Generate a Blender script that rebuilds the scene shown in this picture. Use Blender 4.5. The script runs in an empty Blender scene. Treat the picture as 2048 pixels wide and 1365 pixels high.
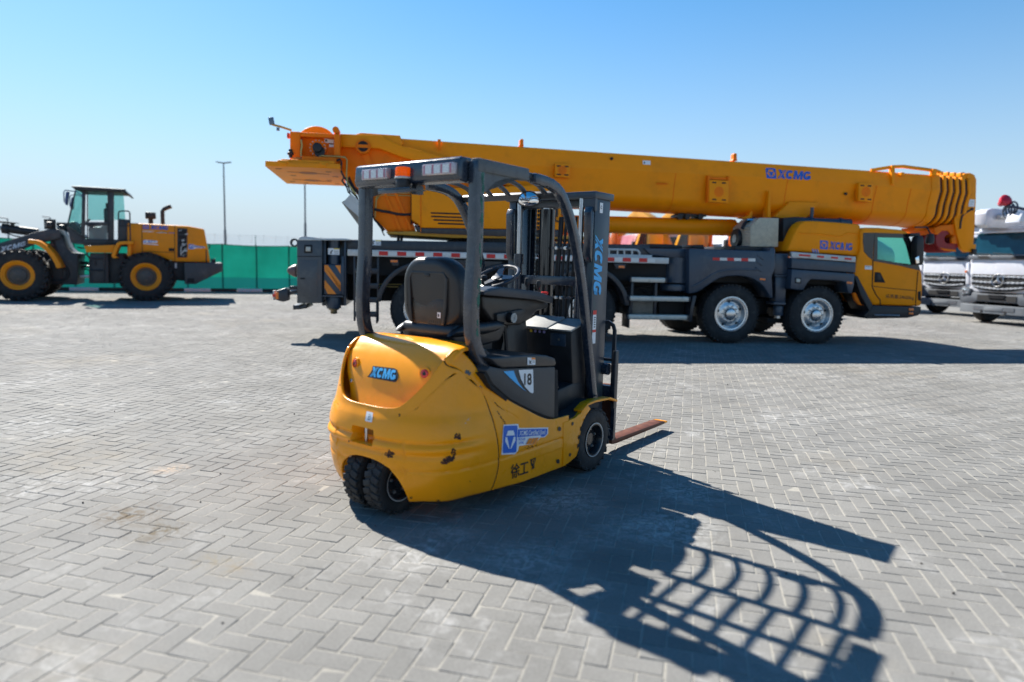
SKY_STR, SKY_AIR, SKY_DUST, SKY_OZ, SUN_STR, EXPO, FSTOP = .06, 1.0, 0.2, 3.0, 4.0, 1.55, 1.0
import bpy, bmesh, math, random
import numpy as np
from mathutils import Vector, Matrix
from mathutils.bvhtree import BVHTree
R = math.radians
random.seed(7)
sc = bpy.context.scene
COL = sc.collection

# ------------------------------------------------------------------ camera (24 mm lens on full frame, 1.48 m above the pavers)
FPX, PITCH, ROLL, CAMH = 1365.33, .1146, .025, 1.481
_cp, _sp, _cr, _sr = math.cos(PITCH), math.sin(PITCH), math.cos(ROLL), math.sin(ROLL)
def ray(u, v):
    x, y = u - 1024, v - 682.5
    x, y = x * _cr + y * _sr, -x * _sr + y * _cr
    return Vector((x, FPX * _cp - y * _sp, -FPX * _sp - y * _cp)) / FPX
def gp(u, v, z=0.0):
    r = ray(u, v); t = (z - CAMH) / r.z
    return Vector((r.x * t, r.y * t))
class Frame:
    """a vehicle's own axes on the ground: measured points become its local metres"""
    def __init__(s, ox, oy, ang):
        s.o = Vector((ox, oy)); s.ang = ang
        s.X = Vector((math.cos(ang), math.sin(ang))); s.Y = Vector((-math.sin(ang), math.cos(ang)))
    def y(s, u, v, y=0.0):
        r = ray(u, v); r2 = r.xy
        t = (y + s.o.dot(s.Y)) / r2.dot(s.Y)
        return ((r2 * t - s.o).dot(s.X), r.z * t + CAMH)
    def x(s, u, v, x=0.0):
        r = ray(u, v); r2 = r.xy
        t = (x + s.o.dot(s.X)) / r2.dot(s.X)
        return ((r2 * t - s.o).dot(s.Y), r.z * t + CAMH)
    def z(s, u, v, z=0.0):
        p = gp(u, v, z) - s.o
        return (p.dot(s.X), p.dot(s.Y))
    def ys(s, pts, y=0.0):
        return [s.y(u, v, y) for u, v in pts]

# ------------------------------------------------------------------ materials
def nt(m):
    m.use_nodes = True; t = m.node_tree; t.nodes.clear()
    o = t.nodes.new('ShaderNodeOutputMaterial'); b = t.nodes.new('ShaderNodeBsdfPrincipled')
    t.links.new(b.outputs[0], o.inputs[0]); return t, b
def N(t, typ, **kw):
    n = t.nodes.new(typ)
    for k, v in kw.items():
        if k in n.inputs.keys() if isinstance(k, str) else False: n.inputs[k].default_value = v
        else: setattr(n, k, v)
    return n
def rgb(c, a=1): return (c[0], c[1], c[2], a)
MATS = {}
def mat(name, col, rough=.5, metal=0., var=.12, scale=3., bump=0., bscale=60., coat=0., dirt=None, dirt_amt=.3, dirt_scale=2., spec=.5, trans=0., emis=None):
    """painted / plain surface with uneven tone, optional dirt blotches and fine bump"""
    if name in MATS: return MATS[name]
    m = bpy.data.materials.new(name); t, b = nt(m); L = t.links.new
    tc = t.nodes.new('ShaderNodeTexCoord')
    n1 = t.nodes.new('ShaderNodeTexNoise'); n1.inputs['Scale'].default_value = scale; n1.inputs['Detail'].default_value = 6; n1.inputs['Roughness'].default_value = .62
    L(tc.outputs['Object'], n1.inputs['Vector'])
    mr = t.nodes.new('ShaderNodeMapRange'); mr.inputs[1].default_value = .3; mr.inputs[2].default_value = .7
    mr.inputs[3].default_value = 1 - var; mr.inputs[4].default_value = 1 + var
    L(n1.outputs[0], mr.inputs[0])
    mx = t.nodes.new('ShaderNodeMix'); mx.data_type = 'RGBA'; mx.blend_type = 'MULTIPLY'; mx.inputs[0].default_value = 1
    mx.inputs[6].default_value = rgb(col); L(mr.outputs[0], mx.inputs[7])
    out = mx.outputs[2]
    if dirt:
        n2 = t.nodes.new('ShaderNodeTexNoise'); n2.inputs['Scale'].default_value = dirt_scale; n2.inputs['Detail'].default_value = 9; n2.inputs['Roughness'].default_value = .7
        L(tc.outputs['Object'], n2.inputs['Vector'])
        m2 = t.nodes.new('ShaderNodeMapRange'); m2.inputs[1].default_value = .52; m2.inputs[2].default_value = .72; m2.inputs[4].default_value = dirt_amt
        L(n2.outputs[0], m2.inputs[0])
        mx2 = t.nodes.new('ShaderNodeMix'); mx2.data_type = 'RGBA'; L(m2.outputs[0], mx2.inputs[0]); L(out, mx2.inputs[6]); mx2.inputs[7].default_value = rgb(dirt)
        out = mx2.outputs[2]
    L(out, b.inputs['Base Color'])
    rr = t.nodes.new('ShaderNodeMapRange'); rr.inputs[1].default_value = .3; rr.inputs[2].default_value = .7
    rr.inputs[3].default_value = max(.02, rough - .08); rr.inputs[4].default_value = min(1, rough + .1)
    L(n1.outputs[0], rr.inputs[0]); L(rr.outputs[0], b.inputs['Roughness'])
    b.inputs['Metallic'].default_value = metal; b.inputs['Coat Weight'].default_value = coat; b.inputs['Coat Roughness'].default_value = .12
    b.inputs['Specular IOR Level'].default_value = spec
    if trans: b.inputs['Transmission Weight'].default_value = trans
    if emis: b.inputs['Emission Color'].default_value = rgb(emis[0]); b.inputs['Emission Strength'].default_value = emis[1]
    if bump:
        n3 = t.nodes.new('ShaderNodeTexNoise'); n3.inputs['Scale'].default_value = bscale; n3.inputs['Detail'].default_value = 4
        L(tc.outputs['Object'], n3.inputs['Vector'])
        bp = t.nodes.new('ShaderNodeBump'); bp.inputs['Strength'].default_value = bump; bp.inputs['Distance'].default_value = .01
        L(n3.outputs[0], bp.inputs['Height']); L(bp.outputs[0], b.inputs['Normal'])
    MATS[name] = m; return m
def glass(name, tint, alpha=.45, rough=.03):
    """tinted window pane: part clear, part glossy"""
    if name in MATS: return MATS[name]
    m = bpy.data.materials.new(name); m.use_nodes = True; t = m.node_tree; t.nodes.clear(); L = t.links.new
    o = t.nodes.new('ShaderNodeOutputMaterial'); tr = t.nodes.new('ShaderNodeBsdfTransparent'); tr.inputs[0].default_value = rgb(tint)
    gl = t.nodes.new('ShaderNodeBsdfPrincipled'); gl.inputs['Base Color'].default_value = rgb([c * .25 for c in tint]); gl.inputs['Roughness'].default_value = rough
    mx = t.nodes.new('ShaderNodeMixShader'); mx.inputs[0].default_value = alpha
    L(tr.outputs[0], mx.inputs[1]); L(gl.outputs[0], mx.inputs[2]); L(mx.outputs[0], o.inputs[0])
    MATS[name] = m; return m

# ------------------------------------------------------------------ mesh builder
class MB:
    def __init__(s): s.bm = bmesh.new(); s.mi = 0
    def _join(s, t, bev=0, seg=2, ang=28, recalc=True):
        if recalc: bmesh.ops.recalc_face_normals(t, faces=t.faces[:])
        if bev > 0:
            es = [e for e in t.edges if len(e.link_faces) == 2 and e.calc_face_angle(0) > R(ang)]
            if es: bmesh.ops.bevel(t, geom=es, offset=bev, offset_type='OFFSET', segments=seg, profile=.5, affect='EDGES', clamp_overlap=True)
        for f in t.faces: f.material_index = s.mi
        me = bpy.data.meshes.new('tmp'); t.to_mesh(me); t.free()
        s.bm.from_mesh(me); bpy.data.meshes.remove(me); return s
    def m(s, i): s.mi = i; return s
    def box(s, c, d, rot=None, bev=0, seg=2):
        t = bmesh.new(); bmesh.ops.create_cube(t, size=1)
        M = Matrix.Translation(c) @ (rot.to_4x4() if rot else Matrix.Identity(4)) @ Matrix.Diagonal((d[0], d[1], d[2], 1))
        bmesh.ops.transform(t, matrix=M, verts=t.verts); return s._join(t, bev, seg)
    def prism(s, poly, a0, a1, axis='y', bev=0, seg=2):
        """a 2-D outline given a thickness: (x,z) along y, (y,z) along x or (x,y) along z"""
        def P(q, a):
            return {'y': (q[0], a, q[1]), 'x': (a, q[0], q[1]), 'z': (q[0], q[1], a)}[axis]
        t = bmesh.new(); v0 = [t.verts.new(P(q, a0)) for q in poly]; v1 = [t.verts.new(P(q, a1)) for q in poly]
        n = len(poly); t.faces.new(v0); t.faces.new(v1[::-1])
        for i in range(n): t.faces.new((v0[i], v0[(i + 1) % n], v1[(i + 1) % n], v1[i]))
        big = [f for f in t.faces if len(f.verts) > 4]
        if big and bev == 0: bmesh.ops.triangulate(t, faces=big)
        return s._join(t, bev, seg)
    def strip(s, path, w, a0, a1, axis='y', bev=0, closed=False):
        """a bent bar: in-plane path with width w, extruded between a0 and a1"""
        P = [Vector(p) for p in path]; n = len(P); lo = []; hi = []
        for i in range(n):
            if closed: d = (P[(i + 1) % n] - P[i - 1])
            else: d = P[min(i + 1, n - 1)] - P[max(i - 1, 0)]
            d.normalize(); q = Vector((-d.y, d.x))
            ww = (w[i] if isinstance(w, (list, tuple)) else w) / 2
            lo.append(P[i] - q * ww); hi.append(P[i] + q * ww)
        def Q(q, a): return {'y': (q[0], a, q[1]), 'x': (a, q[0], q[1]), 'z': (q[0], q[1], a)}[axis]
        t = bmesh.new(); vs = [[t.verts.new(Q(p, a)) for p in (lo[i], hi[i]) for a in (a0, a1)] for i in range(n)]
        m = n if closed else n - 1
        for i in range(m):
            A, B_ = vs[i], vs[(i + 1) % n]
            for j, k in ((0, 1), (1, 3), (3, 2), (2, 0)): t.faces.new((A[j], A[k], B_[k], B_[j]))
        if not closed: t.faces.new((vs[0][0], vs[0][1], vs[0][3], vs[0][2])); t.faces.new((vs[-1][0], vs[-1][2], vs[-1][3], vs[-1][1]))
        return s._join(t, bev, 2, 50)
    def cyl(s, p0, p1, r, r2=None, seg=24, bev=0):
        p0, p1 = Vector(p0), Vector(p1); d = p1 - p0
        t = bmesh.new(); bmesh.ops.create_cone(t, cap_ends=True, segments=seg, radius1=r, radius2=r if r2 is None else r2, depth=d.length)
        M = Matrix.Translation((p0 + p1) / 2) @ d.to_track_quat('Z', 'Y').to_matrix().to_4x4()
        bmesh.ops.transform(t, matrix=M, verts=t.verts); return s._join(t, bev, 2, 50)
    def tube(s, path, r, seg=8, closed=False):
        P = [Vector(p) for p in path]; n = len(P); t = bmesh.new(); rings = []; up = None
        for i in range(n):
            d = (P[(i + 1) % n] - P[i - 1]) if closed else (P[min(i + 1, n - 1)] - P[max(i - 1, 0)])
            d.normalize()
            if up is None: up = d.orthogonal().normalized()
            else:
                up = up - d * up.dot(d)
                up = up.normalized() if up.length > 1e-6 else d.orthogonal().normalized()
            w = d.cross(up); rr = r[i] if isinstance(r, (list, tuple)) else r
            rings.append([t.verts.new(P[i] + (up * math.cos(a) + w * math.sin(a)) * rr) for a in [2 * math.pi * k / seg for k in range(seg)]])
        for i in range(n if closed else n - 1):
            A, B_ = rings[i], rings[(i + 1) % n]
            for k in range(seg): t.faces.new((A[k], A[(k + 1) % seg], B_[(k + 1) % seg], B_[k]))
        if not closed: t.faces.new(rings[0][::-1]); t.faces.new(rings[-1])
        return s._join(t)
    def lathe(s, prof, c, axis='y', seg=48, close=False, cap=None):
        """profile of (radius, offset) spun about an axis through c"""
        t = bmesh.new(); c = Vector(c); rings = []
        for (r, o) in prof:
            ring = []
            for k in range(seg):
                a = 2 * math.pi * k / seg; ca, sa = r * math.cos(a), r * math.sin(a)
                v = {'y': (ca, o, sa), 'x': (o, ca, sa), 'z': (ca, sa, o)}[axis]
                ring.append(t.verts.new(c + Vector(v)))
            rings.append(ring)
        for A, B_ in zip(rings, rings[1:] + ([rings[0]] if close else [])):
            for k in range(seg): t.faces.new((A[k], A[(k + 1) % seg], B_[(k + 1) % seg], B_[k]))
        if cap is None: cap = not (prof[-1][0] < 1e-5 and prof[0][0] > prof[len(prof) // 2][0] and prof[0][0] > .1)   # dished wheels stay open at the back
        if not close and cap:
            if prof[0][0] > 1e-5: t.faces.new(rings[0][::-1])
            if prof[-1][0] > 1e-5: t.faces.new(rings[-1])
        bmesh.ops.remove_doubles(t, verts=t.verts[:], dist=1e-6)
        s._join(t)
        return s
    def grid(s, rows, close=False):
        t = bmesh.new(); V = [[t.verts.new(p) for p in r] for r in rows]
        for i in range(len(V) - 1):
            n = len(V[i])
            for j in range(n if close else n - 1): t.faces.new((V[i][j], V[i][(j + 1) % n], V[i + 1][(j + 1) % n], V[i + 1][j]))
        bmesh.ops.remove_doubles(t, verts=t.verts[:], dist=1e-6)
        return s._join(t)
    def loft(s, rings, cap=True, bev=0):
        t = bmesh.new(); V = [[t.verts.new(p) for p in r] for r in rings]; n = len(V[0])
        for A, B_ in zip(V, V[1:]):
            for k in range(n): t.faces.new((A[k], A[(k + 1) % n], B_[(k + 1) % n], B_[k]))
        if cap: t.faces.new(V[0][::-1]); t.faces.new(V[-1])
        return s._join(t, bev)
    def build(s, name, mats, parent=None, ang=35, loc=None):
        me = bpy.data.meshes.new(name); s.bm.to_mesh(me)
        for mm in (mats if isinstance(mats, (list, tuple)) else [mats]): me.materials.append(mm)
        me.shade_smooth(); me.set_sharp_from_angle(angle=R(ang))
        o = bpy.data.objects.new(name, me); COL.objects.link(o)
        if parent: o.parent = parent
        if loc: o.location = loc
        s.bm.free(); return o

def thing(name, label, cat, loc=(0, 0, 0), rz=0., group=None):
    o = bpy.data.objects.new(name, None); COL.objects.link(o); o.empty_display_size = .2
    o.location = loc; o.rotation_euler = (0, 0, rz); o['label'] = label; o['category'] = cat
    if group: o['group'] = group
    return o
def tag(o, label, cat, group=None):
    o['label'] = label; o['category'] = cat
    if group: o['group'] = group
    return o
def struct(o): o['kind'] = 'structure'; return o
def dup(o, parent=None, shift=None, mirror=False):
    """copy of a part together with its sub-parts"""
    c = o.copy(); COL.objects.link(c)
    if parent: c.parent = parent
    if shift: c.location = Vector(o.location) + Vector(shift)
    if mirror: c.scale = (o.scale[0], -o.scale[1], o.scale[2])
    for ch in list(o.children): dup(ch, c)
    return c

# ------------------------------------------------------------------ flat marks (lettering, emblems) as thin raised sheets
def text_polys(txt, shear=0., bold=0., space=1.):
    cu = bpy.data.curves.new('t', 'FONT'); cu.body = txt; cu.size = 1; cu.shear = shear; cu.offset = bold; cu.space_character = space
    cu.resolution_u = 5
    o = bpy.data.objects.new('t', cu); COL.objects.link(o)
    dg = bpy.context.evaluated_depsgraph_get(); me = bpy.data.meshes.new_from_object(o.evaluated_get(dg))
    vs = [(v.co.x, v.co.y) for v in me.vertices]; fs = [tuple(p.vertices) for p in me.polygons]
    bpy.data.objects.remove(o); bpy.data.curves.remove(cu); bpy.data.meshes.remove(me)
    if not vs: return [], []
    x0 = min(v[0] for v in vs); x1 = max(v[0] for v in vs); y0 = min(v[1] for v in vs); y1 = max(v[1] for v in vs)
    return [((x - x0) / (x1 - x0), (y - y0) / (y1 - y0)) for x, y in vs], fs
def fit(poly, box):
    (vs, fs) = poly; x0, y0, x1, y1 = box
    return [(x0 + u * (x1 - x0), y0 + v * (y1 - y0)) for u, v in vs], fs
def P(*pts): return list(pts), [tuple(range(len(pts)))]
def rect(x0, y0, x1, y1): return P((x0, y0), (x1, y0), (x1, y1), (x0, y1))
def disc(cx, cy, rx, ry, n=20): return P(*[(cx + rx * math.cos(2 * math.pi * k / n), cy + ry * math.sin(2 * math.pi * k / n)) for k in range(n)])
def rrect(x0, y0, x1, y1, r, rv=None):
    rv = rv or r; o = []
    for cx, cy, a in ((x1 - r, y1 - rv, 0), (x0 + r, y1 - rv, 90), (x0 + r, y0 + rv, 180), (x1 - r, y0 + rv, 270)):
        for k in range(5): o.append((cx + r * math.cos(R(a + 22.5 * k)), cy + rv * math.sin(R(a + 22.5 * k))))
    return P(*o)
def emblem(x0, y0, x1, y1):
    """pieces of the square badge: hexagon made of a cap and two legs round a downward triangle"""
    def q(*pp): return P(*[(x0 + a * (x1 - x0), y0 + b * (y1 - y0)) for a, b in pp])
    return [q((.30, .86), (.70, .86), (.82, .66), (.18, .66)), q((.14, .60), (.04 + .08, .44), (.42, .12), (.47, .12), (.26, .60)),
            q((.86, .60), (.74, .60), (.53, .12), (.58, .12), (.88, .44))]
class Marks:
    """layers of flat shapes in a unit square, mapped onto a surface by a function (u,v,height)->point"""
    def __init__(s): s.L = []
    def add(s, poly, mi): s.L.append((poly, mi)); return s
    def build(s, name, mats, parent, fn, h0=.002, dh=.0012, cut=0, label=None):
        bm = bmesh.new(); lay = 0; last = None
        for (vs, fs), mi in s.L:
            if mi != last: lay += 1; last = mi
            t = bmesh.new(); V = [t.verts.new((x, y, 0)) for x, y in vs]
            for f in fs:
                try: t.faces.new([V[i] for i in f])
                except ValueError: pass
            if cut:
                for ax in (0, 1):
                    for k in range(-2, cut + 3):
                        co = Vector((k / cut, 0, 0)) if ax == 0 else Vector((0, k / cut, 0)); no = Vector((1, 0, 0)) if ax == 0 else Vector((0, 1, 0))
                        bmesh.ops.bisect_plane(t, geom=t.verts[:] + t.edges[:] + t.faces[:], plane_co=co, plane_no=no)
            for v in t.verts: v.co = fn(v.co.x, v.co.y, h0 + lay * dh)
            for f in t.faces: f.material_index = mi
            me = bpy.data.meshes.new('t'); t.to_mesh(me); t.free(); bm.from_mesh(me); bpy.data.meshes.remove(me)
        me = bpy.data.meshes.new(name); bm.to_mesh(me); bm.free()
        for m_ in mats: me.materials.append(m_)
        o = bpy.data.objects.new(name, me); COL.objects.link(o); o.parent = parent
        if label: o['label'] = label
        return o
def flat(frame, quad, y, sgn=-1):
    """unit square -> the quad (top-left, top-right, bottom-right, bottom-left as seen) on the side plane y"""
    tl, tr, br, bl = [Vector(frame.y(u, v, y)) for u, v in quad]
    def fn(u, v, h):
        p = (bl * (1 - u) + br * u) * (1 - v) + (tl * (1 - u) + tr * u) * v
        return (p.x, y + sgn * h, p.y)
    return fn
def drape(bvh, o, U, V_, d):
    """unit square -> cast along d on to a curved surface"""
    o, U, V_, d = Vector(o), Vector(U), Vector(V_), Vector(d).normalized()
    def fn(u, v, h):
        p = o + U * u + V_ * v
        hit, nrm, i, dist = bvh.ray_cast(p - d * .6, d, 1.5)
        return (hit - d * h) if hit else p
    return fn
def bvh_of(*obs):
    vs, fs = [], []
    for ob in obs:
        n = len(vs); vs += [v.co.copy() for v in ob.data.vertices]; fs += [tuple(i + n for i in p.vertices) for p in ob.data.polygons]
    return BVHTree.FromPolygons(vs, fs)
def xcmg_polys():
    """heavy slanted X C M G letter shapes in a unit box"""
    G = []; x = 0.
    def sh(p, x0): return (x0 + p[0], p[1])
    def arc(x0, w_, a0, a1, rin=.27, n=14):
        vs = []; fs = []
        for k in range(n + 1):
            a = R(a0 + (a1 - a0) * k / n); c, s_ = math.cos(a), math.sin(a)
            c2, s2 = math.copysign(abs(c) ** .8, c), math.copysign(abs(s_) ** .8, s_)
            vs += [(x0 + w_ / 2 + w_ / 2 * c2, .5 + .5 * s2), (x0 + w_ / 2 + w_ / 2 * .38 * c2, .5 + .5 * .46 * s2)]
        for k in range(n): fs.append((2 * k, 2 * k + 2, 2 * k + 3, 2 * k + 1))
        return vs, fs
    G.append(P((0, 0), (.36, 0), (1.0, 1), (.64, 1))); G.append(P((.66, 0), (1.0, 0), (.34, 1), (0, 1)))
    G.append(arc(1.0, .92, 38, 322))
    m = [(0, 0), (.27, 0), (.27, .56), (.46, .0), (.66, .0), (.86, .56), (.86, 0), (1.14, 0), (1.14, 1), (.80, 1), (.57, .40), (.34, 1), (0, 1)]
    G.append(([(1.98 + a, c) for a, c in m], [(0, 1, 2, 11, 12), (2, 3, 10, 11), (3, 4, 9, 10), (4, 5, 8, 9), (5, 6, 7, 8)]))
    G[-1] = ([(1.98 + a, c) for a, c in m], [(0, 1, 2, 12), (2, 11, 12), (2, 3, 10, 11), (3, 4, 10), (4, 5, 9, 10), (5, 8, 9), (5, 6, 7, 8)])
    G.append(arc(3.18, .96, 36, 330)); G.append(P((3.66, .30), (4.14, .30), (4.14, .50), (3.66, .50))); G.append(P((3.90, .04), (4.14, .14), (4.14, .50), (3.90, .50)))
    out = []
    for vs, fs in G: out.append(([((a + .24 * c) / 4.38, c) for a, c in vs], fs))
    return out
def add_xcmg(mk, box, mi, slit=None):
    for q in xcmg_polys(): mk.L.append((fit(q, box), mi))
    if slit is not None:
        x0, y0, x1, y1 = box; w_, h_ = x1 - x0, y1 - y0
        mk.add(P((x0 + .035 * w_, y0), (x0 + .055 * w_, y0), (x0 + .245 * w_, y1), (x0 + .225 * w_, y1)), slit)
def cut(o, cutter):
    """boolean-cut a built object and keep the plain mesh"""
    me = bpy.data.meshes.new('c'); cutter.bm.to_mesh(me); cutter.bm.free(); c = bpy.data.objects.new('c', me); COL.objects.link(c); c.matrix_world = o.matrix_world if False else Matrix.Identity(4)
    c.parent = o.parent
    md = o.modifiers.new('b', 'BOOLEAN'); md.operation = 'DIFFERENCE'; md.object = c; md.solver = 'EXACT'
    dg = bpy.context.evaluated_depsgraph_get(); nm = bpy.data.meshes.new_from_object(o.evaluated_get(dg)); old = o.data
    o.modifiers.clear(); o.data = nm; nm.name = old.name; bpy.data.objects.remove(c)
    nm.shade_smooth(); nm.set_sharp_from_angle(angle=R(40))
# ------------------------------------------------------------------ shared paints
YEL = mat('forklift yellow paint', (.95, .335, .002), .30, var=.05, scale=4, coat=.25, spec=.25, dirt=(.34, .16, .02), dirt_amt=.16, dirt_scale=5, bump=.02, bscale=25)
ORG = mat('crane orange paint', (.95, .295, .002), .42, var=.06, scale=1.2, coat=.0, spec=.18, dirt=(.36, .13, .015), dirt_amt=.28, dirt_scale=1.6)
ORG2 = mat('crane frame orange paint', (.90, .19, .002), .5, var=.08, scale=1.5, spec=.18, dirt=(.3, .10, .015), dirt_amt=.35, dirt_scale=2.2)
CHAR = mat('charcoal machine paint', (.016, .020, .028), .42, var=.25, scale=5, coat=.15, dirt=(.10, .10, .10), dirt_amt=.35, dirt_scale=7)
GUARD = mat('guard blue black paint', (.018, .028, .046), .24, var=.25, scale=9, coat=.45, dirt=(.13, .14, .15), dirt_amt=.4, dirt_scale=14)
NAVY = mat('carrier navy grey paint', (.024, .044, .072), .40, var=.18, scale=2, coat=.2, dirt=(.14, .15, .16), dirt_amt=.35, dirt_scale=3)
BLK = mat('black plastic', (.011, .012, .015), .48, var=.2, scale=10, bump=.05, bscale=250)
VOID = mat('underside black', (.008, .008, .009), .75, var=.3, scale=6)
RUB = mat('tyre rubber', (.016, .016, .017), .75, var=.25, scale=8, dirt=(.10, .095, .085), dirt_amt=.45, dirt_scale=6, bump=.15, bscale=90)
STEEL = mat('bare steel', (.55, .55, .55), .33, 1., var=.12, scale=12)
CHROME = mat('polished wheel metal', (.62, .63, .64), .28, .9, var=.18, scale=6, dirt=(.30, .27, .22), dirt_amt=.6, dirt_scale=5)
SILV = mat('silver grey paint', (.50, .51, .50), .45, .25, var=.12, scale=6, dirt=(.22, .2, .17), dirt_amt=.4, dirt_scale=8)
WHT = mat('white sticker', (.78, .79, .80), .5, var=.04)
BLU = mat('blue sticker', (.015, .13, .55), .45, var=.04)
CYA = mat('light blue sticker', (.06, .42, .80), .45, var=.04)
RED = mat('red reflector', (.62, .012, .012), .35, var=.06)
ORL = mat('orange marker lens', (.85, .18, .01), .25, var=.05, coat=.6)
INK = mat('black sticker ink', (.012, .012, .014), .5, var=.1)
ORS = mat('orange sticker ink', (.85, .25, .02), .5, var=.05)
RUST = mat('rusted bare patch', (.055, .020, .012), .85, var=.5, scale=60)
TEA = mat('teal paint smear', (.01, .13, .09), .55, var=.4, scale=18)
WPT = mat('white truck paint', (.58, .60, .65), .25, var=.03, coat=.6)
GRY = mat('truck grey plastic', (.075, .085, .10), .5, var=.12, scale=6)

# ------------------------------------------------------------------ sky and sun
SUN_AZ, SUN_EL = R(-39.2), R(42.6)        # azimuth from the view axis towards the right, elevation
w = bpy.data.worlds.new('World'); sc.world = w; w.use_nodes = True
t = w.node_tree; t.nodes.clear()
so = t.nodes.new('ShaderNodeOutputWorld'); bg = t.nodes.new('ShaderNodeBackground'); sk = t.nodes.new('ShaderNodeTexSky')
sk.sky_type = 'NISHITA'; sk.sun_disc = False; sk.sun_elevation = SUN_EL; sk.sun_rotation = SUN_AZ
sk.altitude = 0; sk.air_density = SKY_AIR; sk.dust_density = SKY_DUST; sk.ozone_density = SKY_OZ
bg.inputs[1].default_value = SKY_STR
hs = t.nodes.new('ShaderNodeHueSaturation'); hs.inputs['Hue'].default_value = .494; hs.inputs['Saturation'].default_value = 1.36; hs.inputs['Value'].default_value = .95; t.links.new(sk.outputs[0], hs.inputs['Color'])
# dusty pale air low over the horizon
wt = t.nodes.new('ShaderNodeTexCoord'); wx = t.nodes.new('ShaderNodeSeparateXYZ'); t.links.new(wt.outputs['Generated'], wx.inputs[0])
def wm(op, a, b=None):
    n = t.nodes.new('ShaderNodeMath'); n.operation = op
    for i, q in enumerate((a, b)):
        if q is None: continue
        if isinstance(q, (int, float)): n.inputs[i].default_value = q
        else: t.links.new(q, n.inputs[i])
    return n.outputs[0]
wf0 = wm('EXPONENT', wm('MULTIPLY', wm('POWER', wm('DIVIDE', wm('MAXIMUM', wx.outputs[2], 0.), .215), 1.5), -1.))
wmx = t.nodes.new('ShaderNodeMix'); wmx.data_type = 'RGBA'; t.links.new(wf0, wmx.inputs[0]); t.links.new(hs.outputs[0], wmx.inputs[6]); wmx.inputs[7].default_value = (3.2, 3.85, 4.5, 1)
t.links.new(wmx.outputs[2], bg.inputs[0]); t.links.new(bg.outputs[0], so.inputs[0])
sl = bpy.data.lights.new('sun', 'SUN'); sl.energy = SUN_STR; sl.angle = R(.53); sl.color = (1, .95, .87)
so_ = bpy.data.objects.new('sun', sl); COL.objects.link(so_)
sdir = Vector((math.sin(SUN_AZ) * math.cos(SUN_EL), math.cos(SUN_AZ) * math.cos(SUN_EL), math.sin(SUN_EL)))
so_.rotation_euler = sdir.to_track_quat('Z', 'Y').to_euler(); so_.location = sdir * 60

# ------------------------------------------------------------------ camera
cd = bpy.data.cameras.new('camera'); cam = bpy.data.objects.new('camera', cd); COL.objects.link(cam)
cd.sensor_width = 36; cd.lens = FPX * 36 / 2048; cd.clip_start = .05; cd.clip_end = 4000
U0 = Vector((0, _sp, _cp)); D0 = Vector((0, _cp, -_sp)); R0 = Vector((1, 0, 0))
cx = R0 * _cr + U0 * _sr; cy = -R0 * _sr + U0 * _cr
M = Matrix((cx, cy, -D0)).transposed().to_4x4(); M.translation = (0, 0, CAMH); cam.matrix_world = M
cd.dof.use_dof = True; cd.dof.focus_distance = 6.0; cd.dof.aperture_fstop = FSTOP
sc.camera = cam
sc.view_settings.view_transform = 'Standard'; sc.view_settings.look = 'None'; sc.view_settings.exposure = EXPO; sc.view_settings.gamma = 1
sc.render.engine = 'CYCLES'; sc.cycles.use_denoising = True; sc.cycles.max_bounces = 8; sc.cycles.transparent_max_bounces = 16
sc.cycles.use_adaptive_sampling = True; sc.cycles.adaptive_threshold = .015
sc.cycles.sample_clamp_indirect = 6

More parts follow.
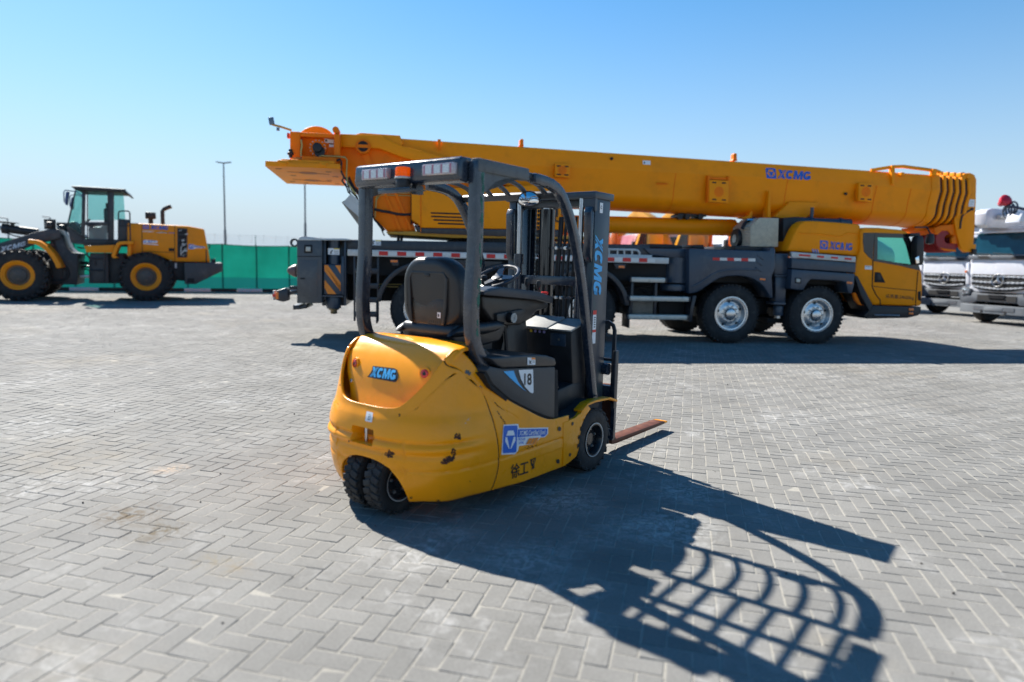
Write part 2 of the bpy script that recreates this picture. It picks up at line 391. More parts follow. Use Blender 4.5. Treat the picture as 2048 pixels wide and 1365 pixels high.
# ------------------------------------------------------------------ ground: concrete block paving laid in herringbone, real chamfered blocks near, sheet to the horizon
def paver_mat(joint=False, far=False):
    m = bpy.data.materials.new('joint sand' if joint else ('distant paving' if far else 'concrete pavers')); t, b = nt(m); L = t.links.new
    geo = t.nodes.new('ShaderNodeNewGeometry')
    def noise(s, d=5, r=.6, sc_=(1, 1, 1), dist=0):
        mp = t.nodes.new('ShaderNodeMapping'); mp.inputs['Scale'].default_value = sc_; mp.inputs['Rotation'].default_value = (0, 0, R(20)); L(geo.outputs['Position'], mp.inputs[0])
        n = t.nodes.new('ShaderNodeTexNoise'); n.inputs['Scale'].default_value = s; n.inputs['Detail'].default_value = d; n.inputs['Roughness'].default_value = r; n.inputs['Distortion'].default_value = dist
        L(mp.outputs[0], n.inputs['Vector']); return n.outputs[0]
    def mr(x, a, b_, c, d):
        n = t.nodes.new('ShaderNodeMapRange'); L(x, n.inputs[0])
        for i, v in enumerate((a, b_, c, d)): n.inputs[i + 1].default_value = v
        return n.outputs[0]
    def mul(x, y):
        n = t.nodes.new('ShaderNodeMath'); n.operation = 'MULTIPLY'; L(x, n.inputs[0]); L(y, n.inputs[1]); return n.outputs[0]
    base = (.285, .27, .235) if joint else (.176, .172, .160)
    tone = mul(mr(noise(.35, 4), .3, .7, .84, 1.14), mr(noise(2.2, 6), .3, .7, .90, 1.10))
    tone = mul(tone, mr(noise(85, 5, .8), .25, .75, .70, 1.30))
    if not joint and not far:
        at = t.nodes.new('ShaderNodeAttribute'); at.attribute_name = 'tone'; at.attribute_type = 'GEOMETRY'
        tone = mul(tone, at.outputs['Fac'])
    mx = t.nodes.new('ShaderNodeMix'); mx.data_type = 'RGBA'; mx.blend_type = 'MULTIPLY'; mx.inputs[0].default_value = 1; mx.inputs[6].default_value = rgb(base); L(tone, mx.inputs[7])
    col = mx.outputs[2]
    def over(fac, c):
        nonlocal col
        n = t.nodes.new('ShaderNodeMix'); n.data_type = 'RGBA'; L(fac, n.inputs[0]); L(col, n.inputs[6]); n.inputs[7].default_value = rgb(c); col = n.outputs[2]
    # pale lime bloom in drifts, broken up by fine noise
    bloom = mul(mr(noise(1.1, 5, .62, (1, 1, 1), .6), .50, .70, 0, .8), mr(noise(9, 8, .75, (1, 1, 1), 1.2), .47, .66, 0, 1))
    over(bloom, (.46, .455, .44))
    # worn, darker tyre polish in long drifts
    over(mul(mr(noise(.22, 3), .46, .68, 0, .42), mr(noise(1.6, 5, .7, (1, .25, 1)), .4, .65, 0, 1)), (.20, .20, .195))
    # ochre dust
    over(mul(mr(noise(.5, 4), .56, .75, 0, .55), mr(noise(6, 6, .7), .45, .7, .2, 1)), (.34, .28, .19))
    for (u, v, rad, c, amt) in ((262, 1030, .16, (.10, .07, .035), .95), (318, 1062, .13, (.09, .065, .03), .95), (425, 1120, .10, (.20, .16, .09), .5), (340, 938, .10, (.5, .36, .24), .6),
                                (470, 1135, .09, (.2, .15, .08), .5), (1120, 1000, .22, (.60, .60, .58), .6), (1330, 1055, .24, (.60, .60, .58), .55), (1370, 985, .22, (.58, .58, .56), .5), (1060, 1120, .2, (.58, .58, .56), .4), (250, 905, .12, (.2, .19, .17), .5)):
        p = gp(u, v); vm = t.nodes.new('ShaderNodeVectorMath'); vm.operation = 'DISTANCE'; L(geo.outputs['Position'], vm.inputs[0]); vm.inputs[1].default_value = (p.x, p.y, 0)
        over(mul(mr(vm.outputs['Value'], rad * 1.6, rad * .2, 0, amt), mr(noise(7 + 40 * rad, 8, .72, (1, 1, 1), 1.5), .44, .60, 0, 1)), c)
    # curved tyre tracks at the left
    for (u, v, rad, wd) in ((60, 735, 2.2, .16), (60, 735, 3.7, .2), (60, 735, 5.2, .22)):
        p = gp(u, v); vm = t.nodes.new('ShaderNodeVectorMath'); vm.operation = 'DISTANCE'; L(geo.outputs['Position'], vm.inputs[0]); vm.inputs[1].default_value = (p.x, p.y, 0)
        s1 = t.nodes.new('ShaderNodeMath'); s1.operation = 'SUBTRACT'; L(vm.outputs['Value'], s1.inputs[0]); s1.inputs[1].default_value = rad
        ab = t.nodes.new('ShaderNodeMath'); ab.operation = 'ABSOLUTE'; L(s1.outputs[0], ab.inputs[0])
        over(mul(mr(ab.outputs[0], wd, wd * .3, 0, .4), mr(noise(5, 5, .7), .4, .65, .2, 1)), (.20, .20, .19))
    L(col, b.inputs['Base Color']); b.inputs['Roughness'].default_value = .92; b.inputs['Specular IOR Level'].default_value = .25
    bp = t.nodes.new('ShaderNodeBump'); bp.inputs['Strength'].default_value = .35; bp.inputs['Distance'].default_value = .003
    L(noise(160, 4, .7), bp.inputs['Height']); L(bp.outputs[0], b.inputs['Normal'])
    return m
PX0, PY0, PTH = .159, 3.878, .2533
def make_pavers():
    bx = np.array([math.cos(PTH), -math.sin(PTH)]); ax = np.array([math.sin(PTH), math.cos(PTH)]); o0 = np.array([PX0, PY0]); G = .1
    rng = np.random.default_rng(3)
    I, J = np.meshgrid(np.arange(-420, 420), np.arange(-420, 420), indexing='ij'); I = I.ravel(); J = J.ravel()
    k = (I - J) % 4
    res = []
    for kk, (dw, dl) in ((0, (2, 1)), (3, (1, 2))):
        s = k == kk; i, j = I[s].astype(float), J[s].astype(float)
        c = o0 + ((i + dw / 2)[:, None] * bx + (j + dl / 2)[:, None] * ax) * G
        keep = (c[:, 1] > .6) & (c[:, 1] < 26) & (np.abs(c[:, 0]) < 2.4 + c[:, 1] * 1.02)
        res.append((i[keep], j[keep], dw, dl))
    V = []; tone = []
    g, ch = .0013, .0042
    for i, j, dw, dl in res:
        n = len(i); dz = rng.normal(0, .0006, (n, 1)); tl = rng.normal(0, .0016, (n, 2)); tn = np.clip(rng.normal(1, .042, n), .85, 1.15)
        jit = rng.normal(0, .0008, (n, 2))
        ring = []
        for off, zz in ((g, -.006), (g + ch, 0.)):
            for (a, b) in ((0, 0), (1, 0), (1, 1), (0, 1)):
                u = i * G + (off if a == 0 else dw * G - off) + jit[:, 0]; v = j * G + (off if b == 0 else dl * G - off) + jit[:, 1]
                p = o0 + u[:, None] * bx + v[:, None] * ax
                z = zz + dz[:, 0] + tl[:, 0] * (a - .5) * dw * .5 + tl[:, 1] * (b - .5) * dl * .5
                ring.append(np.column_stack([p, z]))
        V.append(np.stack(ring, 1).reshape(-1, 3)); tone.append(tn)
    V = np.concatenate(V); tone = np.concatenate(tone); nb = len(tone)
    fq = np.array([[4, 5, 6, 7], [0, 1, 5, 4], [1, 2, 6, 5], [2, 3, 7, 6], [3, 0, 4, 7]])
    F = (np.arange(nb)[:, None, None] * 8 + fq[None]).reshape(-1)
    me = bpy.data.meshes.new('pavement'); me.vertices.add(len(V)); me.vertices.foreach_set('co', V.ravel())
    nf = nb * 5; me.loops.add(nf * 4); me.loops.foreach_set('vertex_index', F.astype(np.int32))
    me.polygons.add(nf); me.polygons.foreach_set('loop_start', (np.arange(nf) * 4).astype(np.int32))
    at = me.attributes.new('tone', 'FLOAT', 'FACE'); at.data.foreach_set('value', np.repeat(tone, 5).astype(np.float32))
    me.update(); me.validate(); me.shade_flat()
    me.materials.append(paver_mat()); o = bpy.data.objects.new('pavement', me); COL.objects.link(o); struct(o)
    # sand bed showing in the joints
    b = MB(); b.grid([[(-34, -3, -.0024), (34, -3, -.0024)], [(-34, 26.2, -.0024), (34, 26.2, -.0024)]]); struct(b.build('joint_sand', paver_mat(joint=True)))
    # the yard carries on to the horizon
    b = MB()
    b.grid([[(-1500, 26.1, -.003), (1500, 26.1, -.003)], [(-1500, 3000, -.003), (1500, 3000, -.003)]])
    b.grid([[(-1500, -60, -.012), (1500, -60, -.012)], [(-1500, 26.3, -.012), (1500, 26.3, -.012)]])
    struct(b.build('ground', paver_mat(far=True)))
make_pavers()
# ================================================================== electric forklift in the foreground
FK = Frame(-.7723, 3.9232, R(53))        # x forward, y to its left
fk = thing('forklift', 'small yellow three-wheel forklift with a black overhead guard and rust chips, in the foreground', 'forklift', (FK.o.x, FK.o.y, 0), FK.ang)
def interp(keys, x):
    if x <= keys[0][0]: return keys[0][1]
    for (a, va), (b, vb) in zip(keys, keys[1:]):
        if x <= b:
            t_ = (x - a) / (b - a); return va + (vb - va) * t_
    return keys[-1][1]
def sinterp(keys, x):
    """smooth (Catmull-Rom) interpolation of a key list"""
    if x <= keys[0][0]: return keys[0][1]
    n = len(keys)
    for i in range(n - 1):
        (a, va), (b, vb) = keys[i], keys[i + 1]
        if x <= b:
            ma = (vb - keys[i - 1][1]) / (b - keys[i - 1][0]) if i > 0 else (vb - va) / (b - a)
            mb = (keys[i + 2][1] - va) / (keys[i + 2][0] - a) if i + 2 < n else (vb - va) / (b - a)
            h = b - a; t_ = (x - a) / h
            return ((2 * t_**3 - 3 * t_**2 + 1) * va + (t_**3 - 2 * t_**2 + t_) * h * ma + (-2 * t_**3 + 3 * t_**2) * vb + (t_**3 - t_**2) * h * mb)
    return keys[-1][1]
_ox = [(0, -.13), (.15, -.126), (.283, -.104), (.417, -.045), (.544, .045), (.683, .175), (.855, .345), (1.105, .595), (1.705, 1.195)]
_oy = [(0, 0), (.15, .15), (.283, .28), (.417, .398), (.544, .487), (.683, .537), (.855, .558), (1.105, .565), (1.705, .565)]
_ins = [(.08, .11), (.12, .07), (.17, .042), (.25, .018), (.35, .006), (.45, 0), (.52, .006), (.58, .02), (.63, .04), (.70, .055), (.9, .095), (1.0, .125)]
_zt = [(0, .648), (.15, .651), (.25, .668), (.31, .705), (.42, .80), (.52, .90), (.60, .95), (.683, .985), (.74, .965), (.80, .90), (.87, .80), (.945, .735), (1.04, .665), (1.25, .56), (1.40, .495), (1.51, .468), (1.705, .463)]
_zbl = [(0, .12), (.30, .12), (.42, .135), (.6, .125), (.9, .125), (1.705, .112)]
_seam = [(.08, .915), (.13, .93), (.317, .95), (.52, .905), (.72, .85), (.85, .74), (.91, .575), (1.2, .56)]
def f_out(s, z):
    a = abs(s); x, y = sinterp(_ox, a), max(0, sinterp(_oy, a))
    e = .004; dx = sinterp(_ox, a + e) - sinterp(_ox, max(0, a - e)); dy = sinterp(_oy, a + e) - sinterp(_oy, max(0, a - e))
    if a < .004: dx = 0
    l = math.hypot(dx, dy) or 1; nx, ny = dy / l, -dx / l      # inward normal is (dy,-dx) for the rear-to-front run
    wr = min(1, max(.12 if z < .25 else 0, (.75 - x) / .5))
    ins = sinterp(_ins, z) * wr
    # shallow rib and parting grooves
    ins += .006 * math.exp(-((z - .318) / .006) ** 2)
    wb = 1 if a < .66 else max(0, 1 - (a - .66) / .2)
    ins += wb * (.012 * math.exp(-((z - .475) / .010) ** 2) + .010 * math.exp(-((z - .405) / .016) ** 2) - .008 * math.exp(-((z - .44) / .016) ** 2))
    # recess for the tow pin
    pin = min(max((.088 - abs(s + .005)) / .014, 0), 1) * min(max((.046 - abs(z - .475 - .0 * s)) / .008, 0), 1)
    ins += .075 * pin
    # a soft dent hollow on the right flank
    ins += .018 * math.exp(-((s + .74) / .10) ** 2 - ((z - .60) / .12) ** 2) if s < 0 else 0
    x2, y2 = x + nx * ins, y - abs(ny) * ins if a > .02 else y
    y2 = y + ny * ins
    return x2, (y2 if s >= 0 else -y2)
def f_zb(s):
    q = (s + .035) / .285
    a = abs(s); z = interp(_zbl, a)
    if abs(q) < 1: z = max(z, .12 + .235 * (1 - abs(q) ** 2.6) ** .5)
    return z
def f_z(s, r): return f_zb(s) + (sinterp(_zt, abs(s)) - f_zb(s)) * r
def seam_s(r):
    """arc position of the parting seam on grid row r (first crossing from the rear)"""
    s = .45
    while s < 1.3 and sinterp(_seam, f_z(s, r)) > s: s += .002
    return s
def f_grid(sfun, nc, nr):
    rows = []
    for i in range(nr + 1):
        row = []; ss = seam_s(i / nr)
        for j in range(nc + 1):
            s = sfun(j / nc, ss); x, y = f_out(s, f_z(s, i / nr)); row.append((x, y, f_z(s, i / nr)))
        rows.append(row)
    return rows
def outward(o, c):
    """make an open shell's faces look away from point c"""
    me = o.data; p = me.polygons[len(me.polygons) // 2]
    if (p.center - Vector(c)).dot(p.normal) < 0: me.flip_normals()
def solid(o, th):
    md = o.modifiers.new('thickness', 'SOLIDIFY'); md.thickness = th; md.offset = -1; md.use_rim = True
b = MB(); b.grid(f_grid(lambda c, ss: (2 * c - 1) * ss, 150, 80))
cw = b.build('counterweight', YEL, fk, 50); outward(cw, (.4, 0, .4)); solid(cw, .018)
rows = []
for q in (.0, .5, 1.):
    row = []
    for k in range(61):
        s_ = -.32 + .57 * k / 60; z = f_zb(s_); x, y = f_out(s_, z); row.append((x + .07 * q + .004, y * (1 - .04 * q), z + .002))
    rows.append(row)
b = MB(); b.grid(rows); b.build('arch_lip', YEL, fk, 60)
for sg in (-1, 1):
    b = MB(); b.grid(f_grid(lambda c, ss: sg * ((ss + .011) * (1 - c) + 1.705 * c), 60, 60))
    sp = b.build('side_panel', YEL, fk, 50); outward(sp, (.8, 0, .3)); solid(sp, .012)
    if sg < 0: sp_r = sp
    # black strip laid in the open seam as the gap's shade
    rows = []
    for k in range(41):
        z = .135 + (.925 - .135) * k / 40; s = sinterp(_seam, z); row = []
        for q in (-.004, .003, .010, .016):
            x, y = f_out(sg * (s + q), z); row.append((x, y * .993, z))
        rows.append(row)
    b = MB(); b.grid(rows); sm_ = b.build('seam_shade_strip', VOID, fk); outward(sm_, (.8, 0, .3)); solid(sm_, .02)
# rear hood
hw = [(.60, .25), (.645, .265), (.70, .30), (.8, .372), (.9, .43), (1.02, .45)]
hx = [(.60, -.03), (.645, -.008), (.70, .014), (.8, .046), (.88, .085), (.94, .13), (.985, .185), (1.005, .24), (1.012, .33)]
rows = []
zs = [.60 + .345 * k / 26 for k in range(27)] + [.96, .972, .985, .993, 1.0, 1.005, 1.009, 1.012]
for z in zs:
    row = []
    for k in range(49):
        q = -1 + k / 24; y = q * sinterp(hw, z); x = sinterp(hx, z) + .13 * abs(y) ** 2.2
        e = max(0, abs(q) - .93) / .07; row.append((x + .03 * e * e, y, z - .012 * (abs(q) ** 4) * (z > .93)))
    rows.append(row)
b = MB(); b.grid(rows); hood = b.build('rear_hood', YEL, fk, 50); outward(hood, (.6, 0, .7)); solid(hood, .02)
HB = bvh_of(hood); CB = bvh_of(cw, sp_r)
def hood_pt(u, v):
    r_ = ray(u, v); Mi = (Matrix.Translation((FK.o.x, FK.o.y, 0)) @ Matrix.Rotation(FK.ang, 4, 'Z')).inverted()
    o_ = Mi @ Vector((0, 0, CAMH)); d_ = (Mi.to_3x3() @ r_).normalized(); return o_, d_
def surf(bv, u, v):
    o_, d_ = hood_pt(u, v); h, n_, i_, q_ = bv.ray_cast(o_, d_, 12)
    if h is None:                                   # just past a silhouette: take the closest surface point
        best = None
        for k in range(60):
            c_ = bv.find_nearest(o_ + d_ * (3.2 + .05 * k))
            if c_[0] is not None and (best is None or c_[3] < best[3]): best = c_
        h, n_ = best[0], best[1]
    return h, (n_ if n_.dot(d_) < 0 else -n_)
# tail lamps and cap screws in the hood
for (u, v) in ((711, 727), (850, 748)):
    h, n_ = surf(HB, u, v); n_ = Vector((-1, .25 if u < 780 else -.25, .12)).normalized()
    b = MB(); b.cyl(h - n_ * .03, h + n_ * .004, .036, seg=28); o = b.build('lamp_bezel', YEL, fk)
    b = MB(); b.cyl(h, h + n_ * .010, .0255, seg=28, bev=.004); b.m(1).cyl(h + n_ * .009, h + n_ * .0115, .0105, seg=16); b.build('tail_light', [mat('red lamp lens', (.55, .006, .006), .15, coat=.7), BLK], o)
for (u, v) in ((703, 762), (839, 788)):
    h, n_ = surf(HB, u, v); b = MB(); b.cyl(h - n_ * .01, h + n_ * .006, .011, seg=18, bev=.003); b.m(1).cyl(h + n_ * .0058, h + n_ * .0066, .005, seg=6); b.build('cap_screw', [STEEL, BLK], fk)
# ---- marks on the body
def on_surf(bv, quad):
    """unit square -> seen quad (tl,tr,br,bl) on a curved body surface"""
    tl, tr, br, bl = [Vector(q) for q in quad]
    def fn(u, v, h):
        p = (bl * (1 - u) + br * u) * (1 - v) + (tl * (1 - u) + tr * u) * v
        q, n_ = surf(bv, p.x, p.y)
        return q + n_ * h if q else Vector((0, 0, 0))
    return fn
def on_surf_px(bv): 
    def fn(u, v, h):
        q, n_ = surf(bv, u, v); return q + n_ * h if q else Vector((0, 0, 0))
    return fn
BX = .07
m_ = Marks(); m_.add(P((0, .05), (.09, .52), (.10, .97), (.86, 1.02), (.97, .92), (1.0, .6), (1.0, .3), (.93, .02), (.86, -.04)), 0)
add_xcmg(m_, (.075, .12, .95, .90), 1, 0)
m_.build('logo', [INK, CYA], fk, on_surf(HB, ((741, 731), (797, 739), (797, 765), (735, 756))), cut=10)
m_ = Marks(); m_.add(rrect(0, 0, 1, 1, .06), 0); m_.add(disc(.52, .66, .17, .13), 1); m_.add(disc(.52, .66, .13, .10), 0)
m_.add(rect(.48, .34, .55, .54), 1); m_.add(P((.44, .30), (.52, .22), (.62, .26), (.60, .34), (.66, .34), (.70, .24), (.58, .15), (.44, .17), (.36, .28)), 1)
m_.build('lifting_sticker', [WHT, INK], fk, on_surf(CB, ((734, 823), (747, 826), (744.5, 845.5), (731, 842.5))), cut=4)
# certified-used sticker on the right flank
m_ = Marks()
m_.add(P((.0, .02), (.02, .98), (.34, 1.0), (.36, .86), (.99, .84), (1.0, .62), (.93, .50), (.83, .50), (.74, .30), (.38, .26), (.36, .10), (.30, .0)), 0)
m_.add(rrect(.025, .06, .325, .95, .03, .06), 1)
m_.add(P((.335, .82), (.97, .80), (.975, .62), (.915, .53), (.86, .53), (.83, .58), (.335, .55)), 1)
for q in emblem(.03, .10, .325, .90): m_.add(q, 0)
m_.add(fit(text_polys('XCMG Certified Used', .12, .012), (.37, .605, .93, .77)), 0)
m_.add(fit(text_polys('官方认证', 0, .015), (.35, .445, .50, .535)), 1); m_.add(fit(text_polys('二手机', 0, .015), (.35, .325, .47, .415)), 1)
for k in range(3): m_.add(P((.52 + .075 * k, .305), (.585 + .075 * k, .305), (.645 + .075 * k, .505), (.58 + .075 * k, .505)), 2)
m_.build('certified_sticker', [WHT, BLU, ORS], fk, on_surf(CB, ((1004, 849), (1097, 846), (1093, 903), (1002, 911))), cut=10)
m_ = Marks(); m_.add(fit(text_polys('徐工', 0, .014, .95), (0, 0, .72, 1)), 0)
m_.add(P((.78, .96), (1.0, 1.0), (1.0, .78), (.93, .45), (.88, .38), (.83, .55)), 0); m_.add(disc(.905, .77, .065, .13), 1); m_.add(disc(.905, .77, .04, .085), 0); m_.add(P((.86, .36), (.97, .50), (.95, .30), (.84, .22)), 0)
m_.build('side_lettering', [INK, YEL], fk, on_surf(CB, ((1021, 930), (1071, 915), (1069, 944), (1021, 959))), cut=6)
# rust and chips
rng = random.Random(4)
def chips(name, c, n, rx, ry, size, m0, seed=1, slope=0):
    rg = random.Random(seed); mk = Marks()
    for k in range(n):
        a, q = rg.random() * 6.283, rg.random() ** .6
        u, v = c[0] + rx * q * math.cos(a), c[1] + ry * q * math.sin(a); v += slope * (u - c[0])
        r0 = size * (.4 + rg.random()); nn = rg.randint(5, 8)
        mk.L.append((P(*[(u + r0 * (.55 + .6 * rg.random()) * math.cos(6.283 * j / nn), v + r0 * (.6 + .8 * rg.random()) * math.sin(6.283 * j / nn)) for j in range(nn)]), 0))
    mk.build(name, [m0], fk, on_surf_px(CB), h0=.0008, dh=.0004)
chips('rust_patch', (896, 920), 75, 13, 6, 2.1, RUST, 2, -.35); chips('rust_patch', (907, 905), 22, 4, 9, 1.9, RUST, 21, -.6)
chips('rust_patch', (916, 874), 34, 7, 6, 1.8, RUST, 3); chips('rust_patch', (779, 908), 48, 10, 7, 1.8, RUST, 4, .15)
chips('rust_patch', (799, 831), 5, 1.2, 3, 1.4, RUST, 5); chips('rust_patch', (698, 884), 5, 1, 3, 1.3, RUST, 6)
chips('paint_chip', (937, 746), 10, 5, 4, 2.4, GUARD, 7, .5); chips('paint_chip', (962, 774), 5, 4, 2, 1.5, GUARD, 8, .3)
chips('paint_chip', (878, 1004), 7, 7, 1.2, 1.5, RUST, 9, .1); chips('paint_chip', (822, 995), 6, 3, 2, 1.3, RUST, 10); chips('paint_chip', (679, 952), 8, 4, 2.5, 1.5, RUST, 11, .3)
chips('paint_chip', (694, 958), 7, 3, 2.5, 1.6, RUST, 17, .5); chips('scrape_mark', (1004, 838), 26, 10, 2, 1.1, RUST, 12, 1.5); chips('scrape_mark', (990, 806), 10, 6, 1, .8, RUST, 13, 1.5)
chips('scrape_mark', (1062, 893), 22, 14, 3, .9, RUST, 14, -.2); chips('paint_chip', (680, 770), 4, 1, 5, 1.0, RUST, 15); chips('paint_chip', (940, 963), 3, .8, 1, 1, RUST, 16)
chips('scrape_mark', (935, 841), 9, 6, 1, .9, SILV, 18, -1.3)
# tow pin in its pocket, cut through the casting
q = surf(CB, 744, 868)[0]
mk = Marks(); mk.add(rect(0, 0, 1, 1), 0); mk.build('pocket_grime', [mat('pocket grime', (.33, .14, .010), .8, var=.4, scale=30, dirt=(.03, .018, .01), dirt_amt=.9, dirt_scale=22)], fk, lambda u, v, h: (q.x - .004 - h * .5, q.y - .066 + .132 * u, q.z - .036 + .07 * v))
b = MB(); b.cyl((q.x - .045, q.y - .005, q.z - .055), (q.x - .045, q.y - .005, q.z + .055), .0095, seg=16, bev=.002); b.build('tow_pin', STEEL, fk)
# black cap screws on the front of the side panel
for (u, v) in ((1118, 858), (1115, 923)): mk = Marks(); mk.add(disc(u, v, 3.4, 4.6, 14), 0); mk.build('panel_bolt', [BLK], fk, on_surf_px(CB), h0=.003)
# front wing: side plate and bent top sheet
wing = FK.ys([(1126, 933), (1126, 846), (1150, 836), (1164, 824), (1176, 812), (1181, 818), (1171, 832), (1163, 850), (1159, 875), (1157, 898), (1152, 913), (1137, 926)], -.566)
for sg in (-1, 1):
    b = MB(); b.prism(wing, sg * .570, sg * .535, bev=.004)
    pth = FK.ys([(1163, 824), (1176, 809), (1190, 803), (1220, 797), (1234, 802)], -.566)
    b.strip(pth, .016, sg * .572, sg * .50, bev=.004)
    b.build('front_wing', YEL, fk)
for (u, v) in ((1145, 848), (1140, 910)): b = MB(); x, z = FK.y(u, v, -.572); b.cyl((x, -.567, z), (x, -.574, z), .0125, seg=16); b.build('panel_bolt', BLK, fk)
# battery box with its dark side cover, lid and seat deck
side = FK.ys([(972, 742), (980, 733), (1003, 738), (1110, 734), (1109, 838), (1085, 831), (1060, 820), (1020, 799), (985, 768)], -.55)
b = MB(); b.prism(side, -.552, .552, bev=.008); cov = b.build('battery_cover', mat('battery cover graphite', (.042, .043, .045), .5, var=.1, scale=4, dirt=(.11, .10, .09), dirt_amt=.35, dirt_scale=4), fk)
side2 = FK.ys([(968, 748), (1000, 742), (1116, 740), (1117, 843), (1085, 838), (1058, 828), (1018, 808), (982, 777)], -.545)
b = MB(); b.prism(side2, -.543, .543); b.build('cover_gap_shade', VOID, fk)  # black sheet behind the cover, standing in for shade in the gap
lid = FK.ys([(979, 716), (1000, 714.5), (1030, 712), (1072, 709.5), (1095, 711.5), (1111, 717), (1113, 728), (1110, 733), (1004, 737), (994, 732)], -.555)
b = MB(); b.prism(lid, -.556, .556, bev=.014, seg=3); b.build('battery_lid', mat('lid black', (.020, .021, .024), .36, var=.15, scale=8, dirt=(.10, .1, .1), dirt_amt=.3, dirt_scale=10, bump=.03, bscale=150), fk)
mk = Marks(); mk.add(rrect(1054, 715.5, 1070, 730, .8), 0); mk.add(rect(1062, 715.8, 1069.6, 719.6), 1)
mk.add(P((1056, 719), (1059, 723), (1062, 721), (1060, 726), (1063, 728), (1057, 727.5), (1058, 724)), 2); mk.add(rect(1063.5, 722, 1069, 722.8), 2); mk.add(rect(1063.5, 725, 1069, 725.7), 2)
mk.build('warning_sticker', [WHT, ORS, INK], fk, lambda u, v, h: (lambda q: (q[0], -.556 - h, q[1]))(FK.y(u, v, -.556)))
pl = lambda u, v, h: (lambda q: (q[0], -.552 - h, q[1]))(FK.y(u, v, -.552))
mk = Marks(); mk.add(P((1006, 743), (1026.4, 741.6), (1030, 752), (1036, 765), (1044, 776), (1053, 784), (1043, 777), (1030, 766), (1018, 755)), 0)
mk.add(P((1036, 740.5), (1065, 739), (1066, 785), (1063.5, 787), (1058.6, 784.5), (1049, 774), (1041, 759)), 1)
mk.add(fit(text_polys('18', 0, .03), (1047, 770.5, 1062, 747)), 2)
mk.build('capacity_decal', [CYA, WHT, INK], fk, pl)
b = MB(); b.prism([(.30, 1.008), (.36, 1.0), (.46, .965), (.55, .90), (.55, .84), (.30, .84)], -.43, .43, bev=.01); b.build('seat_deck', BLK, fk)
# seat
sy = 0.0
def rr_ring(x, zc, w, h, r, n=6, tilt=0):
    o = []
    for cx_, cz_, a in ((w / 2 - r, h / 2 - r, 0), (-w / 2 + r, h / 2 - r, 90), (-w / 2 + r, -h / 2 + r, 180), (w / 2 - r, -h / 2 + r, 270)):
        for k in range(n): o.append((x + tilt * (cz_ + r * math.sin(R(a + 90 * k / (n - 1)))), sy + cx_ + r * math.cos(R(a + 90 * k / (n - 1))), zc + cz_ + r * math.sin(R(a + 90 * k / (n - 1)))))
    return o
seatm = mat('seat vinyl black', (.016, .016, .018), .33, var=.15, scale=6, bump=.04, bscale=180)
def seat_ring(dx, w_, h_, r_):
    o = []
    for (x, y, z) in rr_ring(.42 + dx, 1.268, w_, h_, r_, n=9, tilt=-.06):
        q = (z - 1.268) / h_; o.append((x + .02 * math.cos(q * 3) - .02, y * (1.04 - .20 * max(0, q + .05) ** 1.3 - .10 * max(0, -q - .3)), z))
    return o
b = MB(); b.loft([seat_ring(*q) for q in ((-.004, .36, .36, .12), (.0, .42, .42, .15), (.014, .462, .452, .165), (.04, .492, .468, .17), (.09, .506, .474, .17), (.14, .465, .445, .16), (.165, .38, .36, .12))]); b.build('seat_backrest', seatm, fk, 60)
b = MB()
pts = [(-.155, 1.10), (-.135, 1.395), (.135, 1.395), (.155, 1.10)]
ring = [(p[0], p[1]) for p in pts]
b.strip([(-.135, 1.09), (-.150, 1.2), (-.158, 1.37), (-.135, 1.405), (.135, 1.405), (.158, 1.37), (.150, 1.2), (.135, 1.09)], .022, .392, .43, axis='x', bev=.005)
bb = b.build('back_frame', seatm, fk)
b = MB(); b.box((.398, 0, 1.39), (.02, .05, .02), bev=.004); b.build('pocket_latch', BLK, fk); b = MB(); b.box((.412, 0, 1.165), (.018, .272, .16), bev=.006)
for k in range(6): b.m(0).box((.4025, -.10 + .018 * k, 1.098), (.003, .010, .02))
b.build('document_pocket', mat('pocket gloss brown black', (.040, .026, .016), .22, var=.3, scale=10), fk)
mk = Marks(); mk.add(rect(0, 0, 1, 1), 0); mk.add(rect(.2, .2, .6, .7), 1); mk.build('seat_label', [WHT, INK], fk, lambda u, v, h: (.4025 - h, -.085 - .028 * u, 1.13 + .035 * v))
b = MB(); b.prism([(.40, 1.0), (.385, 1.05), (.40, 1.09), (.46, 1.10), (.60, 1.07), (.86, 1.10), (.92, 1.08), (.92, 1.02), (.86, .96), (.55, .93), (.42, .96)], -.22, .22, bev=.02, seg=3)
for sg in (-1, 1): b.loft([[(.5 + .16 * q + .075 * math.cos(a) * s_, sg * .225 + .035 * math.sin(a) * s_, 1.06 + .045 * math.sin(a * 2) * 0 + .05 * math.cos(a) * s_ * .8) for a in [6.283 * k / 12 for k in range(12)]] for q, s_ in ((-.72, .35), (-.6, .8), (0, 1), (1.6, 1), (2.1, .7))])
b.build('seat_cushion', seatm, fk, 50)
b = MB(); b.box((.62, 0, .925), (.42, .36, .08), bev=.01); b.build('seat_base', BLK, fk)
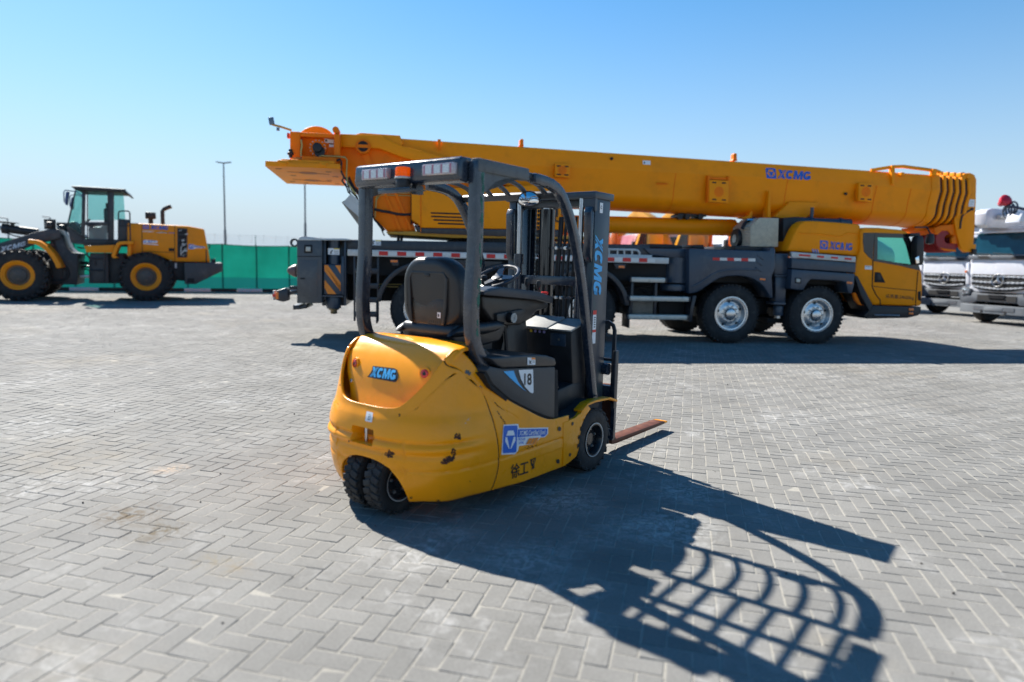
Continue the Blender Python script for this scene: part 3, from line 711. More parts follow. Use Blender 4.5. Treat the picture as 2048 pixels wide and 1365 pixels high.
# floor well and bulkhead
b = MB(); b.prism([(1.0, .44), (1.25, .435), (1.40, .46), (1.52, .50), (1.62, .50), (1.62, .40), (1.0, .38)], -.55, .55, bev=.006); b.build('floor_plate', mat('floor mat black', (.013, .013, .015), .7, bump=.3, bscale=60), fk)
b = MB(); b.prism([(1.22, .44), (1.24, .60), (1.50, .63), (1.62, .62), (1.62, .44)], -.415, -.05, bev=.02)
b.prism([(1.50, .45), (1.47, .70), (1.44, .93), (1.44, 1.0), (1.66, 1.06), (1.66, .45)], -.41, .50, bev=.012); b.build('bulkhead', BLK, fk)
b = MB(); b.prism([(1.425, 1.0), (1.67, 1.062), (1.67, 1.076), (1.42, 1.014)], -.415, -.22, bev=.003); b.prism([(1.40, .998), (1.66, 1.066), (1.65, 1.085), (1.39, 1.012)], -.215, .04, bev=.003)
b.build('bulkhead_top', mat('grey speckled plate', (.24, .25, .25), .55, var=.2, scale=90, dirt=(.1, .1, .1), dirt_amt=.4, dirt_scale=12), fk)
b = MB(); b.box((1.437, -.30, .935), (.012, .13, .09), bev=.004); b.m(1).cyl((1.43, -.315, .94), (1.424, -.315, .94), .011, seg=14); b.build('key_panel', [NAVY, STEEL], fk)
mk = Marks()
for k, mi in enumerate((0, 1, 1, 1)): mk.add(disc(.03 + .028 * k, .5, .009, .5, 10), mi)
mk.build('indicator_marks', [mat('yellow mark', (.7, .5, .03), .5), mat('lilac mark', (.35, .3, .6), .5)], fk, lambda u, v, h: (1.436 - h, -.02 - u * 1.4, .972 + .022 * v))
# steering column, console, wheel
dashm = mat('dash plastic', (.030, .027, .026), .38, var=.2, scale=8, bump=.03, bscale=200)
b = MB(); b.prism(FK.ys([(960, 581), (994, 574), (1068, 583), (1098, 594), (1097, 607), (1070, 600), (958, 590)], -.22), -.26, .22, bev=.010); b.build('console_top', mat('console navy plastic', (.028, .034, .046), .4, var=.2, scale=8), fk)
b = MB(); b.prism(FK.ys([(958, 590), (1066, 598), (1092, 606), (1090, 616), (1068, 622), (1052, 640), (1035, 650), (985, 652), (975, 640), (960, 618)], -.17), -.20, .20, bev=.02, seg=3)
b.prism(FK.ys([(988, 628), (1040, 618), (1048, 622), (1030, 648), (990, 650)], -.20), -.225, -.1, bev=.008)
b.prism([(1.0, .85), (1.12, 1.12), (1.30, 1.12), (1.40, .5), (1.18, .5)], -.11, .11, bev=.015)
col_ = b.build('steering_column', dashm, fk)
x, z = FK.y(1024, 636, -.25); b = MB(); b.cyl((x - .0, -.215, z), (x, -.265, z), .036, seg=24, bev=.004)
for r_ in (.010, .020, .029): b.m(1).lathe([(r_ + .003, -.2655), (r_ + .003, -.268), (r_ - .001, -.268), (r_ - .001, -.2655)], (x, 0, z), 'y', 24)
b.build('column_knob', [BLK, SILV], col_)
x0, z0 = FK.y(994, 554, 0.0); tl = R(27)
e1 = Vector((math.cos(tl), 0, math.sin(tl))); e2 = Vector((0, 1, 0)); nn = e1.cross(e2); c0 = Vector((x0, 0, z0))
b = MB(); b.tube([c0 + e1 * .158 * math.cos(a) + e2 * .158 * math.sin(a) for a in [6.2832 * k / 40 for k in range(40)]], .0145, 10, closed=True)
for a, w_ in ((R(20), .022), (R(160), .022), (R(270), .026)):
    b.loft([[c0 + nn * dn * s_ - nn * .015 * (1 - q) + (e1 * math.cos(a) + e2 * math.sin(a)) * .155 * q + (-e1 * math.sin(a) + e2 * math.cos(a)) * dw * w_ * s_ for dw, dn in ((-1, -.006), (1, -.006), (1, .006), (-1, .006))] for q, s_ in ((.05, 1.6), (.5, 1.1), (1, .8))])
b.cyl(c0 - nn * .05, c0 + nn * .004, .045, .04, 24, .006); b.cyl(c0 - nn * .2, c0 - nn * .04, .028, seg=16)
b.build('steering_wheel', mat('steering wheel blue black', (.024, .030, .042), .3, var=.1), fk)
k0 = c0 - e1 * .135 + e2 * .02; b = MB(); b.cyl(k0, k0 + nn * .05, .01, seg=10); b.lathe([(.001, .085), (.018, .08), (.024, .066), (.018, .052), (.010, .045)], (k0.x, k0.y, k0.z - .01), 'z', 18); b.build('spinner_knob', BLK, fk)
for (u, v, yy) in ((1054, 566, -.10), (1077, 571, -.15)):
    x, z = FK.y(u, v, yy); b = MB(); b.cyl((x, yy, z - .1), (x, yy, z), .006, seg=8)
    b.lathe([(.001, .036), (.014, .032), (.019, .012), (.017, -.012), (.008, -.03)], (x, yy, z), 'z', 16); b.build('control_lever', BLK, fk)
x, z = FK.y(1089, 588, -.18); b = MB(); b.cyl((x, -.18, z - .03), (x, -.18, z), .012, seg=12); b.cyl((x, -.18, z - .006), (x, -.18, z + .014), .026, seg=20, bev=.004); b.build('emergency_button', RED, fk)
b = MB(); b.tube([(1.02, -.15, .88), (1.00, -.155, .98), (.98, -.16, 1.08), (.99, -.16, 1.14), (1.02, -.16, 1.16)], .014, 8); b.build('parking_lever', BLK, fk)
b = MB(); b.box((1.33, -.02, .55), (.12, .09, .02), Matrix.Rotation(R(-35), 3, 'Y'), bev=.004); b.box((1.33, -.2, .55), (.12, .09, .02), Matrix.Rotation(R(-35), 3, 'Y'), bev=.004); b.build('pedals', BLK, fk)
# overhead guard
gd = MB()
legp = FK.ys([(962, 322), (960, 400), (957, 500), (951, 590), (950, 640), (953, 680), (961, 708), (976, 738), (986, 748)], -.49)
topp = FK.ys([(955, 329), (1000, 338.5), (1056, 350)], -.49)
fpp = FK.ys([(1070, 357), (1090, 362), (1108, 370), (1124, 386), (1135, 410), (1146, 445), (1156, 490), (1164, 540), (1171, 595), (1180, 690), (1190, 800)], -.47)
def resample(path, n):
    P_ = [Vector(p) for p in path]; d = [0]
    for a, c in zip(P_, P_[1:]): d.append(d[-1] + (c - a).length)
    kx = list(zip(d, [p.x for p in P_])); ky = list(zip(d, [p.y for p in P_]))
    return [(sinterp(kx, d[-1] * i / (n - 1)), sinterp(ky, d[-1] * i / (n - 1))) for i in range(n)]
for sg in (-1, 1):
    b = MB(); b.strip(resample(legp, 26), .072, sg * .495, sg * .43, bev=.007); lg = b.build('guard_leg', GUARD, fk, 40)
    b = MB(); b.strip(topp, .072, sg * .50, sg * .44, bev=.006)
    b.prism(FK.ys([(969, 343), (1040, 358), (1012, 357), (992, 364), (980, 374), (974, 383), (967, 384)], -.49), sg * .488, sg * .476)
    b.build('guard_side_rail', mat('rail grey paint', (.085, .095, .10), .5, var=.15, scale=14, dirt=(.02, .02, .025), dirt_amt=.7, dirt_scale=20), fk)
    b = MB(); b.strip(resample(fpp, 30), .066, sg * .478, sg * .425, bev=.010); b.build('guard_pillar', GUARD, fk, 40)
if True:   # teal smears on the right rear leg
    rg = random.Random(5); mk = Marks()
    for k in range(46):
        q = rg.random(); v = 350 + 320 * q ** 1.3; u = 965.5 - (v - 350) * .026 + rg.uniform(-1, 1) * 3 - max(0, v - 560) * .02; r_ = 1.5 + 2.2 * rg.random()
        if q > .16 and rg.random() < .45: continue
        u = min(u, 967.5 - (v - 350) * .033); mk.L.append((P(*[(u + r_ * .55 * (.5 + rg.random()) * math.cos(6.283 * j / 7), v + r_ * 4 * (.4 + rg.random()) * math.sin(6.283 * j / 7)) for j in range(7)]), 0))
    mk.build('paint_smear', [TEA], fk, lambda u, v, h: (lambda q: (q[0], -.4952 - h, q[1]))(FK.y(u, v, -.4952)), h0=.0005, dh=.0001)
barm = mat('guard bar paint', (.035, .042, .052), .4, var=.15, scale=10, coat=.2)
for k, x in enumerate((.34, .58, .84)):
    b = MB(); b.box((x, 0, 2.022), (.045, .90, .030), bev=.006); b.build('guard_cross_bar', barm, fk)
b = MB(); b.box((1.215, 0, 1.94), (.028, .86, .05), Matrix.Rotation(R(-45), 3, 'Y'), bev=.005); b.build('guard_cross_bar', barm, fk)
for k in range(5):
    y = -.31 + .155 * k; b = MB(); b.strip(resample([(.84, 2.022), (.96, 2.022), (1.06, 2.01), (1.14, 1.985), (1.212, 1.94)], 14), .020, y - .016, y + .016, bev=.004); b.build('guard_front_bar', barm, fk)
for k in range(6):
    y = -.36 + .144 * k; b = MB(); b.box((.585, y, 2.0225), (.47, .028, .022), bev=.004); b.build('guard_roof_bar', barm, fk)
# rear light panel across the guard
b = MB(); b.prism([(.205, 1.925), (.195, 1.95), (.205, 2.045), (.225, 2.055), (.31, 2.055), (.31, 1.935), (.27, 1.915)], -.425, .445, bev=.010, seg=3); pn = b.build('rear_light_panel', GUARD, fk)
lens = mat('lamp cluster clear', (.42, .38, .40), .2, var=.25, scale=90, coat=.7); lens2 = mat('lamp cluster led', (.60, .60, .60), .3, .3, var=.3, scale=160)
pink = mat('lamp divider pink', (.45, .16, .22), .3)
for (ua, va, ub, vb) in ((729, 341, 779, 358), (850, 331, 912, 348)):
    ya, za = FK.x(ua, va, .19); yb, zb = FK.x(ub, vb, .19); zc = (za + zb) / 2 + .004; hh = .062
    zc = FK.x((ua + ub) / 2, (va + vb) / 2, .19)[1]
    b = MB(); b.box((.185, (ya + yb) / 2, zc), (.04, abs(ya - yb), hh), bev=.006)
    w_ = abs(ya - yb)
    for k in range(3): b.m(1).box((.164, (ya + yb) / 2 + (k - 1) * w_ * .28, zc), (.004, w_ * .21, hh * .72))
    for k in range(4): b.m(2).box((.1645, (ya + yb) / 2 + (k - 1.5) * w_ * .28, zc), (.003, w_ * .045, hh * .8))
    b.build('rear_lamp_cluster', [lens, lens2, pink], pn)
# beacon on a shelf; its amber dome lets light through
AMB = mat('amber lens', (1.0, .28, .004), .15, var=.1, scale=40, coat=.5); t = AMB.node_tree; L = t.links.new
b_ = [n for n in t.nodes if n.type == 'BSDF_PRINCIPLED'][0]; oo = [n for n in t.nodes if n.type == 'OUTPUT_MATERIAL'][0]
tr_ = t.nodes.new('ShaderNodeBsdfTranslucent'); tr_.inputs[0].default_value = (1, .30, .004, 1); ms = t.nodes.new('ShaderNodeMixShader'); ms.inputs[0].default_value = .7
L(b_.outputs[0], ms.inputs[1]); L(tr_.outputs[0], ms.inputs[2]); L(ms.outputs[0], oo.inputs[0])
y0, z0 = FK.x(800, 370, .16); y1, _ = FK.x(757, 380, .14); y2, _ = FK.x(821, 377, .14)
b = MB(); b.box((.20, (y1 + y2) / 2, z0 - .028), (.13, abs(y1 - y2), .006)); b.box((.138, (y1 + y2) / 2, z0 - .034), (.006, abs(y1 - y2), .03), bev=.002); b.box((.28, (y1 + y2) / 2 - .05, z0 - .02), (.06, .04, .05)); b.build('beacon_shelf', GUARD, fk)
b = MB(); b.cyl((.185, y0, z0 - .025), (.185, y0, z0 + .035), .044, seg=28, bev=.004); b.m(1).cyl((.185, y0, z0 + .035), (.185, y0, z0 + .048), .050, seg=28, bev=.004); b.build('beacon_base', [BLK, SILV], fk)
b = MB(); b.lathe([(.046, 0), (.0465, .012), (.0445, .0135), (.0465, .015), (.0465, .028), (.0445, .0295), (.0465, .031), (.045, .047), (.041, .053), (.027, .056), (.0, .057)], (.185, y0, z0 + .048), 'z', 32, cap=False); b.build('amber_beacon', AMB, fk)
# convex mirror
yq, zq = FK.x(1057, 403, 1.17); dirm = Vector((-.90, -.35, -.10)).normalized()
b = MB(); t1 = dirm.cross(Vector((0, 0, 1))).normalized(); t2 = t1.cross(dirm); cc = Vector((1.17, yq, zq))
rings = []
for r_, h_ in ((.0, .02), (.3, .018), (.6, .012), (.85, .004), (1, -.004)):
    rings.append([cc + dirm * h_ + (t1 * math.cos(a) * .072 + t2 * (math.sin(a) * .062 if math.sin(a) > 0 else math.sin(a) * .032)) * max(r_, .01) for a in [6.2832 * k / 32 for k in range(32)]])
b.loft(rings, cap=False); b.build('convex_mirror', mat('mirror silver', (.85, .86, .88), .03, 1., var=.01), fk, 60)
b = MB(); b.loft([[cc + dirm * h_ + (t1 * math.cos(a) * .08 + t2 * (math.sin(a) * .07 if math.sin(a) > 0 else math.sin(a) * .040)) * r_ for a in [6.2832 * k / 32 for k in range(32)]] for r_, h_ in ((1, -.003), (1, -.03), (.6, -.055), (.1, -.06))]); b.build('mirror_shell', BLK, fk)
# mast
MXa, MXb = 1.73, 1.95
mastm = mat('mast paint', (.032, .042, .058), .4, var=.2, scale=8, coat=.2, dirt=(.02, .10, .08), dirt_amt=.6, dirt_scale=5)
for sg in (-1, 1):
    b = MB(); b.prism([(MXa, sg * .395), (MXb, sg * .395), (MXb, sg * .33), (MXb - .02, sg * .33), (MXb - .02, sg * .375), (MXa + .02, sg * .375), (MXa + .02, sg * .33), (MXa, sg * .33)], .06, 1.97, 'z', bev=.003); o = b.build('mast_rail', mastm, fk)
    b = MB(); b.prism([(MXa + .045, sg * .365), (MXb + .03, sg * .365), (MXb + .03, sg * .30), (MXb + .01, sg * .30), (MXb + .01, sg * .345), (MXa + .065, sg * .345), (MXa + .065, sg * .30), (MXa + .045, sg * .30)], .08, 1.96, 'z', bev=.003); b.build('inner_rail', GUARD, fk)
    b = MB(); b.cyl((MXa - .01, sg * .285, .12), (MXa - .01, sg * .285, 1.52), .032, seg=20); b.m(1).cyl((MXa - .01, sg * .285, 1.52), (MXa - .01, sg * .285, 1.97), .019, seg=16); b.m(0).cyl((MXa - .01, sg * .285, 1.47), (MXa - .01, sg * .285, 1.55), .040, seg=20); b.build('lift_cylinder', [GUARD, STEEL], fk)
    b = MB(); b.prism([(MXa - .04, 1.55), (MXa - .05, 1.86), (MXa - .03, 1.9), (MXa, 1.9), (MXa, 1.5), (MXa - .02, 1.5)], sg * .33, sg * .39, bev=.004); b.build('mast_bracket', GUARD, fk)
b = MB(); b.box((1.84, -.0, 1.985), (.28, .82, .05), bev=.006); b.prism([(-.405, 1.965), (-.405, 1.87), (-.33, 1.87), (-.31, 1.91), (-.27, 1.965)], MXa - .02, MXa + .012, 'x'); b.box((1.84, -.01, 1.94), (.10, .70, .06), bev=.006); b.build('mast_crown', mastm, fk)
b = MB(); b.cyl((1.84, .10, .12), (1.84, .10, 1.90), .062, seg=28); b.m(1).cyl((1.84, .10, 1.9), (1.84, .10, 1.96), .045, seg=24); b.build('free_lift_cylinder', [mat('black gloss tube', (.012, .012, .013), .16, coat=.6), STEEL], fk)
b = MB()
for k, (yy, x) in enumerate(((.18, 1.83), (.205, 1.83))):
    for j in range(46): b.box((x, yy, .45 + .032 * j), (.016, .010, .022))
b.build('lift_chain', mat('greasy chain', (.03, .03, .03), .4, .6, var=.3, scale=40), fk)
for k, (yy, r_, x) in enumerate(((-.045, .011, 1.80), (-.075, .011, 1.81), (-.125, .012, 1.80), (-.16, .009, 1.82), (-.20, .011, 1.81), (-.01, .009, 1.82))):
    b = MB(); b.tube([(x, yy, .55), (x + .005 * k, yy + .01 * math.sin(k), .95), (x, yy, 1.35), (x, yy - .012, 1.62), (x + .02, yy - .01, 1.84)], r_, 8); b.build('hydraulic_hose', BLK, fk)
b = MB(); b.box((1.80, -.09, 1.60), (.05, .20, .018)); b.m(1)
for yy in (-.045, -.125): b.cyl((1.775, yy, 1.6), (1.755, yy, 1.6), .013, seg=8)
b.build('hose_clamp', [GUARD, STEEL], fk)
b = MB(); b.box((1.80, -.09, 1.22), (.05, .2, .016)); b.m(1)
for yy in (-.055, -.10): b.cyl((1.775, yy, 1.22), (1.755, yy, 1.22), .012, seg=8)
b.build('hose_clamp', [GUARD, STEEL], fk)
b = MB(); b.lathe([(.055, -.014), (.062, -.014), (.062, -.006), (.05, -.004), (.05, .004), (.062, .006), (.062, .014), (.055, .014)], (1.80, -.10, 1.0), 'y', 28); b.m(1).cyl((1.80, -.118, 1.0), (1.80, -.08, 1.0), .02, seg=12); b.build('hose_pulley', [BLK, STEEL], fk)
for z in (.35, .85, 1.35): b = MB(); b.box((MXa + .02, 0, z), (.03, .66, .07), bev=.004); b.build('mast_cross_member', GUARD, fk)
b = MB(); b.tube([(1.80, -.275, 1.2), (1.78, -.28, .95), (1.79, -.27, .7)], .022, 10); 
for k in range(14): b.lathe([(.022, -.004), (.027, 0), (.022, .004)], (1.785, -.276, .98 - .02 * k), 'z', 12)
b.build('ribbed_hose', BLK, fk)
# lettering down the right mast rail
fm = lambda u, v, h: (MXa + .012 + .115 * v, -.395 - h, 1.70 - .46 * u)
mk = Marks(); add_xcmg(mk, (0, 0, 1, 1), 0, 1); mk.build('mast_lettering', [CYA, mastm], fk, fm)
mk = Marks(); mk.add(rect(0, 0, 1, 1), 0); mk.add(rect(0, 0, .13, 1), 1); mk.add(rect(.58, 0, .66, 1), 1)
for k in range(5): mk.add(rect(.2 + .07 * k, .3, .23 + .07 * k, .75), 2)
mk.build('capacity_sticker', [WHT, RED, INK], fk, lambda u, v, h: (MXa + .02 + .05 * v, -.395 - h, 1.14 - .25 * u))
mk = Marks(); mk.add(rect(0, 0, 1, 1), 0); mk.add(disc(.5, .55, .25, .18), 1); mk.add(disc(.5, .55, .17, .12), 0); mk.build('hook_sticker', [WHT, INK], fk, lambda u, v, h: (MXa + .06 + .045 * u, -.395 - h, 1.86 + .075 * v))
# carriage, load backrest and forks
b = MB(); b.box((2.0, 0, .50), (.04, .96, .09), bev=.006); b.box((2.0, 0, .16), (.04, .96, .09), bev=.006)
for sg in (-1, 1): b.box((1.985, sg * .25, .33), (.03, .07, .34)); b.box((2.0, sg * .47, .33), (.03, .03, .40))
b.build('fork_carriage', GUARD, fk)
b = MB()
b.strip([(-.46, .5), (-.46, .98), (-.445, 1.02), (-.41, 1.04), (.41, 1.04), (.445, 1.02), (.46, .98), (.46, .5)], .028, 1.975, 1.99, axis='x')
for yy in (-.28, 0, .28): b.box((1.982, yy, .77), (.012, .022, .54))
b.box((1.982, 0, .75), (.012, .90, .022)); b.box((1.988, -.475, .60), (.05, .03, .45), bev=.005)
b.build('load_backrest', CHAR, fk)
b = MB(); b.cyl((1.95, -.36, .68), (1.95, -.44, .68), .045, seg=20); b.build('tilt_fitting', GUARD, fk)
frust = mat('rusty fork steel', (.115, .036, .018), .55, .2, var=.35, scale=12, dirt=(.07, .03, .02), dirt_amt=.6, dirt_scale=9)
for sg in (-1, 1):
    y0 = sg * .40; b = MB(); pr = [(2.02, .55), (2.055, .55), (2.06, .14), (2.10, .105), (2.95, .095), (3.05, .082), (3.05, .072), (2.95, .066), (2.10, .065), (2.02, .075)]
    b.prism(pr, y0 - .055, y0 + .055, bev=.006); b.m(1).prism([(3.0, .091), (3.056, .084), (3.056, .071), (3.0, .070)], y0 - .0555, y0 + .0555); b.build('fork', [frust, YEL], fk)
# wheels
def fork_wheel(name, x, y0, y1, r, rim_r, hub_out, seg=26, recess=.05, outer=-1):
    w_ = abs(y1 - y0); c_ = (y0 + y1) / 2
    b = MB(); b.lathe([(rim_r, -w_ / 2 + .012), (rim_r + .02, -w_ / 2), (r * .86, -w_ / 2), (r * .955, -w_ / 2 + .012), (r * .965, 0), (r * .955, w_ / 2 - .012), (r * .86, w_ / 2), (rim_r + .02, w_ / 2), (rim_r, w_ / 2 - .012)], (x, c_, r), 'y', 64, close=True)
    for k in range(seg):
        for sg in (-1, 1):
            a = 2 * math.pi * (k + (.5 if sg > 0 else 0)) / seg
            M_ = Matrix.Rotation(-a, 3, 'Y') @ Matrix.Rotation(sg * .22, 3, 'X').to_3x3() if False else Matrix.Rotation(-a, 3, 'Y')
            p = Vector((x + math.cos(a) * (r - .0105), c_ + sg * w_ * .245, r + math.sin(a) * (r - .0105)))
            b.box(p, (.021, w_ * .50, 2 * math.pi * r / seg * .70), M_ @ Matrix.Rotation(sg * .30, 3, 'X'), bev=.004, seg=1)
    t_ = b.build(name, RUB, fk, 40)
    b = MB(); f_ = outer * w_ / 2
    b.lathe([(rim_r + .004, f_ * .9), (rim_r + .004, f_ * 1.02), (rim_r - .010, f_ * 1.02), (rim_r - .016, f_ * .85), (rim_r * .80, f_ - outer * recess), (rim_r * .42, f_ - outer * recess), (rim_r * .36, f_ - outer * (recess - .02)), (0, f_ - outer * (recess - .022))], (x, c_, r), 'y', 48)
    b.m(1)
    for k in range(5):
        a = 2 * math.pi * k / 5 + .3; rr = rim_r * .62; p = Vector((x + rr * math.cos(a), c_ + f_ - outer * (recess), r + rr * math.sin(a)))
        b.cyl(p, p + Vector((0, outer * .014, 0)), .011, seg=6); b.cyl(p, p + Vector((0, outer * .022, 0)), .006, seg=10)
    rm = b.build('rim', [mat('rim gloss black', (.016, .017, .020), .3, var=.15, scale=12, coat=.3), STEEL], t_)
    if outer: 
        b = MB(); b.lathe([(rim_r + .003, f_ * 1.0), (rim_r + .006, f_ * 1.03), (rim_r + .001, f_ * 1.035), (rim_r - .003, f_ * 1.0)], (x, c_, r), 'y', 48, close=True); b.build('rim_edge', SILV, t_)
    mk = Marks(); mk.add(fit(text_polys('SOLID', 0, .02), (0, 0, 1, 1)), 0)
    return t_
fork_wheel('front_tyre', 1.535, -.575, -.405, .228, .118, 1, 22, .055, -1); fork_wheel('front_tyre', 1.535, .575, .405, .228, .118, 1, 22, .055, 1)
fork_wheel('rear_tyre', .045, -.150, -.028, .190, .108, 1, 24, .03, -1); fork_wheel('rear_tyre', .045, .150, .028, .190, .108, 1, 24, .03, 1)
b = MB(); b.box((.05, 0, .22), (.12, .05, .10)); b.cyl((.05, 0, .2), (.05, 0, .5), .07, seg=20); b.box((.16, 0, .40), (.20, .4, .10)); b.build('steer_axle', VOID, fk)
b = MB(); b.box((.95, 0, .24), (1.5, .84, .20)); b.cyl((1.535, -.42, .228), (1.535, .42, .228), .06, seg=16); b.box((1.55, 0, .32), (.3, .60, .3)); b.box((.4, 0, .6), (.44, .7, .5)); b.build('chassis', VOID, fk)
# ================================================================== long truck crane behind
CR = Frame(4.325, 13.339, R(8.5))          # x along the truck towards its cab, y away from us, origin at the near front-rear wheel
ck = thing('mobile_crane', 'long yellow truck crane with navy carrier and lowered boom, parked across the yard', 'crane truck', (CR.o.x, CR.o.y, 0), CR.ang)
YC = 1.37
def cpl(b, px, y0, d, bev=.012, seg=2): b.prism(CR.ys(px, y0), y0, y0 + d, bev=bev, seg=seg); return b
def cpart(name, px, y0, d, m, bev=.012, par=None): return cpl(MB(), px, y0, d, bev).build(name, m, par or ck)
def con(y): return lambda u, v, h: (lambda q: (q[0], y - h, q[1]))(CR.y(u, v, y))
# ---- running gear
def truck_wheel(x, y0, r, near=True, par=ck, w_=.40, rr=.335):
    o_ = -1 if near else 1; c_ = y0 + w_ / 2
    b = MB(); b.lathe([(rr, -w_ / 2 + .02), (rr + .03, -w_ / 2 + .004), (r * .80, -w_ / 2 - .006), (r * .93, -w_ / 2 + .02), (r * .985, -w_ / 2 + .05), (r, -w_ / 2 + .07), (r, -.06), (r - .012, -.055), (r - .012, -.04), (r, -.035), (r, .035), (r - .012, .04), (r - .012, .055), (r, .06), (r, w_ / 2 - .07), (r * .985, w_ / 2 - .05), (r * .93, w_ / 2 - .02), (r * .80, w_ / 2 + .006), (rr + .03, w_ / 2 - .004), (rr, w_ / 2 - .02)], (x, c_, r), 'y', 64, close=True)
    for k in range(44):
        a = 2 * math.pi * k / 44
        for sg in (-1, 1): b.box((x + math.cos(a) * (r - .012), c_ + sg * (w_ / 2 - .055), r + math.sin(a) * (r - .012)), (.03, .07, .045), Matrix.Rotation(-a, 3, 'Y'))
    t_ = b.build('tyre', RUB, par, 40); f_ = o_ * w_ / 2
    b = MB(); b.lathe([(rr + .004, f_ * .9), (rr + .008, f_ * .99), (rr - .012, f_ * 1.0), (rr - .02, f_ * .92), (rr - .045, f_ * .90), (rr - .055, f_ * .80), (rr * .72, f_ * .52), (rr * .62, f_ * .56), (rr * .56, f_ * .62), (rr * .40, f_ * .62), (rr * .36, f_ * .70), (rr * .30, f_ * .72), (rr * .29, f_ * .92), (rr * .2, f_ * .98), (0, f_ * .99)], (x, c_, r), 'y', 56)
    b.m(1)
    for k in range(10):
        a = 2 * math.pi * k / 10; rad = rr * .48; p = Vector((x + rad * math.cos(a), c_ + f_ * .62, r + rad * math.sin(a))); b.cyl(p, p + Vector((0, o_ * .03, 0)), .015, seg=6)
    b.m(2)
    for k in range(5):
        a = 2 * math.pi * k / 5 + .4; rad = rr * .735; p = Vector((x + rad * math.cos(a), c_ + f_ * .535, r + rad * math.sin(a))); b.cyl(p - Vector((0, o_ * .01, 0)), p + Vector((0, o_ * .012, 0)), .026, seg=14)
    b.m(3); b.lathe([(rr * .335, 0), (rr * .345, o_ * .012), (rr * .315, o_ * .014), (rr * .31, 0)], (x, c_ + f_ * .76, r), 'y', 32, close=True); b.build('rim', [CHROME, SILV, VOID, mat('hub grease', (.05, .045, .04), .5)], t_)
    return t_
WR = .583
w0 = truck_wheel(1.78, .02, WR)
for x in (-.04, -2.96, -4.50, -6.04): dup(w0, ck, (x - 1.78, 0, 0))
w1 = truck_wheel(1.78, 2.33, WR, False)
for x in (-.04, -2.96, -4.50, -6.04): dup(w1, ck, (x - 1.78, 0, 0))
b = MB(); b.box((-2.7, YC, .95), (11.2, .9, .55)); b.box((-2.2, YC, 1.36), (10.6, 2.2, .34)); b.box((-1.9, YC, 1.0), (1.4, 1.6, .5)); b.build('chassis_frame', VOID, ck)
b = MB()
for x in (1.78, -.04, -2.96, -4.50, -6.04): b.cyl((x, .3, WR), (x, 2.5, WR), .11, seg=16); b.box((x, YC, WR + .05), (.34, .55, .42), bev=.06)
for x in (-5.3, -2.2, -1.6, .9): b.box((x, YC, .70), (.30, 1.5, .34), bev=.04)
b.build('axles', VOID, ck)
b = MB()
for k in range(26):
    rg = random.Random(k); x = -6.6 + k * .32; b.tube([(x, .55, .95 + .1 * rg.random()), (x + .3, .5, .9 + .2 * rg.random()), (x + .6, .55, 1.0 + .15 * rg.random())], .018, 6)
b.build('under_deck_pipes', BLK, ck)
b = MB()
for dz in (0, .045): b.tube([(-7.2, .32, 1.02 - dz), (-5.4, .32, 1.03 - dz), (-5.2, .32, 1.03 - dz)], .010, 6)
b.build('brass_pipe', mat('brass pipe', (.42, .34, .12), .35, .6), ck)
# ---- rear end: cabinet, jack, lamp bracket
cabm = mat('cabinet grey paint', (.060, .066, .074), .42, var=.15, scale=2.5, coat=.15, dirt=(.16, .16, .15), dirt_amt=.4, dirt_scale=3)
rc = cpart('rear_cabinet', [(594, 480), (644, 480), (644, 607), (594, 607)], -.02, .95, cabm, .015)
b = cpl(MB(), [(594, 512.5), (644, 512.5), (644, 514), (594, 514)], -.026, .03, 0); b.build('panel_gap', VOID, rc)
b = MB()
cpl(b, [(599, 521), (635, 521), (635, 594), (599, 594)], -.030, .02, .004); o = b.build('cabinet_door', cabm, rc)
cpl(MB(), [(600.5, 556), (610, 556), (610, 559), (600.5, 559)], -.036, .02, 0).build('door_handle', VOID, o)
b = cpl(MB(), [(608, 490), (624.5, 490), (624.5, 506.5), (608, 506.5)], -.034, .03, .01); cpl(b.m(1), [(611.5, 494), (621, 494), (621, 503), (611.5, 503)], -.038, .02, .004); b.build('work_lamp', [VOID, mat('lamp glass pale', (.45, .45, .40), .15, var=.2, scale=60)], rc)
b = MB(); cpl(b, [(598, 477), (602, 473.5), (622, 474.5), (640, 477.5), (690, 477.5), (700, 479), (700, 481), (594, 481)], -.03, 2.8, .006); b.build('rear_deck_plate', SILV, ck)
b = MB(); x, z = CR.y(592, 486, .15); b.lathe([(.075, -.05), (.075, .05), (.045, .05), (.045, -.05)], (x - .03, .2, z), 'y', 24, close=True); b.build('tow_ring', CHAR, ck)
b = MB(); cpl(b, [(644, 479), (694, 479), (692, 612), (644, 612)], .42, 1.9, .01); b.build('outrigger_housing', NAVY, ck)
b = MB(); xa, za = CR.y(668, 478, .18); xb, zb = CR.y(668, 530, .18); b.cyl((xa, .20, zb), (xa, .20, za), .105, seg=28); b.cyl((xa + .02, .32, zb - .6), (xa + .02, .32, za - .02), .06)
cpl(b, [(646, 479), (652, 479), (652, 600), (646, 600)], .14, .25, .006); cpl(b, [(683, 513), (688, 513), (688, 590), (683, 590)], .05, .3, .006); cpl(b, [(688, 480), (692, 480), (692, 612), (688, 612)], .1, .3, .006)
jk = b.build('outrigger_jack', NAVY, ck)
xa, zt_ = CR.y(666, 529, .10); _, zb_ = CR.y(666, 590, .10)
b = MB(); b.box((xa, .20, (zt_ + zb_) / 2), (.335, .33, zt_ - zb_), bev=.03); b.box((xa, .20, zb_ - .02), (.37, .36, .025)); b.cyl((xa, .2, zb_ - .25), (xa, .2, zb_ - .02), .13, seg=24, bev=.01); jb = b.build('jack_sleeve', NAVY, ck)
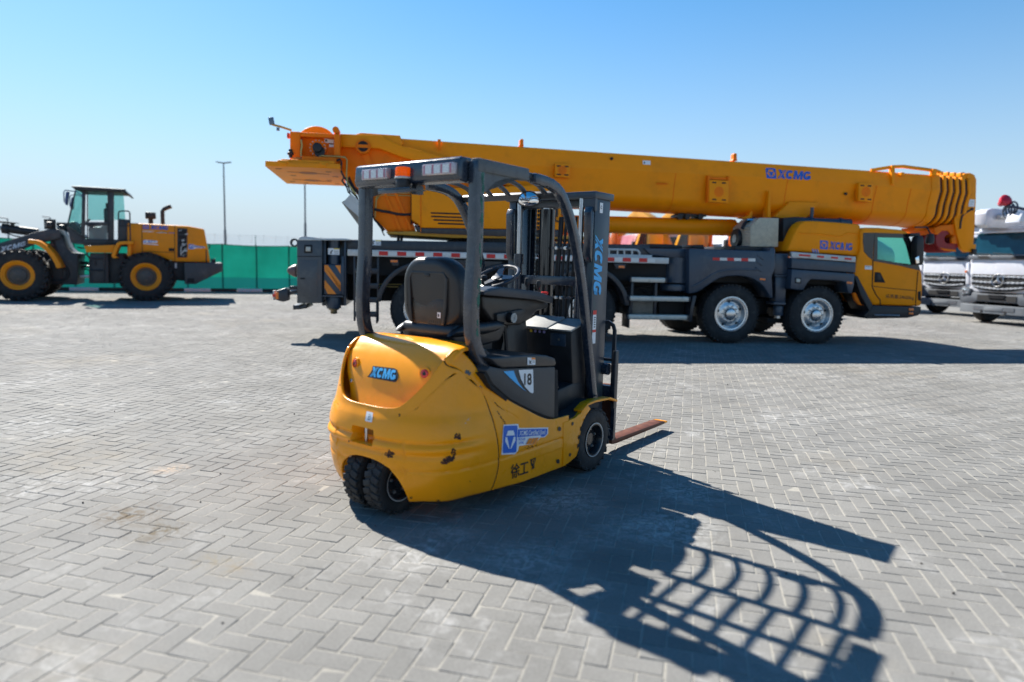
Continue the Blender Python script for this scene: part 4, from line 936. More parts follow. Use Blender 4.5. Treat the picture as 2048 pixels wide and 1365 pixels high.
b = MB(); b.lathe([(.10, 0), (.09, -.03), (.06, -.035), (.055, -.06), (.07, -.07), (.05, -.10), (0, -.105)], (xa, .2, zb_ - .25), 'z', 24); b.build('jack_foot', mat('brass nut', (.25, .2, .12), .4, .7, var=.3), jb)
mk = Marks()
for pp in ([(.06, .98), (.24, .98), (.96, .43), (.96, .12)], [(.06, .98), (.06, .82), (.96, .12), (.96, .12 + .1)], [(.06, .52), (.70, .02), (.20, .02), (.06, .22)], [(.64, .98), (.96, .98), (.96, .72)]): mk.add(P(*pp), 0)
mk.L = [(P((.04, .97), (.24, .97), (.95, .40), (.95, .12)), 0), (P((.04, .97), (.04, .78), (.95, .12), (.95, .30)), 0), (P((.04, .50), (.70, .03), (.22, .03), (.04, .24)), 0), (P((.64, .97), (.95, .97), (.95, .70)), 0)]
mk.build('hazard_stripes', [ORS], jb, lambda u, v, h: (xa - .155 + .31 * u, .035 - h, zb_ + (zt_ - zb_) * v))
mk = Marks(); mk.add(rect(0, 0, 1, 1), 0); mk.add(rect(.5, .86, 1, 1), 1); mk.add(P((.15, .1), (.25, .55), (.4, .75), (.45, .6), (.3, .45), (.35, .2)), 2)
for k in range(3): mk.add(rect(.55, .15 + .2 * k, .92, .20 + .2 * k), 2)
LBY = mat('label yellow', (.75, .55, .05), .5)
mk.build('warning_label', [WHT, LBY, INK], jk, lambda u, v, h: (xa - .085 + .20 * u, .092 - h, CR.y(666, 510, .1)[1] + .115 * v))
b = MB(); cpl(b, [(552, 582), (572, 576), (576, 580), (576, 602), (566, 604), (552, 601)], .02, .24, .015); cpl(b, [(572, 584), (596, 580), (596, 586), (576, 592)], .08, .05, .004); cpl(b, [(580, 573), (594, 572), (594, 580), (580, 580)], .10, .1, .006)
lb = b.build('tail_lamp_bracket', CHAR, ck)
b = MB(); cpl(b, [(551.5, 584), (557, 584), (557, 599), (551.5, 599)], .01, .2, .003); b.build('marker_lamp', ORL, lb)
x, z = CR.y(549, 591, .12); b = MB(); b.box((x, .14, z), (.03, .2, .17), bev=.008); b.m(1).box((x, .14, z), (.034, .22, .05)); b.build('tail_lamp', [SILV, RED], lb)
b = MB(); x, z = CR.y(590, 542, .3); b.lathe([(0, -.16), (.05, -.14), (.10, -.06), (.12, 0), (.11, .01), (0, .02)], (x + .02, .3, z), 'x', 24); b.build('spot_reflector', mat('dull copper reflector', (.12, .07, .07), .4), ck)
b = MB(); cpl(b, [(586, 611), (598, 611), (598, 616), (612, 608), (614, 617), (600, 619), (586, 620)], .05, .8, .004); b.build('rear_underrun_bar', CHAR, ck)
# ---- deck, reflective rail, rear ladder
b = MB(); cpl(b, [(690, 480), (1300, 490), (1300, 518), (690, 505)], .16, 2.42, .01); b.build('deck_side', CHAR, ck)
xr0, xr1 = CR.y(695, 506)[0], CR.y(1337, 525)[0]
b = MB(); b.box(((xr0 + xr1) / 2, .03, 1.585), (xr1 - xr0, .10, .115), bev=.006); rl = b.build('side_rail', SILV, ck)
xs0, xs1 = CR.y(758, 510)[0], CR.y(794.5, 511)[0]; per = xs1 - xs0; rw = CR.y(776, 510)[0] - xs0
k = 0; b = MB()
while xs0 + per * k + rw < xr1 - .25:
    x = xs0 + per * k; b.m(0).box((x + rw / 2, -.021, 1.585), (rw, .006, .074)); b.m(1).box((x + rw + (per - rw) / 2, -.0205, 1.585), (per - rw - .01, .005, .074)); k += 1
b.build('reflector_tape', [RED, mat('reflective white', (.62, .63, .62), .3, .1)], rl)
b = MB(); cpl(b, [(797, 522), (786, 519), (779, 519), (783, 527), (785, 532), (797, 532)], .0, .05, .004); b.m(1); cpl(b, [(781, 520.5), (795, 520.5), (795, 525), (781, 525)], -.006, .02, .002); b.build('side_marker', [CHAR, ORL], ck)
b = MB(); cpl(b, [(1228, 527), (1252, 529), (1250, 538), (1232, 538)], .0, .05, .004); b.m(1); cpl(b, [(1237, 531.5), (1249, 532), (1249, 536.5), (1237, 536)], -.006, .02, .002); b.build('side_marker', [CHAR, ORL], ck)
b = MB(); cpl(b, [(905, 520), (1006, 524), (988, 541), (921, 541)], .06, .03, .005); b.build('rail_gusset', CHAR, ck); b = MB(); cpl(b, [(1100, 526), (1145, 527), (1145, 560), (1100, 560)], .12, .5, .008); b.build('valve_cover', CHAR, ck)
mk = Marks(); mk.add(rect(0, 0, 1, 1), 0); mk.add(rect(.45, .78, 1, 1), 1); mk.add(P((.1, .2), (.15, .7), (.3, .85), (.38, .7), (.2, .55), (.3, .3), (.25, .15)), 2)
for k in range(3): mk.add(rect(.5, .15 + .18 * k, .92, .2 + .18 * k), 2)
mk.build('warning_label', [WHT, LBY, INK], ck, flat(CR, ((742.5, 480), (761.5, 481), (761.5, 491.5), (742.5, 490.5)), .158))
b = MB()
for u in (709, 756):
    x = CR.y(u, 560, .04)[0]; b.box((x, .06, CR.y(u, 575, .04)[1]), (.035, .06, 1.22), bev=.004)
xl0, xl1 = CR.y(709, 560, .04)[0], CR.y(756, 560, .04)[0]
for v in (542, 572, 600, 629): b.box(((xl0 + xl1) / 2, .05, CR.y(730, v, .02)[1]), (xl1 - xl0, .10, .095), bev=.006)
b.build('rear_ladder', CHAR, ck)
# ---- mudguards over the rear axles
def fender(xc, rad, a0, a1, w0_, y0, d):
    n = 18; b = MB(); b.strip([(xc + rad * math.cos(R(a0 + (a1 - a0) * k / n)), WR + .03 + rad * math.sin(R(a0 + (a1 - a0) * k / n))) for k in range(n + 1)], w0_, y0, y0 + d, bev=.008); b.build('mudguard', CHAR, ck)
for xc in (-6.04, -4.50, -2.96): fender(xc, .80, 8, 172, .085, -.01, .46)
b = MB(); x = -2.96 + .82; b.box((x + .02, .2, .50), (.03, .42, .42), bev=.01); b.build('mud_flap', BLK, ck)
b = MB(); x = -6.04 - .82; b.box((x - .0, .2, .52), (.03, .42, .40), bev=.01); b.build('mud_flap', BLK, ck)
# ---- hand rail rack, steps and boxes ahead of the third axle
b = MB(); zr0 = CR.y(1220, 512, .1)[1]
b.box(((CR.y(1200, 512, .1)[0] + CR.y(1303, 515, .1)[0]) / 2, .10, CR.y(1250, 513, .1)[1]), (CR.y(1303, 515, .1)[0] - CR.y(1200, 512, .1)[0], .06, .07), bev=.004)
hp = CR.ys([(1205, 512), (1205, 503), (1209, 499.5), (1216, 499), (1270, 500), (1276, 502), (1279, 506), (1279, 514)], .1); b.tube([(p[0], .10, p[1]) for p in hp], .022, 8)
for u in (1218, 1235, 1248.5, 1264): x, z = CR.y(u, 500, .1); x2, z2 = CR.y(u, 513, .1); b.tube([(x, .10, z), (x2, .10, z2)], .018, 8)
b.build('deck_hand_rail', SILV, ck)
b = MB()
for (u0, v0, u1, v1) in ((1262, 557, 1330, 562), (1259, 592, 1377, 602), (1256, 629, 1374, 639)):
    xa_, za_ = CR.y(u0, (v0 + v1) / 2, -.02); xb_, _ = CR.y(u1, v1, -.02); b.m(0).box(((xa_ + xb_) / 2, .03, za_), (xb_ - xa_, .16, .095), bev=.02); b.m(1).box((xa_ - .012, .03, za_), (.03, .17, .1), bev=.005); b.box((xb_ + .012, .03, za_), (.03, .17, .1), bev=.005)
b.m(1)
for (u, v0, v1) in ((1266, 560, 628), (1314, 560, 632)): x, z0_ = CR.y(u, v0, .02); _, z1_ = CR.y(u, v1, .02); b.box((x, .08, (z0_ + z1_) / 2), (.05, .08, z0_ - z1_), bev=.006)
b.build('side_steps', [mat('step tread alloy', (.55, .53, .47), .45, .3, var=.12, scale=20, dirt=(.2, .17, .12), dirt_amt=.5, dirt_scale=8), CHAR], ck)
b = MB(); cpl(b, [(1250, 598), (1308, 602), (1308, 634), (1250, 630)], .25, .6, .03); b.build('air_tank', mat('tank dusty grey', (.22, .20, .17), .6, var=.25, scale=6), ck)
b = MB(); cpl(b, [(1318, 596), (1380, 600), (1380, 640), (1318, 640)], .30, .8, .02); cpl(b, [(1270, 535), (1330, 540), (1330, 600), (1270, 596)], .75, .4, .02); b.build('valve_box', VOID, ck)
b = MB(); x, z = CR.y(1283, 550, .4); b.lathe([(0, .12), (.06, .11), (.10, .05), (.10, -.10), (0, -.12)], (x, .5, z), 'z', 16); b.build('air_dryer', CHAR, ck)
b = MB(); x0_, z0_ = CR.y(1358, 516, .25); _, z1_ = CR.y(1358, 566, .25); b.cyl((x0_, .36, z1_), (x0_, .36, z0_), .26, seg=32); _, z2_ = CR.y(1358, 582, .25); b.cyl((x0_ - .03, .36, z2_), (x0_ - .03, .36, z1_ - .03), .29, seg=32, bev=.01)
cpl(b, [(1336, 515), (1378, 517), (1378, 566), (1360, 566)], .34, .5, .01); b.build('outrigger_pivot', NAVY, ck)
b = MB(); cpl(b, [(1288, 497), (1380, 498), (1380, 514), (1350, 516), (1303, 511)], .12, 2.4, .012); cpl(b, [(1205, 495), (1300, 497), (1306, 511), (1300, 517), (1205, 515)], .22, 2.2, .01); b.build('deck_box', NAVY, ck)
b = MB(); cpl(b, [(1300, 488), (1340, 489), (1365, 492), (1365, 498), (1300, 497)], .5, 1.0, .02); cpl(b, [(1384, 490), (1408, 490), (1410, 498), (1384, 498)], .5, .8, .02); cpl(b, [(1470, 492), (1548, 493), (1548, 504), (1470, 502)], .25, 1.6, .01); b.build('deck_fittings', BLK, ck)
# ---- front outrigger fender
fpx = [(1378, 497), (1540, 503), (1541, 496), (1549, 495.5), (1551, 500), (1551, 534), (1548, 545), (1544, 552), (1546, 597), (1541, 596), (1535, 585), (1528, 574), (1518, 565), (1506, 557.5), (1492, 553.5), (1475, 552), (1455, 553), (1440, 556.5), (1428, 562.5), (1416, 571), (1405, 579), (1394, 585), (1378, 588)]
fd = cpart('outrigger_fender', fpx, -.06, .48, NAVY, .02)
cpart('fender_beam', [(1378, 499), (1540, 504), (1545, 552), (1378, 552)], .44, 1.85, NAVY, .01)
b = MB(); fl = CR.ys([(1382, 574), (1398, 568), (1412, 558), (1426, 549), (1442, 543), (1460, 540), (1490, 539.5), (1516, 540)], -.07); b.strip(resample(fl, 20), .035, -.075, -.045, bev=.01); b.build('fender_crease', NAVY, fd)
b = MB()
for (u, v) in ((1521, 515), (1519, 527), (1517, 539)): x, z = CR.y(u, v, -.07); b.box((x, -.062, z), (.16, .02, .03), Matrix.Rotation(R(32), 3, 'Y'), bev=.01)
b.build('fender_ribs', NAVY, fd)
mk = Marks()
for k in range(6): mk.add(rect(k / 6, 0, (k + 1) / 6, 1), k % 2)
mk.build('reflector_tape', [RED, MATS['reflective white']], fd, flat(CR, ((1425.5, 515.5), (1510.5, 517.5), (1510.5, 523.5), (1425.5, 521)), -.061), dh=.0002)
b = MB(); cpl(b, [(1520, 556.5), (1531, 557.5), (1531, 561.5), (1520, 560.5)], -.07, .02, .003); b.build('side_marker', ORL, fd)
b = MB(); cpl(b, [(1386, 592), (1393, 592), (1387, 620), (1384, 644), (1378, 644), (1381, 618)], .0, .35, .005); b.build('wheel_arch_flap', CHAR, ck)
# front jack
b = MB(); cpl(b, [(1551, 508), (1577, 508), (1576, 550), (1549, 549)], .10, .3, .012); cpl(b, [(1549, 550), (1575, 551), (1574, 554), (1549, 553)], .07, .34, .004); cpl(b, [(1551, 553), (1573, 554), (1571, 606), (1551, 605)], .12, .26, .02); cpl(b, [(1548, 605), (1572, 606), (1571, 611), (1548, 610)], .08, .34, .006)
x0_, z0_ = CR.y(1559, 612, .2); _, z1_ = CR.y(1559, 632, .2); b.cyl((x0_, .24, z1_), (x0_, .24, z0_), .10, seg=24, bev=.01); b.m(1).cyl((x0_, .24, z1_ - .05), (x0_, .24, z1_), .065, seg=20); b.build('front_jack', [NAVY, STEEL], ck)
b = MB(); cpl(b, [(1535, 636), (1580, 638), (1580, 648), (1535, 646)], .35, .6, .02); b.build('jack_cross_beam', VOID, ck)
# ---- engine bay side, hood, stowage box
es = cpart('engine_side_panel', [(1584, 516), (1712, 526), (1711, 546), (1583, 537)], -.05, 2.85, NAVY, .012)
ep = cpart('front_mudguard', [(1584, 539), (1710, 548), (1708, 572), (1703.5, 588), (1697, 586), (1692, 565), (1680, 562), (1655, 560.5), (1622, 559), (1615, 566), (1608, 579), (1604, 581), (1581, 578)], -.07, .45, NAVY, .014)
b = cpl(MB(), [(1591, 556), (1602.5, 556.5), (1602.5, 567), (1591, 566.5)], -.085, .03, .006); cpl(b.m(1), [(1593, 558), (1600.5, 558.3), (1600.5, 565), (1593, 564.7)], -.09, .02, .003); b.build('work_lamp', [VOID, MATS['lamp glass pale']], ep)
b = MB(); cpl(b, [(1694, 563.5), (1705, 564.5), (1705, 568.5), (1694, 567.5)], -.08, .02, .003); b.build('side_marker', ORL, ep)
rl2 = cpart('front_side_rail', [(1583, 504), (1712, 514), (1711.5, 525), (1584, 515)], -.085, .06, SILV, .006)
mk = Marks()
for (u0, v0, u1, v1) in ((1598, 508.5, 1621, 513.5), (1634, 511.5, 1648, 516.0), (1662, 513.5, 1676, 518), (1689, 515.7, 1703, 520.2)): mk.add(P((u0, v0), (u1, v0 + (u1 - u0) * .07), (u1, v1 + .6), (u0, v1 - (u1 - u0) * .05)), 0)
mk.build('reflector_tape', [RED], rl2, con(-.085))
hpx = [(1574, 503), (1584, 478), (1593, 459), (1600, 449), (1606, 444.5), (1613, 442), (1630, 442), (1680, 445.5), (1722, 449), (1722, 513), (1590, 504)]
hd = cpart('engine_hood', hpx, .06, 2.6, ORG, .05)
b = MB(); b.tube([(p[0], .055, p[1]) for p in CR.ys([(1598, 466), (1640, 468), (1680, 473), (1688, 470), (1694, 466), (1722, 468)], .06)], .012, 6); b.build('hood_crease', ORG, hd)
b = cpl(MB(), [(1566, 503), (1567, 436), (1599, 434), (1603, 442), (1592, 460), (1576, 500)], .35, 2.0, .01); b.build('cooling_housing', BLK, ck)
b = MB(); x0_, z0_ = CR.y(1600, 440, .5); x1_, z1_ = CR.y(1703, 445, .5); b.cyl((x0_, .55, z0_ - .03), (x1_, .55, z1_ - .02), .085, seg=20); 
for q in (.22, .8): xx = x0_ + (x1_ - x0_) * q; b.cyl((xx - .03, .55, z0_ - .027), (xx + .03, .55, z0_ - .027), .098, seg=20)
b.cyl((x0_ + .28, .55, z0_), (x0_ + .28, .55, z0_ + .26), .035, seg=12); b.build('air_intake_tube', NAVY, ck)
alu = mat('tread plate alloy', (.66, .60, .46), .5, .08, var=.15, scale=20, dirt=(.3, .24, .15), dirt_amt=.4, dirt_scale=8)
def tread(m):
    t_ = m.node_tree; b_ = [n for n in t_.nodes if n.type == 'BSDF_PRINCIPLED'][0]; L = t_.links.new
    tc = t_.nodes.new('ShaderNodeTexCoord'); wv = []
    for a in (45, -45):
        mp = t_.nodes.new('ShaderNodeMapping'); mp.inputs['Rotation'].default_value = (0, R(a), 0); L(tc.outputs['Object'], mp.inputs[0])
        wn = t_.nodes.new('ShaderNodeTexWave'); wn.inputs['Scale'].default_value = 9; wn.bands_direction = 'X'; L(mp.outputs[0], wn.inputs['Vector']); wv.append(wn.outputs['Fac'])
    mu = t_.nodes.new('ShaderNodeMath'); mu.operation = 'MULTIPLY'; L(wv[0], mu.inputs[0]); L(wv[1], mu.inputs[1])
    bp = t_.nodes.new('ShaderNodeBump'); bp.inputs['Strength'].default_value = .9; bp.inputs['Distance'].default_value = .03; L(mu.outputs[0], bp.inputs['Height']); L(bp.outputs[0], b_.inputs['Normal'])
tread(alu)
b = cpl(MB(), [(1501, 453), (1519, 436), (1557.5, 436.5), (1556, 494), (1500.5, 493.5)], .22, .75, .006); b.build('stowage_box', alu, ck)
x0_, z0_ = CR.y(1474, 478, .75); b = MB(); b.lathe([(.05, -.06), (.19, -.06), (.205, -.03), (.205, .03), (.19, .06), (.05, .06)], (x0_, .75, z0_), 'x', 40, close=True); b.m(1).cyl((x0_ - .065, .75, z0_), (x0_ + .05, .75, z0_), .085, seg=24); b.build('hose_reel', [BLK, SILV], ck)
b = MB(); b.tube([(p[0], .5, p[1]) for p in CR.ys([(1484, 458), (1490, 446), (1500, 440), (1512, 438)], .5)], .035, 8); b.m(1).box((CR.y(1498, 440, .5)[0], .45, CR.y(1498, 440, .5)[1]), (.12, .05, .03)); b.build('boom_rest_hose', [BLK, CYA], ck)
# ---- driver's cab
cpx = [(1722, 461), (1729, 455.5), (1760, 456), (1808, 460.5), (1816, 465), (1822, 482), (1832, 514), (1845.5, 550), (1846, 584), (1843, 613), (1746, 610.5), (1728, 580), (1709, 548), (1713, 520), (1721, 500)]
cb = cpart('driver_cab', cpx, .0, 2.2, ORG, .05)
dk = mat('cab window black', (.010, .011, .013), .2, coat=.4)
bb = MB(); bb.prism(CR.ys([(1753, 472), (1810, 473.5), (1816, 489), (1827, 532), (1790, 528), (1753, 521)], 0), -.3, 2.6); cut(cb, bb)
bb = MB(); bb.prism(CR.ys([(1752, 469), (1880, 470), (1880, 538), (1752, 524)], 0), .07, 2.13); cut(cb, bb)      # hollow cab, open at the windscreen
q0, q1 = CR.ys([(1815, 468), (1842, 541)], 0); b = MB(); b.grid([[(q0[0], .08, q0[1]), (q0[0], 2.12, q0[1])], [(q1[0], .08, q1[1]), (q1[0], 2.12, q1[1])]]); b.build('windscreen', glass('cab glass', (.62, .97, .88), .16), cb)
b = cpl(MB(), [(1727, 466), (1749, 466), (1747, 495), (1745.5, 521), (1736, 513), (1728, 503), (1726, 485)], -.008, .02, 0); b.build('quarter_window', dk, cb)
wo = [(1749.5, 466), (1815, 468.5), (1822, 482), (1833, 514), (1841, 542), (1800, 532), (1747, 522.5)]; wi = [(1755.5, 475), (1807.5, 476.5), (1813, 489), (1819.5, 511), (1824, 529.5), (1790, 525), (1755, 519)]
for y0 in (-.012, 2.18):
    t_ = bmesh.new(); A_ = [CR.y(u, v, -.012) for u, v in wo]; B_ = [CR.y(u, v, -.012) for u, v in wi]
    vs = [[t_.verts.new((p[0], y0 + d_, p[1])) for p in pp] for d_ in (0, .032) for pp in (A_, B_)]
    for k in range(7):
        j = (k + 1) % 7
        for a_, c_ in ((0, 1), (2, 3), (0, 2), (1, 3)): t_.faces.new((vs[a_][k], vs[a_][j], vs[c_][j], vs[c_][k]))
    dr = MB()._join(t_).build('door_window_frame', dk, cb)
    b = MB(); b.prism([CR.y(u, v, -.012) for u, v in wi], y0 + .012, y0 + .016); b.build('door_glass', glass('cab glass', (.62, .97, .88), .16), dr)
x, z = CR.y(1772, 512, 0); b = MB(); b.box((x, 1.5, z + .02), (.16, .5, .5), Matrix.Rotation(R(-8), 3, 'Y'), bev=.05); b.box((x + .25, 1.5, z - .22), (.5, .5, .14), bev=.04); b.box((x - .02, 1.5, z + .33), (.12, .3, .15), bev=.03); b.build('driver_seat', mat('seat grey', (.10, .11, .12), .7), cb)
x, z = CR.y(1812, 522, 0); b = MB(); b.tube([(x - .05 + .12 * math.cos(a), 1.5 + .2 * math.sin(a), z + .16 * math.cos(a)) for a in [6.283 * k / 24 for k in range(24)]], .018, 6, closed=True); b.cyl((x - .05, 1.5, z), (x + .08, 1.5, z - .25), .03); b.build('steering_wheel', VOID, cb)
b = MB(); sm = lambda pp, y=-.004: [(q[0], y, q[1]) for q in CR.ys(pp, y)]
b.tube(sm([(1746, 521), (1745.5, 545), (1744.5, 574), (1752, 590), (1760.5, 601), (1760.5, 611)]), .010, 6); b.tube(sm([(1745, 573), (1790, 578), (1834, 582)]), .006, 6); b.tube(sm([(1836, 543), (1833, 580), (1831, 613)]), .008, 6); b.build('door_seam', VOID, cb)
b = cpl(MB(), [(1750, 544.5), (1761, 545.5), (1771, 566), (1749, 565)], -.01, .02, .004); b.m(1); cpl(b, [(1754, 548), (1760, 548), (1763, 560), (1755, 560)], -.02, .015, .004); b.build('door_handle', [VOID, BLK], cb)
mk = Marks(); mk.add(fit(text_polys('总质量:54600kg', 0, .004), (0, 0, 1, 1)), 0); mk.build('weight_lettering', [INK], cb, flat(CR, ((1771, 588.3), (1827.5, 592), (1827.5, 601.5), (1771, 597.5)), .0), h0=.003)
mk = Marks(); mk.add(rect(0, 0, 1, 1), 0); mk.add(rect(.1, .7, .8, .8), 1); mk.build('cab_label', [WHT, INK], cb, flat(CR, ((1729.5, 531.5), (1743.5, 532.5), (1743.5, 540), (1729.5, 539)), .0), h0=.003)
mk = Marks()
BLUY = mat('logo blue', (.012, .11, .50), .4)
mk.add(rrect(0, 0, .235, 1, .02, .06), 0)
for q in emblem(.0, .02, .235, .98): mk.add(q, 1)
add_xcmg(mk, (.27, .05, 1.0, .95), 0, 1); mk.add(P((.70, .0), (.745, .0), (.80, 1.0), (.755, 1.0)), 1)
mk.build('hood_logo', [BLUY, ORG], hd, flat(CR, ((1640, 481), (1706, 486.5), (1706, 503), (1640, 498.5)), .06), h0=.003)
mk = Marks()
for k in range(3): mk.add(P((.0 + .33 * k, 1), (.14 + .33 * k, 1), (.30 + .33 * k, 0), (.16 + .33 * k, 0)), 0); mk.add(P((.14 + .33 * k, 1), (.20 + .33 * k, 1), (.36 + .33 * k, 0), (.30 + .33 * k, 0)), 1)
mk.build('hood_stripes', [BLUY, WHT], hd, flat(CR, ((1623.5, 498.5), (1637.5, 499.5), (1637.5, 507), (1623.5, 506)), .06), h0=.003, dh=.0002)
b = cpl(MB(), [(1709, 552), (1715, 552), (1729, 578), (1746, 611), (1746, 634), (1733, 638), (1728, 632), (1739, 622), (1722, 592)], .0, .6, .012); b.build('cab_step_side', BLK, ck)
b = cpl(MB(), [(1745, 611), (1843, 614), (1842, 627), (1836, 632), (1816, 636.5), (1735, 638), (1740, 625)], -.01, 2.2, .02); bp_ = b.build('front_bumper', BLK, ck)
b = MB(); cpl(b, [(1818, 617), (1827, 617), (1828, 619.5), (1827, 622), (1818, 622)], -.02, .02, .003); cpl(b, [(1818, 625), (1827, 625.5), (1827, 629.5), (1818, 629)], -.02, .02, .003); b.build('indicator_lamp', ORL, bp_)
b = MB(); b.tube(sm([(1749, 630.5), (1775, 631), (1799, 631.5)], -.03), .014, 6); b.build('step_bar', STEEL, bp_)
b = cpl(MB(), [(1839, 583), (1842, 583), (1842, 603), (1836, 600), (1836, 584)], -.006, .02, .003); b.build('corner_grille', VOID, cb)
b = MB(); cpl(b, [(1706, 586), (1712, 586), (1722, 608), (1727, 611), (1718, 610), (1710, 600)], .08, .06, .006); cpl(b, [(1688, 565), (1690, 564), (1692, 578), (1690, 579)], .2, .06, .004); b.build('cab_support', ORG2, ck)
# mirrors
x0_, z0_ = CR.y(1841, 478, -.1); b = MB(); cpl(b, [(1836, 474), (1846, 472), (1849, 480), (1848, 525), (1845, 531), (1834, 530), (1834, 490)], -.22, .18, .02); cpl(b, [(1820, 467), (1840, 466), (1842, 473), (1822, 474)], -.12, .10, .01); mr_ = b.build('door_mirror', BLK, ck)
b = cpl(MB(), [(1831, 516), (1838, 512), (1839, 526), (1833, 528)], -.225, .02, .004); b.build('mirror_glass', MATS['mirror silver'], mr_)
b = MB(); x1_, z1_ = CR.y(1860, 478, .6); b.lathe([(0, .12), (.06, .10), (.085, 0), (.08, -.10), (0, -.12)], (x1_, .6, z1_), 'z', 20); b.tube([(x1_, .6, z1_ + .1), (x1_ - .1, .6, z1_ + .24), (x1_ - .45, .5, z1_ + .22)], .016, 8); b.build('front_mirror', BLK, ck)

# ================================================================== upper structure
b = MB(); xs, zs_ = CR.y(1005, 477, .5); b.lathe([(.5, .0), (.98, .0), (.98, .14), (.86, .14), (.86, .22), (.5, .22)], (xs, YC, 1.80), 'z', 72)
for k in range(96):
    a = 2 * math.pi * k / 96; b.box((xs + .985 * math.cos(a), YC + .985 * math.sin(a), 1.87), (.05, .034, .12), Matrix.Rotation(a, 3, 'Z'))
b.build('slewing_ring', mat('greasy gear', (.022, .020, .018), .45, .5, var=.4, scale=14), ck)
# side cover
sd = cpart('engine_cover', [(823, 381), (842, 379), (920, 376), (1045, 372), (1118, 366), (1125, 460), (1045, 459), (842, 456), (836, 448), (823, 440)], .22, .85, ORG, .02)
cpart('cover_skirt', [(829, 449), (842, 456.5), (1125, 460.5), (1123, 474), (1000, 473), (841, 466.5), (836, 463)], .24, .82, CHAR, .008, sd)
b = MB()
for (u0, v0, u1, v1) in ((862, 425.5, 946, 430), (862, 432.5, 946, 437), (867, 439.5, 946, 443.5), (876, 447, 946, 450)): x0_, z0_ = CR.y(u0, v0, .21); x1_, z1_ = CR.y(u1, v1, .21); b.box(((x0_ + x1_) / 2, .218, (z0_ + z1_) / 2), (x1_ - x0_, .012, .026))
b.build('louvres', VOID, sd)
b = MB(); b.tube([(q[0], .216, q[1]) for q in CR.ys([(841.5, 379), (841.5, 464)], .216)], .008, 6); b.tube([(q[0], .218, q[1]) for q in CR.ys([(1015, 395), (1028, 420), (1046, 456)], .216)], .01, 6); b.build('cover_seam', ORG2, sd)
# ribbed frame
fr = cpart('turntable_frame', [(757, 366), (764, 360), (822, 362), (824, 440), (832, 463), (776, 464), (748, 436), (748, 395)], .42, 1.9, ORG2, .012)
b = MB()
for pp in ([(769, 384), (801, 462)], [(789, 381), (822, 462)]):
    q = CR.ys(pp, .42); b.strip(q, .045, .385, .43)
b.build('frame_ribs', ORG2, fr)
b = MB()
for k in range(22): x0_, z0_ = CR.y(823, 385 + 3.0 * k, .40); b.box((x0_, .40, z0_), (.03, .03, .022))
b.build('frame_trim', VOID, fr)
cpart('frame_floor', [(772, 464), (832, 463), (1180, 474), (1180, 479), (905, 476), (775, 468.5)], .30, 2.1, mat('floor ochre paint', (.45, .24, .02), .5, var=.15), .006)
b = MB()
for dv in (0, 5): b.tube([(q[0], .395, q[1]) for q in CR.ys([(822, 387 + dv), (764, 385.5 + dv), (758, 388 + dv), (753, 396 + dv), (750, 436)], .395)], .010, 6)
b.build('pipe_run', MATS['brass pipe'], fr)
b = MB(); b.tube([(q[0], .385, q[1]) for q in CR.ys([(748, 419), (765, 423), (779, 425), (795, 429), (810, 430), (823, 429)], .385)], .024, 8); b.build('frame_hose', BLK, fr)
b = MB()
for u in (798, 804.5): b.tube([(q[0], .6, q[1]) for q in CR.ys([(u, 466), (u - 1, 474), (u - 2, 484)], .6)], .028, 8)
b.build('drop_hose', BLK, ck)
# boom foot web and main beam
wb = cpart('boom_foot_web', [(682, 293), (760, 296), (800, 312), (1010, 372), (1010, 395), (900, 400), (822, 400), (780, 436), (758, 440), (738, 420), (716, 392), (684, 350)], .66, 1.42, ORG2, .01)
cpart('boom_foot_beam', [(680, 268), (760, 271), (800, 291), (1020, 350), (1020, 372), (900, 340), (800, 313), (758, 297), (680, 294)], .56, 1.62, ORG, .012)
b = MB(); b.strip(CR.ys([(728, 300), (752, 372)], .66), .11, .62, .67); b.build('web_stiffener', ORG2, wb)
x0_, z0_ = CR.y(726.5, 294, .55); b = MB(); b.cyl((x0_, .50, z0_), (x0_, 2.25, z0_), .135, seg=36, bev=.01); b.m(1).cyl((x0_, .49, z0_), (x0_, .52, z0_), .095, seg=28); b.m(0).box((x0_, .485, z0_), (.20, .02, .055))
for k in range(6):
    a = R(60 * k + 30); b.cyl((x0_ + .115 * math.cos(a), .487, z0_ + .115 * math.sin(a)), (x0_ + .115 * math.cos(a), .51, z0_ + .115 * math.sin(a)), .012, seg=8)
b.build('boom_pivot', [ORG2, VOID], ck)
cpart('boom_foot_cap', [(712, 268.5), (722, 266), (800, 271.5), (806, 288), (800, 295), (712, 272)], .62, 1.5, ORG, .01)
# winch housing
wf_ = MB()
cpl(wf_, [(580, 263), (600, 264), (600, 322), (580, 320)], .40, .25, .01); cpl(wf_, [(668, 268), (680, 268.5), (680, 330), (668, 328)], .36, .3, .012)
cpl(wf_, [(598, 264.5), (670, 268.5), (670, 276), (598, 273)], .42, .2, .01)
x0_, z0_ = CR.y(673, 265, .5); wf_.cyl((x0_, .36, z0_ + .02), (x0_, .62, z0_ + .02), .058, seg=20)
wn = wf_.build('winch_frame', ORG2, ck)
cpart('winch_plate', [(594, 268), (676, 272), (676, 326), (594, 322)], .58, 1.6, ORG2, .006, wn)
x0_, z0_ = CR.y(635, 296, .50); b = MB(); b.cyl((x0_, .53, z0_), (x0_, .6, z0_), .165, seg=40, bev=.006); b.m(1).cyl((x0_, .44, z0_), (x0_, .56, z0_), .085, seg=28, bev=.012); b.cyl((x0_ + .03, .5, z0_ - .06), (x0_ + .03, .56, z0_ - .06), .10, seg=24)
for k in range(14): a = 6.283 * k / 14; b.m(2).cyl((x0_ + .135 * math.cos(a), .515, z0_ + .135 * math.sin(a)), (x0_ + .135 * math.cos(a), .54, z0_ + .135 * math.sin(a)), .011, seg=8)
